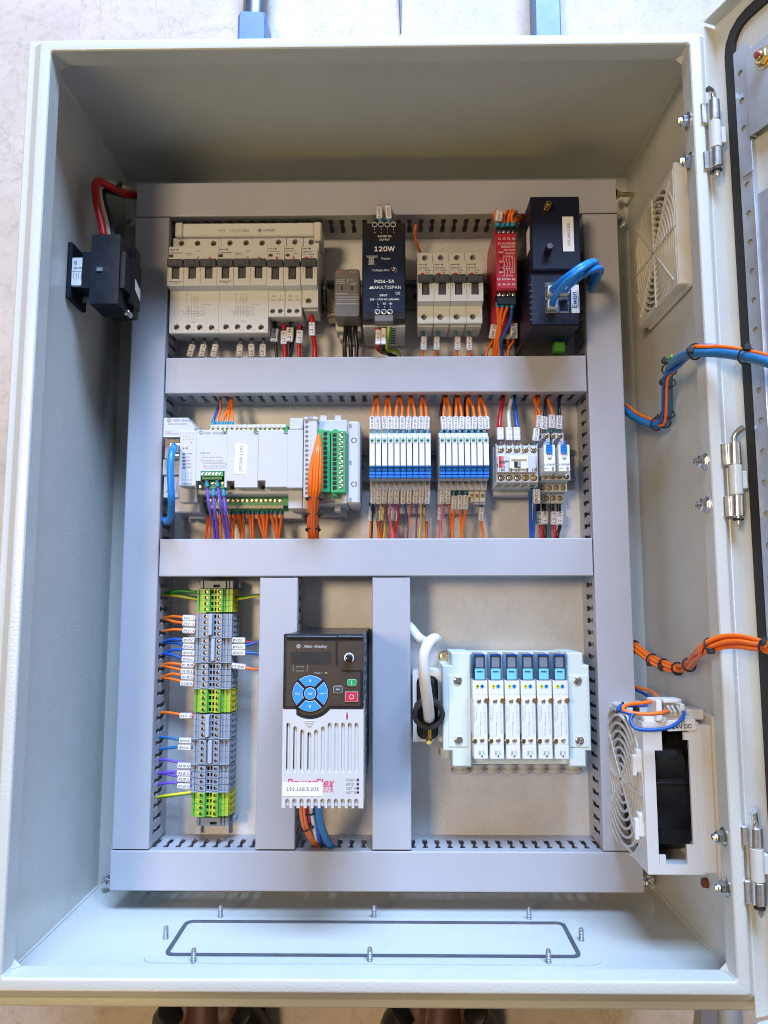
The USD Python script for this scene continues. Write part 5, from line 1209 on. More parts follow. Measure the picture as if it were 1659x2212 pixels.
q = key(922, 876, 1036, 965, 'toggle', 1.7); part('key_lettering', pline([((q[0] + q[1]) / 2 + 1.6 * math.cos(u), (q[2] + q[3]) / 2 - 1.2 + 1.7 * math.sin(u)) for u in np.linspace(.5, 2.6, 9)], .45, zk - .1), 'inkwhite', t)
q = key(1068, 948, 1228, 1072, 'keyred', .8); cc = ((q[0] + q[1]) / 2, (q[2] + q[3]) / 2); part('key_lettering', ext(Point(cc).buffer(2.0, 14).difference(Point(cc).buffer(1.6, 14)), zk - .1, zk), 'inkwhite', t)
# speed knob
kc = X('J', 1118, 533, zf)
arc = [(kc[0] + 4.4 * math.cos(u), kc[1] + 4.4 * math.sin(u)) for u in np.linspace(-.95, math.pi + .75, 24)]
w_ = [Polygon([arc[i], arc[i + 1], (kc[0] + (2.6 + (1 - i / 22) * -.0) * math.cos(u2), kc[1] + 2.6 * math.sin(u2)), (kc[0] + 2.6 * math.cos(u1), kc[1] + 2.6 * math.sin(u1))]).buffer(.01) for i, (u1, u2) in enumerate(zip(np.linspace(-.95, math.pi + .75, 24)[:-1], np.linspace(-.95, math.pi + .75, 24)[1:]))]
scale_ = unary_union(w_).difference(unary_union([LineString([(kc[0], kc[1]), (kc[0] + 6 * math.cos(u), kc[1] + 6 * math.sin(u))]).buffer(.1) for u in (.1, .85, 1.65, 2.4)]))
part('dial_scale', ext(scale_, zf - .1, zf + .1), 'inkwhite', t)
kn = part('speed_knob', cat(lathe(kc, (0, 0, 1), [(0, 3.2), (5, 3.0), (6.4, 2.7), (6.8, 2.2)], 24), [cyl(kc + np.array([3.0 * math.cos(u), 3.0 * math.sin(u), 0]), kc + np.array([2.9 * math.cos(u), 2.9 * math.sin(u), 6]), .35, 6) for u in np.arange(12) * math.pi / 6]), 'black', t)
part('knob_slot', B(kc[0] - 1.0, kc[0] + 1.3, kc[1] - .4, kc[1] + .4, zf + 6.7, zf + 6.9, 0), 'hole_shade', kn); part('knob_mark', lathe((kc[0] - 2.0, kc[1] + .1, zf + 6.5), (0, 0, 1), [(0, .55), (.35, .5)], 12), 'inkwhite', kn)
# pale lower cover with moulded slots
cov = sbox(a, c, b, yk - .3).difference(pan.buffer(.35))
slots, deep = [], []
xs = [373, 458, 545, 632, 715, 800, 882, 965, 1047, 1130, 1213]; tops = [1330, 1372, 1414, 1444, 1414, 1375, 1330, 1330, 1330, 1330, 1330]
for k, (x, ty) in enumerate(zip(xs, tops)):
    p0, p1 = X('J', x, ty, zv), X('K', x - 8, 512, zv); xc = (p0[0] + p1[0]) / 2; s = rrect(xc - 1.7, xc + 1.7, p1[1], p0[1], 1.69); slots.append(s)
    q = X('K', x - 12, 830, zv); slots.append(rrect(xc - 1.8, xc + 1.8, c - 5, q[1], 1.79))
part('lower_cover', cat(plate(cov.difference(unary_union(slots)), zv - 3, zv, .4), B(a, b, c + 1, yk + 4, zv - 28, zv - 2.2, .6)), 'vfdgrey', t)
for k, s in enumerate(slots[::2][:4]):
    x0_, y0_, x1_, y1_ = s.bounds; part('vent_slot', ext(sbox(x0_, y0_ + 3, x0_ + .9, y1_ - .3).intersection(s), zv - 2.3, zv - 2.0), 'hole_shade', t)  # dark strip down the left edge, painted shade of the deeper slots
lx, ly, _ = X('K', 350, 625, zv)
part('model_lettering', cat(T('PowerFlex', 6.4, lx - .6, X('K', 350, 682, zv)[1], zv + .05, bold=True, slant=.22, sx=.92), T('525', 3.4, *(X('K', 792, 748, zv)[:2]), zv + .05, slant=.2, sx=.9), pline([X('K', 862, 680, zv), X('K', 900, 680, zv), X('K', 922, 748, zv)], .6, zv + .05)), 'magenta', t)
q = RECT('K', 300, 628, 790, 800, zv); part('address_sticker', plate(rrect(*q, .2), zv + .2, zv + .4, .08), 'sticker', t)
part('address_lettering', T('192.168.3.203', 2.9, (q[0] + q[1]) / 2, (q[2] + q[3]) / 2 + .2, zv + .45, 0, 'c', sx=.97), 'ink', t)
tx = []
for k, s in enumerate(('PORT', 'MOD', 'NET A', 'NET B')):
    p = X('K', 1080, 600 + 51 * k, zv); tx.append(T(s, 2.2, p[0], p[1] - 1.1, zv + .05, sx=.98)); p = X('K', 1224, 598 + 51 * k, zv); part('status_lamp', lathe((p[0], p[1], zv - .1), (0, 0, 1), [(0, 1.2), (.3, 1.2), (.5, .8)], 14), 'toggle', t)
for k in range(4):
    p = X('J', 633, 1308 + 18 * k, zv); w = 4.4 - k * .85; tx.append(B(p[0] - w, p[0] + w, p[1] - .28, p[1] + .28, zv, zv + .25, .1)) if False else None
tx = [m for m in tx if m is not None]
part('lettering', tx, 'inkgrey', t)
part('thumb_ridges', [B(X('J', 633, 1308, zv)[0] - 4.4 + k * .9, X('J', 633, 1308, zv)[0] + 4.4 - k * .9, X('J', 633, 1308 + 20 * k, zv)[1] - .4, X('J', 633, 1308 + 20 * k, zv)[1] + .4, zv - .2, zv + .7, .2) for k in range(4)], 'vfdgrey', t, kind='stuff')
p = X('J', 1093, 1248, zv); part('plug_mark', cat(B(p[0] - .8, p[0] + .8, p[1] - 1.4, p[1] + 1.3, zv, zv + .15, 0)), 'keyred', t); part('plug_mark', cat(ext(Point(p[0], p[1] + 2.6).buffer(.6, 6).union(sbox(p[0] - .35, p[1] + 1.3, p[0] + .35, p[1] + 2.6)), zv, zv + .14), B(p[0] - .45, p[0] + .45, p[1] - 3.2, p[1] - 1.4, zv, zv + .14, 0)), 'ink', t)

# --- pneumatic valve block
zo = -150.
def LR(x0, y0, x1, y1, z): return RECT('L', x0, y0, x1, y1, z)
a, b, c, d = LR(378, 440, 1530, 1100, zo)
t = thing('valve_manifold', 'pale mint pneumatic manifold block carrying six white solenoid valves', 'valve manifold', ((a + b) / 2, (c + d) / 2, ZP))
l0 = LR(448, 345, 605, 1222, zo); l1 = LR(378, 440, 605, 1100, zo); r0 = LR(1338, 345, 1465, 1222, zo); r1 = LR(1338, 440, 1530, 1100, zo)
part('left_end_block', plate(sbox(l0[0], l0[2], l0[1], l0[3]).union(sbox(l1[0], l1[2], l1[1], l1[3])), ZP + 6, zo, 1), 'mint', t)
part('right_end_block', plate(sbox(r0[0], r0[2], r0[1] + 3, r0[3]).union(sbox(r1[0], r1[2], r1[1], r1[3])), ZP + 6, zo, 1), 'mint', t)
m_ = LR(605, 348, 1338, 1205, zo - 14); part('base_block', B(m_[0] - 2, m_[1] + 2, m_[2], m_[3], ZP + 6, zo - 14, 1), 'mint', t)
for q in (LR(422, 515, 578, 1068, zo), LR(1348, 515, 1515, 1070, zo)):
    part('cover_plate', plate(rrect(*q, .5), zo, zo + .8, .3), 'mint', t)
ear = LR(358, 335, 448, 440, ZP + 20); part('mounting_ear', plate(rrect(*ear, 1), ZP + 6, ZP + 20, .6), 'mint', t); ear = LR(365, 1080, 460, 1160, ZP + 16); part('mounting_ear', plate(rrect(*ear, 1), ZP + 3, ZP + 16, .6), 'mint', t)
p = X('L', 394, 374, ZP + 20); part('mounting_screw', cat(lathe(p, (0, 0, 1), [(0, 7.0), (.8, 7.0)], 20), scr(p + [0, 0, .8], 5.6, 3.2, 'cross', .8)), 'yzinc', t)
p = X('L', 398, 1100, ZP + 10); part('mounting_screw', lathe(p, (0, 0, 1), [(0, 7.0), (1, 7.0), (1, 5), (3, 4)], 20), 'yzinc', t)
for x, y in ((498, 558), (505, 1016), (1423, 560), (1437, 1020)): part('cover_screw', scr(X('L', x, y, zo + .8), 4.2, 1.5, 'cross', x), 'steel', t)
for x in (520, 652, 768, 890, 1008, 1127, 1245, 1385):
    p = X('L', x, 1215, -186); r = 10 if x in (520, 1385) else 7.5
    part('push_fitting', cat(lathe((p[0], p[1] + 12, -186), (0, -1, 0), [(0, r * .9), (10, r * .9), (10, r), (12.5, r), (12.5, r * .85), (15, r * .85), (15, r), (18, r), (18.6, r * .9)], 22)), 'fitting', t)
# connector block with black plug
q = LR(150, 488, 380, 1030, -168); part('connector_block', plate(rrect(*q, 1), ZP + 6, -168, 1), 'white', t)
q = LR(180, 520, 348, 1008, -166); part('socket_gasket', plate(rrect(*q, 7), -169, -163, 1.2), 'black', t)
q = LR(205, 545, 330, 985, -160); part('plug', plate(rrect(*q, 4), -168, -150, 2), 'black', t)
p = X('L', 274, 830, -140); part('gland_nut', cat(lathe(p + [0, 4, -12], (0, -.35, 1), [(0, 15), (9, 16.5), (12, 15.5), (12, 12), (4, 11.5)], 12, cap=False), torus(p + [0, .8, -1.2], (0, -.35, 1), 13.6, 2.4, 26, 8)), 'rubber', t)
q = LR(215, 915, 340, 990, -154); part('plug', B(q[0], q[1], q[2], q[3], -160, -152, 1), 'black', t)
p = X('L', 275, 975, -150); part('plug_screw', cat(cyl(p + [0, -7, -1], p + [0, 6, -1], 2.6, 12), lathe(p + [0, -6, -1], (0, -.6, 1), [(0, 3.4), (2, 3.4), (2.6, 2.4)], 14)), 'brass', t)
# six valves
zs_ = -134.
def valve(label, x0):
    o = x0 - 612
    def V_(x, y, z): return X('L', x + o, y, z)
    def VR(x0_, y0_, x1_, y1_, z): return RECT('L', x0_ + o, y0_, x1_ + o, y1_, z)
    q = VR(612, 555, 734, 1165, zs_)
    t = thing('solenoid_valve', label, 'solenoid valve', ((q[0] + q[1]) / 2, (q[2] + q[3]) / 2, ZP), 'solenoid valves on the mint manifold')
    qq = VR(616, 690, 732, 1165, zs_); s = rrect(qq[0], qq[1], qq[2], qq[3], .8)
    part('valve_body', cat(plate(s, zo - 14, zs_, .7), B(qq[0] - .6, qq[1] + .2, qq[2] + 22, qq[3] - 2, zo - 16, zs_ - 8, .5)), 'white', t)
    qh = VR(612, 558, 728, 690, zs_ - 1); part('pilot_head', plate(rrect(qh[0], qh[1], qh[2] - .5, qh[3], .6), zo - 14, zs_ - 1, .6), 'white', t)
    qc = VR(624, 356, 712, 555, zs_ - 2); part('pilot_cover', cut(B(qc[0], qc[1], qc[2], qc[3] + .3, zo - 14, zs_ - 2, .6), B(qc[0] + 1.2, qc[1] - 1.2, qc[3] - 21, qc[3] - 1.5, zs_ - 6, zs_ + 4, 0)), 'vblue', t)
    qw = VR(632, 370, 703, 462, zs_ - 2); part('window', plate(rrect(*qw, 1.2), zs_ - 8, zs_ - 3, .8), 'vgrey', t)
    ql = VR(630, 466, 706, 550, zs_ - 2); part('label_panel', B(ql[0], ql[1], ql[2], ql[3], zs_ - 3, zs_ - 1.7, .3), 'vcyan', t)
    qb = VR(646, 484, 690, 495, zs_ - 1.7); part('label_panel_slot', B(qb[0], qb[1], qb[2], qb[3], zs_ - 1.8, zs_ - 1.6, 0), 'ferrgreen', t)
    for x, m, nm in ((651, 'gy', 'yellow_lamp'), (686, 'keyblue', 'blue_lamp')):
        p = V_(x, 602, zs_ - 1); part(nm, cut(lathe(p - [0, 0, .3], (0, 0, 1), [(0, 1.9), (.7, 1.8)], 16), lathe(p, (0, 0, 1), [(0, .9), (3, .9)], 12)), m, t)
    for x, y, r in ((661, 716, 2.2), (719, 710, 2.7), (627, 1024, 2.6), (686, 1018, 2.3)):
        part('valve_screw', scr(V_(x, y, zs_), r, 1.0, 'cross', x), 'copperscrew' if r > 2.5 else 'steel', t)
    tx = [T('SY5A00 5U1 NA', 2.2, *V_(707, 855, zs_)[:2], zs_ + .05, -88, 'c', sx=1.15)]
    for k, (x, y0, y1) in enumerate(((628, 752, 808), (645, 752, 830), (628, 820, 875), (642, 825, 870), (676, 800, 900), (672, 880, 985))): p = V_(x, y0, zs_); p1 = V_(x, y1, zs_); tx.append(turn(greek(0, p[1] - p1[1], 0, 0, .9, k), -math.pi / 2).apply_translation([p[0], p[1], zs_ + .05]))
    tx += [pline([V_(x, y, zs_) for x, y in ((640, 985), (640, 912), (655, 912), (655, 985), (640, 985))], .2, zs_ + .05), pline([V_(x, y, zs_) for x, y in ((662, 1080), (662, 1100), (698, 1100), (698, 1080))], .2, zs_ + .05)]
    part('lettering', tx, 'inkpale', t)
    p = V_(668, 1120, zs_); part('mark', T('NC', 2.0, p[0], p[1], zs_ + .05, -90, 'c', bold=True), 'tancol', t); p = V_(697, 1118, zs_); part('mark', T('NC', 2.0, p[0], p[1], zs_ + .05, -90, 'c', bold=True), 'vcyan', t)
    p = V_(686, 1142, zs_); part('vent_hole', lathe(p, (0, 0, 1), [(0, .9), (.12, .9)], 12), 'ink', t)
    p0, p1 = V_(612, 690, zs_), V_(734, 690, zs_)
    part('joint_line', cat(bar(V_(616, 667, zs_), V_(728, 667, zs_), .18, zs_ - .95), bar(V_(630, 1050, zs_), V_(726, 1050, zs_), .18, zs_ + .03)), 'inkpale', t)
    return t
ords = ('leftmost of the six', 'second from the left of the six', 'third from the left of the six', 'third from the right of the six', 'second from the right of the six', 'rightmost of the six')
v0 = valve('white solenoid valve with blue cap, leftmost of the six on the manifold', 612)
vp = (X('L', 1234, 800, zs_)[0] - X('L', 612, 800, zs_)[0]) / 5
for k in range(1, 6): copy_of(v0, BASE[str(v0.GetPath())] + [vp * k, 0, 0], f'white solenoid valve with blue cap, {ords[k]} on the manifold')

# --- fan and filter units on the right wall (x = 298.5)
def yz(px, py, x):                      # sight line meets the plane x = const
    d_ = ray(px, py); s = (x - CAM[0]) / d_[0]; q = CAM + d_ * s; return q[1], q[2]
def xext(poly, x0, x1): return ext(poly, x0, x1, 'x')
def rings(yc, zc, R, n, w):
    g = []
    for k in range(n):
        r = R * (1 - k / n); g.append(Point(yc, zc).buffer(r, 28).difference(Point(yc, zc).buffer(r - w, 28)))
    return g
# lower unit: blower with open side
xg = U(1398, 1725, -60)[0]
zn, zf_ = -60., -198.
yfa, yfb = U(1396, 1560, zn)[1], U(1404, 1888, zn)[1]
t = thing('fan_unit', 'white fan unit on the right wall with open side showing its black impeller', 'fan', (298.5, (yfa + yfb) / 2, (zn + zf_) / 2))
yc, zc = (yfa + yfb) / 2, (zn + zf_) / 2
xb = 284.
w = 3.2
sq = sbox(yfb, zf_, yfa, zn)
def SX(px, py): return U(px, py, zn)
op_a, op_b = X('M', 428, 760, zn)[0], X('M', 780, 1500, zn)[0]; oy1, oy0 = X('M', 600, 560, zn)[1], X('M', 600, 1800, zn)[1]
side = sbox(xg - 1.8, yfb - .3, xb, yfa + .3).difference(sbox(op_a, oy0, op_b, oy1))
tab = [(338, 545, 498, 745), (690, 575, 830, 648), (470, 1712, 534, 1800), (724, 1618, 850, 1830)]
side = side.union(unary_union([sbox(*[v for v in (RECT('M', *q, zn)[0], RECT('M', *q, zn)[2], RECT('M', *q, zn)[1], RECT('M', *q, zn)[3])]) for q in tab]).intersection(sbox(xg, yfb, xb, yfa)))
part('side_frame', plate(side, zn - 2.4, zn + .4, .5), 'fanwhite', t)
part('housing', cat(xext(sbox(yfb, zf_, yfa, zn - .8).difference(sbox(yfb + 3, zf_ - 1, yfa - 3, zn + 1)), xg + .2, xb), xext(sbox(yfb, zf_, yfa, zf_ + 3), xg, xb)), 'fanwhite', t)
part('grille', cat(xext(sbox(yfb, zf_, yfa, zn - .6).difference(Point(yc, zc).buffer(66, 32)), xg - 1.5, xg + 1.5), [xext(g.intersection(sq), xg - 2.5, xg) for g in rings(yc, zc, 67, 9, 1.9)],
                   [xext(LineString([(yc - 62 * math.cos(u), zc - 62 * math.sin(u)), (yc + 62 * math.cos(u), zc + 62 * math.sin(u))]).buffer(1.2), xg - 3, xg) for u in (math.pi / 4, 3 * math.pi / 4, math.pi / 2)]), 'fanwhite', t)
part('vent_bar', [xext(LineString([(yc - 62 * math.cos(u), zc - 62 * math.sin(u)), (yc + 62 * math.cos(u), zc + 62 * math.sin(u))]).buffer(3.0), xg + 6, xg + 9) for u in (0, math.pi / 2)], 'beige', t, kind='stuff')
for yy in (yfa - 34, yfb + 38):
    for zz_ in (zn - 10, zf_ + 14): part('clip', cat(B(xg - 6, xg + 2, yy - 10, yy + 10, zz_ - 4, zz_ + 4, 1), B(xg - 9, xg - 5, yy - 13, yy + 5, zz_ - 3, zz_ + 3, 1)), 'white', t)
part('impeller', cat(lathe((xg + 10, yc, zc), (1, 0, 0), [(0, 60), (20, 61), (42, 60)], 40), lathe((xg + 8, yc, zc), (1, 0, 0), [(0, 22), (6, 30)], 30)), 'black', t, 40)
im = RECT('M', 436, 750, 760, 1045, zn - 12)
part('fan_casing', cat(lathe((op_a - 2, im[2] + 14, zn - 36), (1, 0, 0), [(0, 28), (op_b - op_a + 1, 28)], 30), B(op_a - 2, op_b + 1, oy0 + 12, im[2] + 10, zn - 22, zn - 17, .5), B(op_a - 2, op_b + 1, im[2] - .5, im[2] + 1.4, zn - 24, zn - 7, .5), B(op_a - 2, op_b + 1, im[2] - 28, im[2] - 27.4, zn - 17, zn - 15, .1)), 'black', t, 40)
part('rim', B(xb, 294, yfb + 1, yfa - 2, zf_ - 3, zn + 2.5, 1), 'fanwhite', t); part('wall_flange', B(293.5, 298.4, yfb - 3, yfa + 6, zf_ - 8, zn + 7, 1.2), 'beige', t)
part('top_shell', cat(B(xg + 1, xb, yfa - 1, yfa + 4, zf_ + 4, zn - 4, 1), B(xb - 8, 292, yfa + 1, yfa + 10, zn - 30, zn - 6, 1)), 'fanwhite', t)
tb = RECT('M', 442, 285, 728, 455, zn + 2)
tbk = part('terminal_box', cat(B(tb[0], tb[1], tb[2] - 1, tb[3], zn - 24, zn - 8, .8), B(tb[0], tb[0] + 5, tb[2] - 2, tb[3], zn - 9, zn + 2, .6), B(tb[1] - 5, tb[1] - 1, tb[2] - 2, tb[3] - 3, zn - 9, zn + 1, .6), B(tb[0] + 6, tb[1] - 6, tb[3] - 2, tb[3] + 1, zn - 10, zn + 3, .5)), 'white', t)
for x in (560, 600, 650): part('clear_clip', turn(B(*RECT('M', x, 320, x + 28, 400, zn + 4), zn - 6, zn + 3, 1), .5, at=X('M', x + 14, 360, zn)), 'cfl', tbk)
q = RECT('M', 535, 462, 815, 566, zn + 2); pl = part('voltage_plate', turn(plate(rrect(q[0], q[1], q[2], q[3], 2), zn + .5, zn + 1.8, .3), .045, at=((q[0] + q[1]) / 2, (q[2] + q[3]) / 2, 0)), 'white', t)
part('voltage_lettering', T('24V DC', 3.4, *X('M', 678, 524, zn + 2)[:2], zn + 2.0, 2.5, 'c', bold=True), 'ink', t)
# upper unit: flat exit filter
zn2, zf2 = -58., -172.
yga, ygb = U(1455, 364, zn2)[1], U(1462, 614, zn2)[1]
xg2 = avg(U(1453, 364, zn2)[0], U(1462, 614, zn2)[0])
t = thing('exhaust_filter', 'beige square exhaust grille on the right wall, above the blue cable loom', 'vent grille', (298.5, (yga + ygb) / 2, (zn2 + zf2) / 2))
yc, zc = (yga + ygb) / 2, (zn2 + zf2) / 2; Rg = (yga - ygb) / 2
sq = sbox(ygb, zf2, yga, zn2)
part('frame', xext(sq.difference(Point(yc, zc).buffer(Rg * 1.06, 32).intersection(sq.buffer(-5))), xg2, 298), 'beige', t)
part('filter_mat', xext(sq.buffer(-3), xg2 + 9, xg2 + 10), 'tblock', t)
part('grille', cat([xext(g.intersection(sq.buffer(-1)), xg2 - .5, xg2 + 3) for g in rings(yc, zc, Rg * 1.08, 10, 1.9)], [xext(LineString([(yc - Rg * 1.2 * math.cos(u), zc - Rg * 1.2 * math.sin(u)), (yc + Rg * 1.2 * math.cos(u), zc + Rg * 1.2 * math.sin(u))]).buffer(.8).intersection(sq), xg2 - 1.2, xg2 + 3) for u in (math.pi / 4, 3 * math.pi / 4, 0, math.pi / 2)]), 'beige', t)
for k in range(7):
    z_ = zc + (k - 3) * 15; h_ = math.sqrt(max(Rg**2 - (z_ - zc)**2, 10)) * .98
    part('louvre', xext(sbox(yc - h_, z_ - 2.6, yc + h_, z_ + 2.6), xg2 + 4, xg2 + 8), 'beige', t)
part('edge_band', cat(B(xg2 + .6, 298, ygb - 1, yga + 5, zn2 - 3, zn2 + 3, 1), B(xg2 + 10, 297, ygb - 2.2, ygb + 1, zf2, zn2 + 2, .6), B(xg2 + 14, 290, yga, yga + 9, zn2 - 14, zn2 + 1, .8)), 'beige', t)
# printed lettering on the lower edge (faces down the picture)
tl = cat(T('exhaust filter', 4.0, 0, 0, 0, bold=True), T('MADE IN P.R.C.', 4.0, 0, -8, 0, bold=True)); v = tl.vertices
s_ = .9; zz0 = zf2 + 38; part('lettering', tm(np.c_[xg2 + 24 + v[:, 1] * s_, np.full(len(v), ygb - 2.3) - v[:, 2] * .5, zz0 + v[:, 0] * s_], tl.faces), 'ink', t)

# ================================================================== wiring
def PTS(crop, pts): return [X(crop, x, y, z) for x, y, z in pts]
def sleeve(t, p0, p1, w, text, th=3.0, ink='ink', h=None, flip=False):
    """white marker between two points, its words running from p0 to p1"""
    p0, p1 = np.array(p0, float) + rng.uniform(-.3, .3, 3), np.array(p1, float) + rng.uniform(-.3, .3, 3); d = p1 - p0; L = np.linalg.norm(d[:2]); ang = math.atan2(d[1], d[0]); c = (p0 + p1) / 2
    tilt = math.atan2(d[2], L)
    def place(m):
        m = turn(m, -tilt, (0, 1, 0)); m = turn(m, ang); return move(m, c)
    s = part('marker_sleeve', place(B(-L / 2, L / 2, -w / 2, w / 2, -th / 2, th / 2, .35)), 'sleeve', t)
    part('clear_holder', place(cat(B(-L / 2 + .2, L / 2 - .2, w / 2, w / 2 + .8, -th / 2, th / 2 - .6, .2), B(-L / 2 + .2, L / 2 - .2, -w / 2 - .8, -w / 2, -th / 2, th / 2 - .6, .2))), 'ferrgrey' if False else 'sleeve_edge', t)
    if text:
        h = h or w * .52
        m = T(text, h, 0, 0, 0, 0, 'c', .08, bold=True); ww = np.ptp(m.vertices[:, 0])
        k = min(1.15, (L - 1.2) / ww); m.vertices[:, 0] *= k
        part('marker_lettering', place(move(m, (0, 0, th / 2))), ink, s)
M['sleeve_edge'] = plain('sleeve_edge', (.50, .45, .48), .25, spec=.6)
def wire(label, crop, pts, r, m, tag=None, ferr=None, group=None, name='wire', stripe=None, cat_='wire'):
    P = PTS(crop, pts)
    for q_ in P[1:-1]: q_ += rng.uniform(-.55, .55, 3) * [1, .6, 1]
    r = r * (.7 if r < 2.8 else .78)
    if not tag and not ferr and not stripe:
        return single(name, tube(P, r), m, label, cat_, group, True)
    t = thing(name, label, cat_, P[0], group)
    part('insulation', tube(P, r), m, t, True)
    if stripe: part('stripe', tube(offset_path(P, stripe[1:]), r * .72), stripe[0], t, True)
    for f in ferr or []:                # (x0,y0,x1,y1,z,radius,material)
        x0, y0, x1, y1, z, fr, fm = f; part('ferrule', cyl(X(crop, x0, y0, z), X(crop, x1, y1, z), fr * .74, 12, .3), fm, t, 40)
    if tag:
        x0, y0, x1, y1, z, w, text = tag[:7]; sleeve(t, X(crop, x0, y0, z), X(crop, x1, y1, z), w, text, *tag[7:])
    return t
def tie(t, c, d, R, head=None, rr=.9):
    m = torus(c, d, R, rr, 24, 6)
    part('cable_tie', m, 'rubber', t, 40)
    if head is not None:
        h = np.array(head, float); part('cable_tie_head', cat(B(h[0] - 2.6, h[0] + 2.6, h[1] - 2.2, h[1] + 2.2, h[2] - 2, h[2] + 2, .5), B(h[0] - 1, h[0] + 1, h[1] + 2, h[1] + 4, h[2] - .6, h[2] + .6, .2)), 'rubber', t)
ORD = ['first', 'second', 'third', 'fourth', 'fifth', 'sixth', 'seventh', 'eighth', 'ninth', 'tenth', 'eleventh', 'twelfth', 'thirteenth', 'fourteenth', 'fifteenth', 'sixteenth']
# --- below and above the breakers
for x, tx_, tp in ((325, 'L1-1', 345), (425, 'L2-1', 445), (528, 'L3-1', 548), (757, 'L1-2', 757), (866, 'L2-2', 855), (962, 'L3-2', 958)):
    wire(f'black wire with white tag {tx_} below the wide three-pole breakers', 'A', [(tp, 1120, -196), (tp, 1165, -194), (x, 1240, -190), (x - 5, 1330, -192)], 2.6, 'wblack', (x - 10, 1288, tp - 4, 1182, -188.5, 5.6, tx_), [(tp, 1145, tp, 1188, -193, 3.0, 'ferrgrey')])
wire('black wire with white tag L1-3N under the narrow breakers', 'A', [(1055, 985, -188), (1058, 1160, -188), (1075, 1330, -190)], 2.5, 'wblack', (1046, 1160, 1058, 1042, -185.5, 6.6, 'L1-3N'), [(1055, 985, 1055, 1045, -188, 3.2, 'black')])
wire('red wire with white tag L1-3 under the narrow breakers', 'A', [(1130, 1010, -188), (1135, 1180, -188), (1148, 1330, -190)], 2.9, 'wred', (1132, 1180, 1136, 1064, -184.5, 5.4, 'L1-3'), [(1130, 1015, 1130, 1068, -188, 2.9, 'black')])
wire('black wire with white tag L2-3N under the narrow breakers', 'A', [(1193, 990, -188), (1185, 1160, -188), (1172, 1330, -190)], 2.5, 'wblack', (1181, 1157, 1192, 1032, -184, 6.6, 'L2-3N'), [(1195, 990, 1193, 1040, -188, 3.0, 'black')])
wire('untagged black wire curving down beside tag L2-3N', 'A', [(1222, 1040, -190), (1228, 1120, -190), (1205, 1200, -190), (1185, 1330, -190)], 2.5, 'wblack')
wire('red wire with white tag L2-3 under the narrow breakers', 'A', [(1275, 1010, -188), (1270, 1170, -188), (1270, 1330, -190)], 2.9, 'wred', (1267, 1172, 1273, 1058, -184.5, 5.8, 'L2-3'), [(1278, 1018, 1275, 1062, -188, 2.9, 'black')])
wire('thick red wire with white tag L3-3 from the single breaker', 'A', [(1375, 930, -180), (1385, 1000, -180), (1395, 1110, -184), (1410, 1220, -188), (1402, 1330, -190)], 3.4, 'wred', (1380, 1105, 1380, 988, -178.5, 5.4, 'L3-3'), [(1378, 935, 1380, 985, -180, 2.8, 'ferrgrey')])
for k, (a, m_, b) in enumerate(((290, 292, 285), (332, 325, 340), (378, 375, 385))):
    wire('thick black wire running down from the brown relay', 'B', [(a, 1090, -190), (m_, 1220, -186), ((m_ + b) / 2 - 6 + 8 * k, 1320, -186), (b, 1480, -190)], 3.0, 'wblack', group='thick black wires under the brown relay')
wire('red wire with white tag L3-3 under the black power supply', 'B', [(577, 1120, -157), (580, 1340, -165), (600, 1390, -180), (650, 1410, -195)], 2.9, 'wred', (580, 1332, 584, 1200, -156, 4.4, 'L3-3'), [(577, 1125, 578, 1182, -158, 3.2, 'ferrgrey')])
wire('black wire with white tag N under the black power supply', 'B', [(636, 1120, -157), (632, 1340, -165), (660, 1405, -185), (740, 1440, -195)], 2.9, 'wblack', (630, 1330, 635, 1188, -156, 4.2, 'N'), [(636, 1125, 635, 1182, -158, 3.2, 'ferrgrey')])
wire('green and yellow earth wire under the black power supply', 'B', [(690, 1120, -157), (686, 1200, -158), (672, 1330, -165), (672, 1385, -178), (710, 1385, -185), (760, 1400, -190), (785, 1470, -195)], 2.9, 'gw', None, [(688, 1125, 688, 1182, -158, 3.2, 'ferrgrey')], stripe=('gy', 1.0, .9))
for x, tx_, tt in ((597, '24VDC', 'left'), (672, '0VDC', 'right')):
    wire(f'wire with white tag above the black power supply, {tt} of two', 'B', [(x + 10, 235, -146), (x, 190, -148), (x, 120, -152), (x + 8, 60, -175)], 2.2, 'orange' if tt == 'left' else 'wnavy', (x - 2 + (10 if tt != 'left' else 0), 200, x - 4, 86, -146, 5.0, tx_), [(x + 6, 236, x + 2, 203, -146, 2.4, 'ferrule')])
wire('orange wire dropping out of the top duct beside the power supply', 'B', [(925, 250, -185), (915, 300, -185), (918, 380, -192), (945, 470, -200), (962, 500, -200)], 2.0, 'orange')
for (a, b, c_), tx_ in zip(((985, 995, 985), (1122, 1112, 1104), (1275, 1300, 1294), (1394, 1404, 1404)), ('24V-1', '24V-2', '24V-3', '24V-4')):
    wire(f'orange wire with white tag {tx_} under the four slim breakers', 'B', [(a, 1215, -188), (b, 1320, -186), (c_, 1400, -188), (c_, 1480, -190)], 2.1, 'orange', (b - 3, 1382, b + 1, 1264, -184, 5.0, tx_), [(a, 1208, (a + b) / 2, 1262, -187, 2.5, 'ferrgreen')])
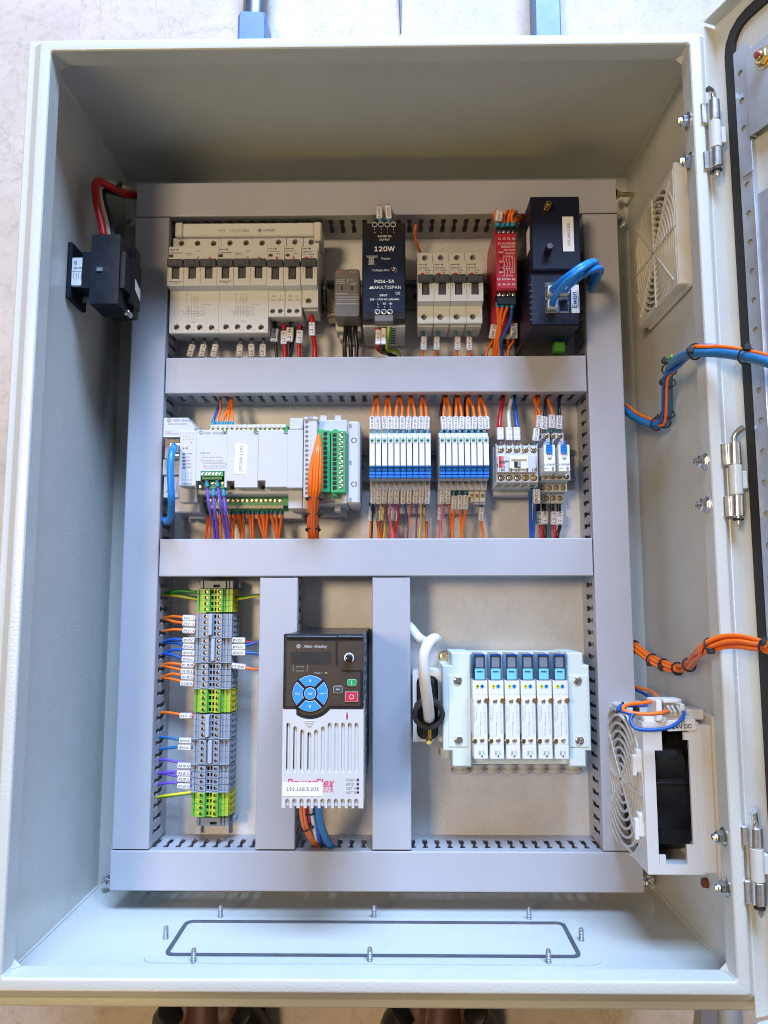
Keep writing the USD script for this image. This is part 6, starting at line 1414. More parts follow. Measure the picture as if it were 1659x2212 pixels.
# --- safety relay
for k, (pts, m_) in enumerate((([(183, 1225), (190, 1320), (185, 1450), (150, 1600), (130, 1760)], 'orange'), ([(230, 1225), (215, 1340), (205, 1480), (180, 1600), (160, 1760)], 'orange'), ([(280, 1225), (245, 1340), (210, 1460), (195, 1600), (215, 1760)], 'orange'), ([(328, 1225), (310, 1360), (255, 1480), (222, 1560), (220, 1640), (238, 1760)], 'wblue'))):
    wire((f'orange wire from the {ORD[k]} lower terminal of the red safety relay' if k < 3 else 'blue wire from the last lower terminal of the red safety relay'), 'C', [(x, y, -150 - 38 * (i / (len(pts) - 1))) for i, (x, y) in enumerate(pts)], 2.35, m_, None, [(pts[0][0], 1178, pts[0][0], 1230, -150, 2.7, 'ferrule')])
wire('orange wire with tilted white tag 24V-2A beside the red safety relay', 'C', [(165, 1340, -190), (150, 1440, -188), (130, 1560, -188), (85, 1650, -188), (65, 1770, -190)], 2.2, 'orange', (125, 1545, 152, 1408, -184, 6.2, '24V-2A'))
wire('orange wire with white tag half hidden behind the blue wire', 'C', [(285, 1350, -192), (285, 1540, -192), (290, 1640, -190), (272, 1770, -190)], 2.2, 'orange', (272, 1545, 290, 1420, -190, 6.0, '0V'))
wire('orange wire with white tag DI 0/0 beside the router', 'C', [(325, 1330, -190), (345, 1460, -188), (340, 1560, -188), (300, 1640, -188), (285, 1770, -190)], 2.2, 'orange', (345, 1540, 342, 1392, -184, 6.6, 'DI:Ø/Ø'))
for k, (x, pts) in enumerate(((188, [(160, 330), (165, 280)]), (240, [(250, 320), (275, 275)]), (287, [(290, 330), (310, 275)]), (340, [(325, 330), (345, 282)]))):
    wire(f'orange wire curling up from the {ORD[k]} upper terminal of the red safety relay', 'C', [(x, 415, -146), *[(a, b, -150) for a, b in pts], (pts[-1][0] + 20, 270, -175), (pts[-1][0] + 25, 330, -195)], 2.4, 'orange', (192, 365, 205, 266, -142, 6.0, '24V-1') if k == 0 else None, [(x - 2, 428, x - 2, 392, -145, 3.6 if k != 1 else 2.4, 'ferrule')])
for k, pts in enumerate(([(335, 380), (370, 330), (430, 325)], [(350, 390), (380, 350), (415, 350)])):
    wire('short orange wire end splayed beside the top of the red safety relay', 'C', [(x, y, -150 - 12 * i) for i, (x, y) in enumerate(pts)], 2.1, 'orange', group='splayed orange wires beside the red safety relay')
# --- network cables of the router
for k, (pts, lb) in enumerate((([(728, 1062, -108), (760, 1020, -92), (880, 920, -72), (1020, 820, -66), (1120, 775, -80), (1165, 790, -110), (1130, 900, -150), (1060, 1010, -180)], 'bright blue network cable plugged into the upper jack of the router'),
                               ([(728, 1200, -108), (765, 1110, -88), (880, 970, -66), (1010, 860, -58), (1130, 785, -70), (1170, 800, -100), (1140, 920, -145), (1070, 1080, -185)], 'bright blue network cable plugged into the lower left jack of the router'),
                               ([(850, 1060, -108), (930, 990, -82), (1060, 890, -68), (1190, 840, -80), (1215, 880, -110), (1150, 1000, -150), (1060, 1180, -190)], 'bright blue network cable plugged into the upper right jack of the router'))):
    t = thing('network_cable', lb, 'network cable', X('C', *pts[0]))
    part('sheath', tube(PTS('C', pts), 2.95, 12), 'cyan', t, True)
    p = X('C', pts[0][0], pts[0][1], -112); part('plug', B(p[0] - 4.6, p[0] + 4.6, p[1] - 5, p[1] + 4, -122, -108, .8), 'cfl', t); part('boot', cyl(p + [0, 0, 2], PTS('C', pts)[1] * .35 + p * .65, 3.7, 12), 'cyan', t)
wire('short teal wire under the green plug of the router', 'C', [(815, 1660, -168), (818, 1700, -172), (820, 1770, -185)], 2.4, 'ferrule')
# --- thick supply cables of the isolator
t = thing('supply_cables', 'thick red, cream and dark blue cables looping from the isolator into the top duct', 'power cables', X('D', 555, 850, -125))
part('red_cable', tube(PTS('D', [(560, 900, -102), (520, 700, -102), (465, 480, -102), (440, 280, -102), (448, 185, -106), (500, 160, -112), (590, 205, -122), (700, 265, -135), (830, 320, -162), (1010, 360, -182)]), 3.7, 14), 'wred', t, True)
part('cream_cable', tube(PTS('D', [(625, 900, -110), (580, 700, -112), (520, 480, -114), (492, 320, -116), (510, 230, -124), (600, 190, -132), (720, 215, -142), (850, 255, -168), (1010, 300, -188)]), 3.2, 12), 'cream', t, True)
part('blue_cable', tube(PTS('D', [(680, 900, -112), (640, 700, -116), (580, 500, -120), (535, 360, -126), (560, 290, -134), (650, 290, -144), (760, 320, -168), (1010, 370, -192)]), 3.5, 12), 'wnavy', t, True)
tie(t, X('D', 745, 260, -140), (1, -.35, -.3), 6.4, None, 1.5)
# --- controller
for k, (x, u, m_) in enumerate(((460, 512, 'wblue'), (493, 515, 'orange'), (530, 590, 'orange'), (567, 600, 'orange'), (605, 606, 'orange'))):
    wire((f'blue wire into the upper strip of the controller, leftmost of five' if k == 0 else f'orange wire into the upper strip of the controller, {ORD[k]} of five from the left'), 'E', [(x, 335, -170), (x + 4, 300, -172), ((x + u) / 2 + (10 if k < 3 else 0), 220, -180), (u, 150, -188), (u - 8, 105, -192)], 2.3, m_, None, [(x, 340, x, 314, -170, 3.0, 'ferrule')])
for k, (x, pts) in enumerate(((412, [(430, 960), (458, 1100), (474, 1240)]), (460, [(472, 1010), (486, 1110), (498, 1240)]), (492, [(518, 960), (545, 1090), (566, 1240)]), (540, [(556, 1010), (570, 1110), (582, 1240)]))):
    y0 = 765 if k in (0, 2) else 835
    wire(f'violet wire from the small analogue plug of the controller, {ORD[k]} of four', 'E', [(x, y0 + 30, -148), *[(a, b, -150 - 12 * i) for i, (a, b) in enumerate(pts)]], 2.35, 'purple', None, [(x - 1, y0, x + 3, y0 + 52, -147, 3.0, 'ferrule')])
for k, (x, u) in enumerate(((425, 400), (440, 432), (512, 516), (590, 588), (622, 608), (648, 680), (664, 692), (695, 690), (735, 756), (768, 770), (806, 850), (836, 856), (848, 862), (876, 868), (908, 945), (948, 958), (986, 966))):
    wire(f'orange wire below the lower strip of the controller, {(ORD + ["next to last", "last"])[k] if k < 16 else "rightmost"} from the left', 'E', [(x, 985, -192), (x, 1030, -190), ((x + u) / 2, 1120, -188), (u, 1205, -188), (u + 2, 1260, -192)], 2.3, 'orange', None, [(x, 985, x, 1030, -190, 2.9, 'ferrgreen')])
t = thing('orange_wire_bundle', 'bundle of orange wires tied with three black ties beside the green connectors', 'wire bundle', X('E', 1240, 900, -135))
for k in range(9):
    o = (k - 4) * .9; dz = -1.5 * abs(o) + (k % 2) * 3
    y0 = 415 + 6 * k
    part('wire', tube(PTS('E', [(1280 + o * 1.5, y0, -142), (1268 + o * 6, 520, -130 + dz), (1252 + o * 12, 680, -126 + dz), (1246 + o * 12, 820, -128 + dz), (1237 + o * 9.5, 915, -134 + dz), (1230 + o * 9.5, 1035, -150 + dz), (1230 + o * 9.5, 1145, -165 + dz), (1240 + o * 8, 1260, -182 + dz)]), 1.6), 'orange', t, True)
for x, y, z, hx in ((1236, 912, -136, 64), (1230, 1035, -152, 60), (1230, 1148, -167, 30)):
    c_ = X('E', x, y, z); m = torus((0, 0, 0), (0, 1, 0), 1, .09, 28, 6); v = m.vertices; part('cable_tie', tm(c_ + np.c_[v[:, 0] * 7.6, v[:, 1] * 12 + v[:, 2] * 1.2, v[:, 2] * 5], m.faces), 'rubber', t, 40)
    h = X('E', x + hx, y - 18, z + 2); part('cable_tie_head', B(h[0] - 2.4, h[0] + 2.4, h[1] - 2.2, h[1] + 2.2, z - 2, z + 4, .5), 'rubber', t)
t = thing('network_cable', 'bright blue network cable hanging from the left end of the controller', 'network cable', X('E', 150, 500, -140))
part('sheath', tube(PTS('E', [(158, 505, -142), (142, 545, -128), (130, 650, -122), (133, 800, -122), (138, 930, -126), (132, 1040, -140), (105, 1085, -160), (75, 1070, -180), (40, 1050, -190)]), 3.5, 14), 'cyan', t, True)
part('plug', B(*RECT('E', 130, 492, 192, 560, -146), -158, -142, .8), 'cfl', t)
# --- above the slim relays
for row, (xs_, ups) in enumerate((((178, 243, 318, 380, 448, 514, 586, 656, 727, 790), (238, 360, 487, 618, 748)), ((985, 1052, 1118, 1185, 1256, 1325, 1395, 1463), (1008, 1138, 1262, 1390)))):
    for k, x in enumerate(xs_):
        u = ups[k // 2]; s = 1 if k % 2 else -1; lean = (6, 5, 10, 3, 6, -2, -6, -12, -8, -12)[k] if row == 0 else (10, 8, 8, -4, 4, 0, 6, 8)[k]
        wire(f'orange wire with white tag above the {W10[k]} relay of the row of {("ten", "eight")[row]}', 'F', [(x + 2, 575, -172), (x - 3, 480, -168), (x - 2, 400, -168), (u + s * 26 + (x - u - s * 30) * .55, 300, -176), (u + s * 6, 190, -186), (u, 150, -190), (u + 2, 110, -194)], 2.25, 'orange', (x + lean * .3, 548, x - lean * .6, 402, -163.5, 4.7, f'DO:{row}/{k}'.replace('0', 'Ø') if row == 0 else f'DO:1/{k}'.replace('/0', '/Ø')))
for k, (x, u) in enumerate(((952, 978), (1098, 1115), (1222, 1232))):
    wire(f'dark blue wire behind the orange wires of the row of eight, {ORD[k]} of three', 'F', [(x, 400, -185), (x + 4, 300, -186), (u, 215, -190), (u + 8, 160, -194)], 2.3, 'wnavy')
sb_ = [X('F', 930, 365, -182), X('F', 930, 510, -182)]
# --- below the slim relays
thin = [('wblack', 'black', [(187, 1385), (182, 1500), (172, 1790)]), ('yellow', 'yellow', [(272, 1385), (290, 1510), (312, 1640), (300, 1790)]), ('brownwire', 'brown', [(322, 1385), (318, 1480), (300, 1640), (290, 1790)]), ('pink', 'pink', [(377, 1385), (375, 1500), (388, 1620), (420, 1790)]),
        ('crimson', 'crimson', [(458, 1390), (468, 1500), (455, 1620), (428, 1790)]), ('wblue', 'blue', [(548, 1385), (560, 1490), (578, 1600), (568, 1790)]), ('orange', 'orange', [(608, 1385), (600, 1510), (588, 1610), (556, 1790)]), ('violet2', 'purple', [(672, 1385), (674, 1520), (670, 1790)]), ('yellow', 'yellow', [(726, 1385), (720, 1520), (702, 1790)]), ('greywire', 'grey', [(800, 1390), (806, 1540), (828, 1790)])]
for k, ((m_, cn, pts), x) in enumerate(zip(thin, (188, 250, 316, 384, 453, 524, 594, 662, 730, 798))):
    wire(f'thin {cn} wire with tag under the {W10[k]} relay of the row of ten', 'F', [(x + 2, 1240, -184), *[(a, b, -184 - 3 * i) for i, (a, b) in enumerate(pts)]], 1.45, m_, (x - 4, 1382, x + 4, 1226, -179, 4.3, f'DO:Ø/{k}A'.replace('/0', '/Ø')))
for k, (m_, cn, x, pts) in enumerate((('pink', 'pink', 966, [(965, 1385), (955, 1520), (945, 1650), (952, 1790)]), ('orange', 'thin orange', 1031, [(1038, 1385), (1052, 1520), (1066, 1650), (1080, 1790)]))):
    wire(f'{cn} wire with tag DO 1/{k}A under the row of eight relays', 'F', [(x, 1240, -184), *[(a, b, -184 - 3 * i) for i, (a, b) in enumerate(pts)]], 1.45, m_, (x - 2, 1382, x + 3, 1226, -179, 4.3, f'DO:1/{k}A'.replace('/0', '/Ø')))
for k, (x, u) in enumerate(((1097, 1076), (1162, 1186), (1228, 1194))):
    wire(f'orange wire with tag DO 1/{k + 2}A and dark teal ferrule under the row of eight', 'F', [(x, 1240, -184), (x, 1440, -182), ((x + u) / 2, 1560, -185), (u, 1690, -188), (u + 6, 1790, -190)], 2.2, 'orange', (x - 4, 1446, x + 4, 1290, -177, 4.4, f'DO:1/{k + 2}A'), [(x, 1232, x, 1290, -182, 3.0, 'ferrgreen')])
for k, (x, u, y0) in enumerate(((163, 150, 1410), (245, 268, 1410), (303, 276, 1410), (378, 400, 1410), (436, 415, 1410), (784, 792, 1420), (948, 932, 1425), (1406, 1432, 1425))):
    where = ('first', 'second', 'third', 'fourth', 'fifth', 'sixth')[k] + ' of six, under the row of ten relays' if k < 6 else ('under the left end' if k == 6 else 'under the right end') + ' of the row of eight'
    wire(f'orange wire with lower tag 24V-2A, {where}', 'F', [(x, 1395, -204), (x, 1500, -203), (x, 1580, -202), ((x + u) / 2, 1680, -201), (u, 1810, -201)], 2.2, 'orange', (x - 4, 1572, x + 4, y0, -199, 4.6, '24V-2A'), [(x, 1362, x, 1420, -202, 2.8, 'ferrgreen')] if k in (0, 5, 7) else None)
# --- contactor and plug-in relays
for (m_, cn, tx_, pts, x) in (('wred', 'red', 'L1-2', [(330, 170), (312, 260), (285, 420), (272, 615)], 280), ('wwhite', 'white', 'L2-2', [(450, 200), (425, 270), (390, 420), (396, 615)], 397), ('wblue', 'blue', 'L3-2', [(478, 170), (470, 260), (485, 420), (502, 615)], 503)):
    wire(f'{cn} wire with white tag {tx_} into the top of the contactor', 'G', [(a, b, (-194, -188, -180, -172)[i]) for i, (a, b) in enumerate(pts)] + [(x + 14, 800, -172), (x + 16, 850, -174)], 2.9, m_, (x + 2, 788, x - 4, 620, -165.5, 6.0, tx_, 3.0, 'inkpale'), [(x + 10, 785, x + 16, 862, -172, 3.2, 'ferrgrey')])
for nm, pts, m_, tg, fr in (('orange wire with tag DO 1/2A into the contactor', [(800, 175), (778, 300), (765, 450), (750, 615), (742, 850)], 'orange', (750, 800, 768, 632, -164, 5.4, 'DO:1/2A'), (740, 812, 740, 862, -170, 2.6, 'ferrule')),
                            ('orange wire with tag DO 1/3A over the first plug-in relay', [(780, 180), (735, 250), (770, 360), (802, 470), (800, 690)], 'orange', (792, 628, 806, 462, -170, 5.0, 'DO:1/3A'), (798, 640, 798, 690, -178, 2.6, 'ferrule')),
                            ('dark blue wire with tag 0VDC over the first plug-in relay', [(930, 175), (890, 250), (880, 360), (874, 478), (866, 690)], 'wnavy', (862, 646, 872, 480, -170, 5.4, 'ØVDC'), (865, 648, 865, 692, -176, 3.0, 'ferrule')),
                            ('orange wire with tag DO 1/4A over the second plug-in relay', [(930, 175), (910, 240), (950, 330), (975, 450), (965, 690)], 'orange', (962, 632, 968, 452, -170, 5.6, 'DO:1/4A'), (966, 636, 966, 692, -176, 3.0, 'ferrule')),
                            ('dark blue wire with tag 0VDC over the second plug-in relay', [(1100, 175), (1065, 240), (1068, 340), (1074, 460), (1062, 690)], 'wnavy', (1058, 642, 1066, 466, -170, 5.4, 'ØVDC'), (1062, 646, 1062, 692, -176, 3.0, 'ferrule'))):
    wire(nm, 'G', [(a, b, (-192, -186, -180, -176, -176)[i]) for i, (a, b) in enumerate(pts)], 2.5, m_, tg, [fr])
wire('blue wire without a tag running down from the contactor', 'G', [(700, 1365, -175), (698, 1430, -178), (688, 1600, -182), (686, 1850, -186), (692, 2140, -190)], 2.6, 'wblue', None, [(702, 1370, 698, 1425, -176, 3.0, 'ferrule')])
wire('blue wire with tag 0VDC running down from the contactor', 'G', [(745, 1365, -178), (750, 1500, -182), (742, 1680, -184), (735, 1850, -186), (712, 2140, -190)], 2.6, 'wblue', (766, 1634, 760, 1445, -177, 6.4, 'ØVDC'), [(745, 1370, 750, 1440, -177, 3.4, 'ferrule')])
for (x, xb_, u, m_, cn, tx_) in ((782, 800, 845, 'wred', 'red', 'L1-3'), (860, 872, 874, 'wblack', 'black', 'L1-3N'), (968, 996, 1018, 'wred', 'red', 'L2-3'), (1060, 1070, 1048, 'wblack', 'black', 'L2-3N')):
    wire(f'{cn} wire with white tag {tx_} under the plug-in relays', 'G', [(x, 1640, -206), (xb_, 1800, -202), (xb_ + 8, 1920, -201), (u, 2040, -200), (u - 4, 2160, -202)], 2.6, m_, (xb_ - 2, 1914, xb_ + 4, 1742, -198, 5.8, tx_), [(x, 1640, x + 4, 1745, -203, 3.0, 'black')])
# --- terminal strip, left and right
def side_wire(lb, crop, pts, m_, tx_=None, tag=None, r=2.15, stripe=None, z0=-196, z1=-188):
    n = len(pts) - 1
    P = [(x, y, z0 + (z1 - z0) * min(1, 1.4 * i / n)) for i, (x, y) in enumerate(pts)]
    wire(lb, crop, P, r, m_, tag and (tag[0], tag[1], tag[2], tag[3], z1 + 1.5, 4.5, tx_), None, stripe=stripe)
side_wire('green earth wire reaching the top earth terminals from the left', 'H', [(170, 398), (260, 380), (420, 350), (690, 368)], 'gw', r=2.6)
side_wire('green and yellow earth wire just below it, top left of the terminal strip', 'H', [(170, 395), (270, 392), (420, 408), (690, 452)], 'gw', r=2.6, stripe=('gy', .9, .7))
side_wire('green and yellow earth wire leaving the top earth terminals to the right', 'H', [(1120, 436), (1250, 440), (1400, 420), (1560, 398)], 'gw', r=2.2, stripe=('gy', .9, .6))
side_wire('green and yellow earth wire reaching the bottom earth terminals', 'I', [(100, 1245), (180, 1222), (350, 1190), (600, 1162)], 'gw', r=2.6, stripe=('gy', -.7, .9))
L_ = [('H', 'orange', 'orange', '24V-2', 712, [(190, 722), (250, 705), (340, 692), (480, 706)], 476, 648, 'uppermost of three'), ('H', 'orange', 'orange', '24V-2', 786, [(190, 722), (260, 728), (360, 758), (480, 774)], 478, 646, 'middle of three'), ('H', 'orange', 'orange', '24V-2', 880, [(180, 890), (240, 888), (350, 872), (480, 876)], 474, 642, 'lowest of three'),
      ('H', 'wblue', 'blue', 'ØVDC', 1012, [(180, 1045), (240, 1030), (340, 1000), (480, 1002)], 478, 640, 'first of the upper four'), ('H', 'wblue', 'blue', 'ØVDC', 1097, [(180, 1045), (260, 1042), (380, 1048), (480, 1072)], 480, 638, 'second of the upper four'), ('H', 'wblue', 'blue', 'ØVDC', 1180, [(170, 1200), (230, 1185), (330, 1142), (480, 1142)], 474, 636, 'third of the upper four'), ('H', 'wblue', 'blue', 'ØVDC', 1268, [(170, 1190), (240, 1190), (340, 1215), (480, 1254)], 464, 634, 'last of the upper four'),
      ('H', 'orange', 'orange', 'DI Ø/Ø', 1347, [(165, 1365), (230, 1345), (330, 1325), (480, 1345)], 462, 628, 'first'), ('H', 'orange', 'orange', 'DI Ø/1', 1430, [(165, 1355), (230, 1360), (330, 1385), (480, 1416)], 452, 626, 'second'), ('H', 'orange', 'orange', 'DI:Ø/2', 1510, [(150, 1530), (220, 1500), (330, 1466), (480, 1488)], 454, 624, 'third'), ('H', 'orange', 'orange', 'DI:Ø/3', 1598, [(150, 1515), (220, 1520), (330, 1540), (480, 1572)], 448, 620, 'fourth'),
      ('I', 'orange', 'orange', '24V-3', 125, [(120, 100), (190, 88), (300, 84), (470, 108)], 440, 604, 'alone'), ('I', 'sheath', 'blue', 'ØVDC', 460, [(130, 420), (190, 416), (300, 424), (460, 446)], 426, 592, 'upper of the lower pair'), ('I', 'sheath', 'blue', 'ØVDC', 555, [(120, 590), (180, 572), (300, 556), (450, 548)], 414, 590, 'lower of the lower pair'),
      ('I', 'purple', 'violet', 'AI:Ø.Ø', 796, [(110, 750), (180, 725), (280, 722), (450, 756)], 410, 584, 'first'), ('I', 'purple', 'violet', 'AI:Ø.1', 900, [(100, 915), (170, 898), (280, 884), (450, 880)], 404, 580, 'second'), ('I', 'purple', 'violet', 'AI:Ø.2', 978, [(100, 915), (180, 902), (290, 912), (450, 956)], 404, 576, 'third'), ('I', 'purple', 'violet', 'AI:Ø.3', 1074, [(100, 1070), (170, 1050), (280, 1030), (450, 1040)], 404, 574, 'fourth')]
for crop, m_, cn, tx_, y, pts, x0, x1, w_o in L_:
    side_wire(f'{cn} wire with tag {tx_.replace("Ø", "0")}, left of the terminal strip, {w_o}', crop, pts + [(x1 + 40, y)], m_, tx_, (x0, y - 4, x1, y + 4))
for y, tx_, m_, cn, pts, w_o in ((1015, 'ØVDC', 'wred', 'thin red', [(1290, 1025), (1340, 1032), (1420, 1042), (1540, 1050)], 'top'), (1100, 'ØVDC', 'wblue', 'blue', [(1290, 1092), (1340, 1078), (1420, 1052), (1540, 1035)], 'middle'), (1178, 'ØVDC', 'wblue', 'blue', [(1290, 1180), (1340, 1180), (1420, 1184), (1540, 1205)], 'lower'), (1366, 'DI Ø/Ø', 'orange', 'orange', [(1290, 1378), (1340, 1386), (1420, 1402), (1540, 1402)], 'lowest')):
    side_wire(f'{cn} wire with {w_o} tag on the right of the terminal strip', 'H', [(1110, y)] + pts, m_, tx_, (1128, y - (3 if y < 1300 else 14), 1322, y + (2 if y < 1300 else 14)), r=.9 if m_ == 'wred' else 2.2, z0=-186, z1=-186)
# --- cables under the motor drive
t = thing('drive_cables', 'orange, crimson, white and blue cables under the motor drive with black ties', 'cables', X('K', 650, 1150, -130))
part('orange_wire', tube(PTS('K', [(528, 850, -110), (524, 950, -116), (545, 1110, -126), (600, 1260, -150), (690, 1380, -175), (770, 1450, -192)]), 1.7), 'orange', t, True)
part('orange_wire', tube(PTS('K', [(566, 850, -110), (564, 950, -116), (585, 1110, -126), (640, 1260, -150), (720, 1370, -175), (800, 1440, -192)]), 1.7), 'orange', t, True)
part('crimson_wire', tube(PTS('K', [(600, 850, -116), (605, 950, -122), (630, 1110, -134), (670, 1240, -156), (720, 1390, -185)]), 2.2), 'crimson', t, True)
part('white_wire', tube(PTS('K', [(645, 850, -112), (652, 950, -118), (678, 1110, -130), (700, 1250, -154), (730, 1400, -185)]), 2.0), 'wwhite', t, True)
part('blue_wire', tube(PTS('K', [(695, 850, -118), (700, 980, -124), (730, 1180, -140), (760, 1340, -170), (790, 1440, -190)]), 2.2), 'wblue', t, True)
part('blue_cable', tube(PTS('K', [(740, 840, -104), (742, 950, -110), (764, 1110, -122), (812, 1260, -148), (880, 1390, -172), (970, 1480, -190)]), 3.5, 16), 'sheath', t, True)
tie(t, X('K', 585, 1200, -140), (.35, -1, -.2), 4.6, X('K', 655, 1165, -134)); tie(t, X('K', 645, 1005, -122), (.2, -1, -.1), 5)
# --- white cable of the valve block
single('white_cable', tube(PTS('L', [(60, 90, -198), (130, 150, -194), (185, 220, -188), (240, 258, -176), (300, 268, -150), (332, 252, -126), (318, 238, -106), (270, 275, -96), (238, 370, -94), (240, 520, -98), (262, 700, -112), (276, 815, -134), (278, 850, -152)]), 5.4, 18), 'white', 'thick white cable looping from the upright duct into the valve block plug', 'cable', smooth=True)
# --- fan leads
t = thing('fan_leads', 'orange and blue leads looped and tied on top of the fan unit', 'wires', X('M', 300, 400, -52))
part('orange_lead', tube(PTS('M', [(200, 150, -196), (270, 165, -176), (370, 190, -150), (440, 235, -102), (440, 280, -78), (330, 305, -66), (200, 318, -62), (140, 345, -58), (150, 380, -54), (260, 404, -50), (400, 408, -48), (500, 396, -50), (560, 380, -58)]), 1.65), 'orange', t, True)
part('blue_lead', tube(PTS('M', [(200, 168, -200), (290, 200, -182), (390, 262, -150), (420, 300, -102), (330, 330, -80), (200, 332, -68), (110, 340, -62), (90, 372, -58), (150, 392, -54), (220, 420, -50), (205, 470, -48), (250, 540, -44), (380, 556, -42), (540, 540, -42), (640, 490, -44), (690, 430, -48), (694, 390, -56)]), 1.65), 'wblue', t, True)
for c_, h in (((100, 375, -58), (135, 340, -72)), ((225, 425, -51), (258, 372, -68))): tie(t, X('M', *c_), (.6, -.8, .1), 3.0, X('M', *h), .9)
# --- blue loom to the door
t = thing('blue_cable_loom', 'thick blue cable tied with orange, blue and green wires, bridging to the door', 'cable loom', X('N', 600, 800, -110))
loom = PTS('N', [(90, 690, -200), (170, 745, -192), (280, 830, -175), (400, 885, -155), (500, 905, -140), (580, 880, -125), (615, 800, -112), (622, 650, -100), (622, 480, -86), (634, 340, -70), (690, 245, -46), (790, 185, -18), (900, 155, 4), (1000, 150, 11), (1100, 152, 16), (1280, 172, 32), (1430, 200, 50), (1560, 228, 66), (1700, 265, 84)])
part('blue_cable', tube(loom, 3.9, 18), 'sheath', t, True)
part('orange_wire', tube(offset_path(loom, (-3.6, 3.6)), 1.6), 'orange', t, True)
part('blue_wire', tube(offset_path(loom, (-5.6, 1.0)), 1.6), 'wblue', t, True)
part('earth_wire', tube(offset_path(loom[5:11], (4.2, -2.4)), 1.9), 'gw', t, True); part('earth_stripe', tube(offset_path(loom[5:11], (5.3, -2.9)), 1.0), 'gy', t, True)
for i, hx in ((4, (520, 830)), (5, None), (6, None), (8, (560, 460)), (9, (585, 240)), (12, (850, 130)), (16, (1440, 100))):
    d_ = loom[min(i + 1, len(loom) - 1)] - loom[i - 1]; tie(t, loom[i] + [0, 1.0, .3], d_, 6.4, X('N', hx[0], hx[1], loom[i][2] + 4) if hx else None, .8)
# --- orange loom to the door
t = thing('orange_wire_loom', 'loom of orange wires with black ties crossing from the right duct to the door', 'cable loom', X('T', 700, 700, -110))
lo = PTS('T', [(170, 430, -200), (260, 515, -188), (350, 590, -170), (450, 660, -150), (570, 715, -132), (720, 755, -112), (840, 715, -72), (915, 620, -34), (985, 560, 2), (1060, 515, 13), (1200, 470, 22), (1350, 470, 34), (1500, 500, 48), (1640, 530, 64), (1760, 545, 80)])
for a_, b_ in ((-3.1, 1.1), (.2, 2.3), (3.2, .8), (-1.7, -2.2), (1.9, -2.3)):
    P = spline(lo); n_ = len(P); sp = 1 + .5 * np.clip((np.arange(n_) / n_ - .62) * 4, 0, 1) * np.sin(np.clip((np.arange(n_) / n_ - .62) / .3, 0, 1) * math.pi)
    T_ = np.gradient(P, axis=0); T_ /= np.linalg.norm(T_, axis=1, keepdims=True); S_ = np.cross(T_, [0, 0, 1.]); S_ /= np.linalg.norm(S_, axis=1, keepdims=True)
    part('wire', tube(P + S_ * (a_ * sp)[:, None] + np.cross(S_, T_) * b_, 1.75, smooth=False), 'orange', t, True)
for i, h in ((1, (262, 575)), (3, (430, 705)), (4, (548, 735)), (5, (722, 800)), (6, (858, 695)), (9, (1065, 572)), (13, (1620, 485))):
    d_ = lo[i + 1] - lo[i - 1]; tie(t, lo[i], d_, 5.6, X('T', *h, lo[i][2] + 3), .85)
# --- wires lying inside the ducts, glimpsed through the slots
for k, (x, y0, y1, m_) in enumerate(((xr0 + 7, yb1 + 260, yt0 - 20, 'orange'), (xr0 + 11, yb1 + 120, yt0 - 60, 'orange'), (xr0 + 16, yb1 + 40, yt0 - 30, 'wnavy'))):
    single('duct_wire', tube([(x, y0, -178 - 6 * k), (x + 2, (y0 + y1) / 2, -182 - 6 * k), (x - 1, y1, -178 - 6 * k)], 2.4, 8, 8), m_, f'{"orange" if m_ == "orange" else "dark blue"} wire inside the right-hand duct, glimpsed through its slots, {ORD[k]}', 'wire')
for k, (y, x0, x1, m_) in enumerate(((m1[2] + 7, xl1 + 60, xr0 - 10, 'orange'), (m1[2] + 12, xl1 + 30, xr0 - 20, 'orange'), (m1[2] + 17, xl1 + 90, xr0 - 15, 'wblack'))):
    single('duct_wire', tube([(x0, y, -180 - 5 * k), ((x0 + x1) / 2, y + 2, -184 - 5 * k), (x1, y - 1, -180 - 5 * k)], 2.4, 8, 8), m_, f'{"orange" if m_ == "orange" else "black"} wire inside the upper cross duct, glimpsed through its slots, {ORD[k]}', 'wire')

# ================================================================== on the floor round the cabinet
q0, q1 = U(519, 0, -228), U(573, 0, -228)
t = thing('round_tube_leg', 'dark steel tube with a square blue end cap, at the upper left edge', 'stand leg', (avg(q0[0], q1[0]), q0[1], ZF))
xx_ = avg(q0[0], q1[0]); yy_ = U(545, 22, -226)[1]; rr_ = (q1[0] - q0[0]) / 2
part('tube', cyl((xx_, yy_ - 4, -245), (xx_ + 4, yy_ + 330, -245), rr_, 26), 'railblack', t)
bw = (U(577, 45, -226)[0] - U(514, 45, -226)[0]) / 2
part('end_cap', cat(plate(Polygon([(xx_ - bw, yy_ - 90), (xx_ + bw, yy_ - 90), (xx_ + bw, yy_ - 7), (xx_ + bw - 4, yy_), (xx_ - bw + 4, yy_ + 1.5), (xx_ - bw, yy_ - 5)]), ZF + .3, -226, 3)), 'tubeblue', t)
q0, q1 = U(1156, 40, -228), U(1212, 40, -228)
single('square_tube_leg', B(q0[0], q1[0], q0[1] - 90, q0[1] + 330, ZF + .3, -228, 1.5), 'tubeblue', 'long blue painted square tube at the upper right edge of the picture', 'stand leg')
p = U(865.5, 66, ZF + 4); pa, pb = U(857, -10, ZF + 8), U(870, -10, ZF + 8)
single('steel_blade', cat(fixhull([(p[0] - .8, p[1], ZF + .3), (p[0] + .8, p[1], ZF + .3), (p[0], p[1], ZF + 5), (pa[0], pa[1] + 60, ZF + .3), (pb[0], pb[1] + 60, ZF + .3), (pa[0] + 3, pa[1] + 60, ZF + 14), (pb[0] - 3, pb[1] + 60, ZF + 14)])), 'railblack', 'narrow pointed steel strip on the floor between the two blue tubes', 'steel strip')
q = U(1577, 2200, -250); 
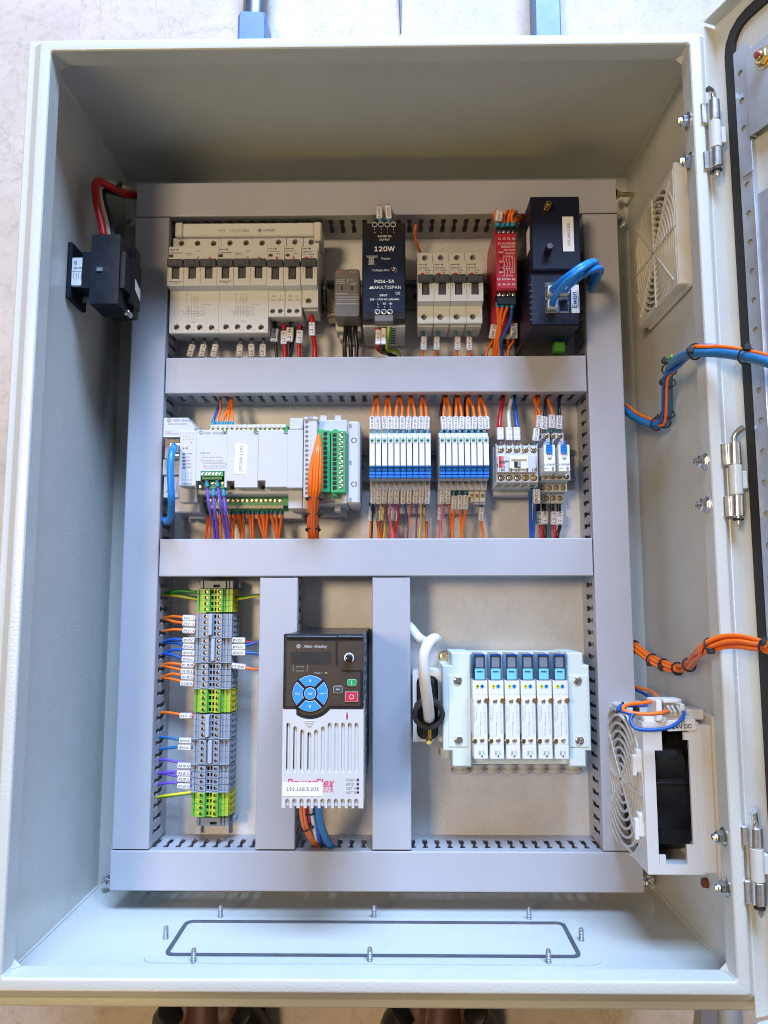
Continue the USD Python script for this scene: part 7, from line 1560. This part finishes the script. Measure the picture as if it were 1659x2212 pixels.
t = thing('pipe_leg', 'grey round pipe with a dark foot at the lower right corner', 'stand leg', (q[0], q[1], ZF))
rp = (U(1600, 2200, -250)[0] - U(1554, 2200, -250)[0]) / 2
part('pipe', cyl((q[0] - 4, q[1] - 160, -249), (q[0], q[1] + 90, -249), rp, 26), 'pipe', t)
qd = U(1530, 2200, -255); part('foot', fixhull([(qd[0] - 26, qd[1] - 90, ZF + .3), (qd[0] - 8, qd[1] + 30, ZF + .3), (qd[0] + 12, qd[1] + 30, ZF + .3), (qd[0] + 16, qd[1] - 90, ZF + .3), (qd[0] - 22, qd[1] - 90, ZF + 14), (qd[0] - 6, qd[1] + 28, ZF + 12), (qd[0] + 10, qd[1] + 28, ZF + 12), (qd[0] + 14, qd[1] - 90, ZF + 14)]), 'ferrgrey', t)

# ================================================================== the photographer's feet, in black sandals, at the lower edge
def limb(chain, n=3.0):
    parts_ = []
    for (p, r), (q_, s) in zip(chain[:-1], chain[1:]):
        sp = [Manifold.sphere(r, 24).translate(tuple(map(float, p))), Manifold.sphere(s, 24).translate(tuple(map(float, q_)))]
        parts_.append(Manifold.batch_hull(sp))
    return parts_
fa, fb = U(455, 2184, ZF + 25), U(948, 2184, ZF + 25)
t = thing('person', 'person standing at the lower edge, only the bare feet in black sandals showing', 'person', (avg(fa[0], fb[0]), fa[1] - 90, ZF))
allp = None; hip = np.array([avg(fa[0], fb[0]), fa[1] - 195, 560.0])
for s, f_ in ((-1, fa), (1, fb)):
    toe_y = f_[1] + 62; x0_ = f_[0]; o = s * 6
    chain = [((x0_ + o, toe_y - 34, ZF + 28), 16), ((x0_, toe_y - 90, ZF + 36), 27), ((x0_ - o * .5, toe_y - 165, ZF + 58), 32), ((x0_ - o, toe_y - 205, ZF + 70), 34), ((x0_ - o, toe_y - 205, ZF + 120), 38), ((x0_ - o, toe_y - 210, ZF + 300), 56), ((x0_ - o, toe_y - 205, ZF + 470), 58)]
    ms = limb(chain) + limb([((x0_ - o, toe_y - 205, ZF + 52), 30), ((x0_ - o, toe_y - 228, ZF + 48), 30)])
    for k in range(5):                    # toes, the big one on the inside
        tx0 = x0_ - s * (26 - 13.2 * k) * 1.0; L_t = (34, 30, 25, 20, 13)[k]; r_ = (12.5, 9, 8.5, 8, 7.5)[k]
        ms += limb([((x0_ - s * (20 - 10.5 * k), toe_y - 62, ZF + 30), r_ + 6), ((tx0, toe_y - 36, ZF + 25), r_), ((tx0, toe_y - 36 + L_t * .8, ZF + 22), r_ * .92)])
    m = ms[0]
    for q_ in ms[1:]: m = m + q_
    allp = m if allp is None else allp + m
allp = allp.refine_to_length(9)
bm_ = back(allp); bm_ = trimesh.Trimesh(bm_.vertices, bm_.faces, process=True); trimesh.smoothing.filter_taubin(bm_, iterations=8)
part('body', tm(bm_.vertices, bm_.faces), 'skin', t, True)
for s, f_ in ((-1, fa), (1, fb)):
    toe_y = f_[1] + 62; x0_ = f_[0]
    so = Polygon([(x0_ - 50, toe_y - 60), (x0_ - 44, toe_y - 14), (x0_ - 26, toe_y + 8), (x0_ + 4, toe_y + 13), (x0_ + 30, toe_y + 6), (x0_ + 48, toe_y - 18), (x0_ + 50, toe_y - 70), (x0_ + 38, toe_y - 150), (x0_ + 34, toe_y - 240), (x0_, toe_y - 258), (x0_ - 34, toe_y - 240), (x0_ - 38, toe_y - 150)]).buffer(6).buffer(-2)
    sd_ = part('sandal', plate(so, ZF + .3, ZF + 14, 3), 'black', t)
    for sx in (-1, 1):
        part('strap', tube([(x0_ + sx * 52, toe_y - 100, ZF + 10), (x0_ + sx * 47, toe_y - 70, ZF + 30), (x0_ + sx * 36, toe_y - 52, ZF + 46)], 13, 12), 'black', sd_, True)
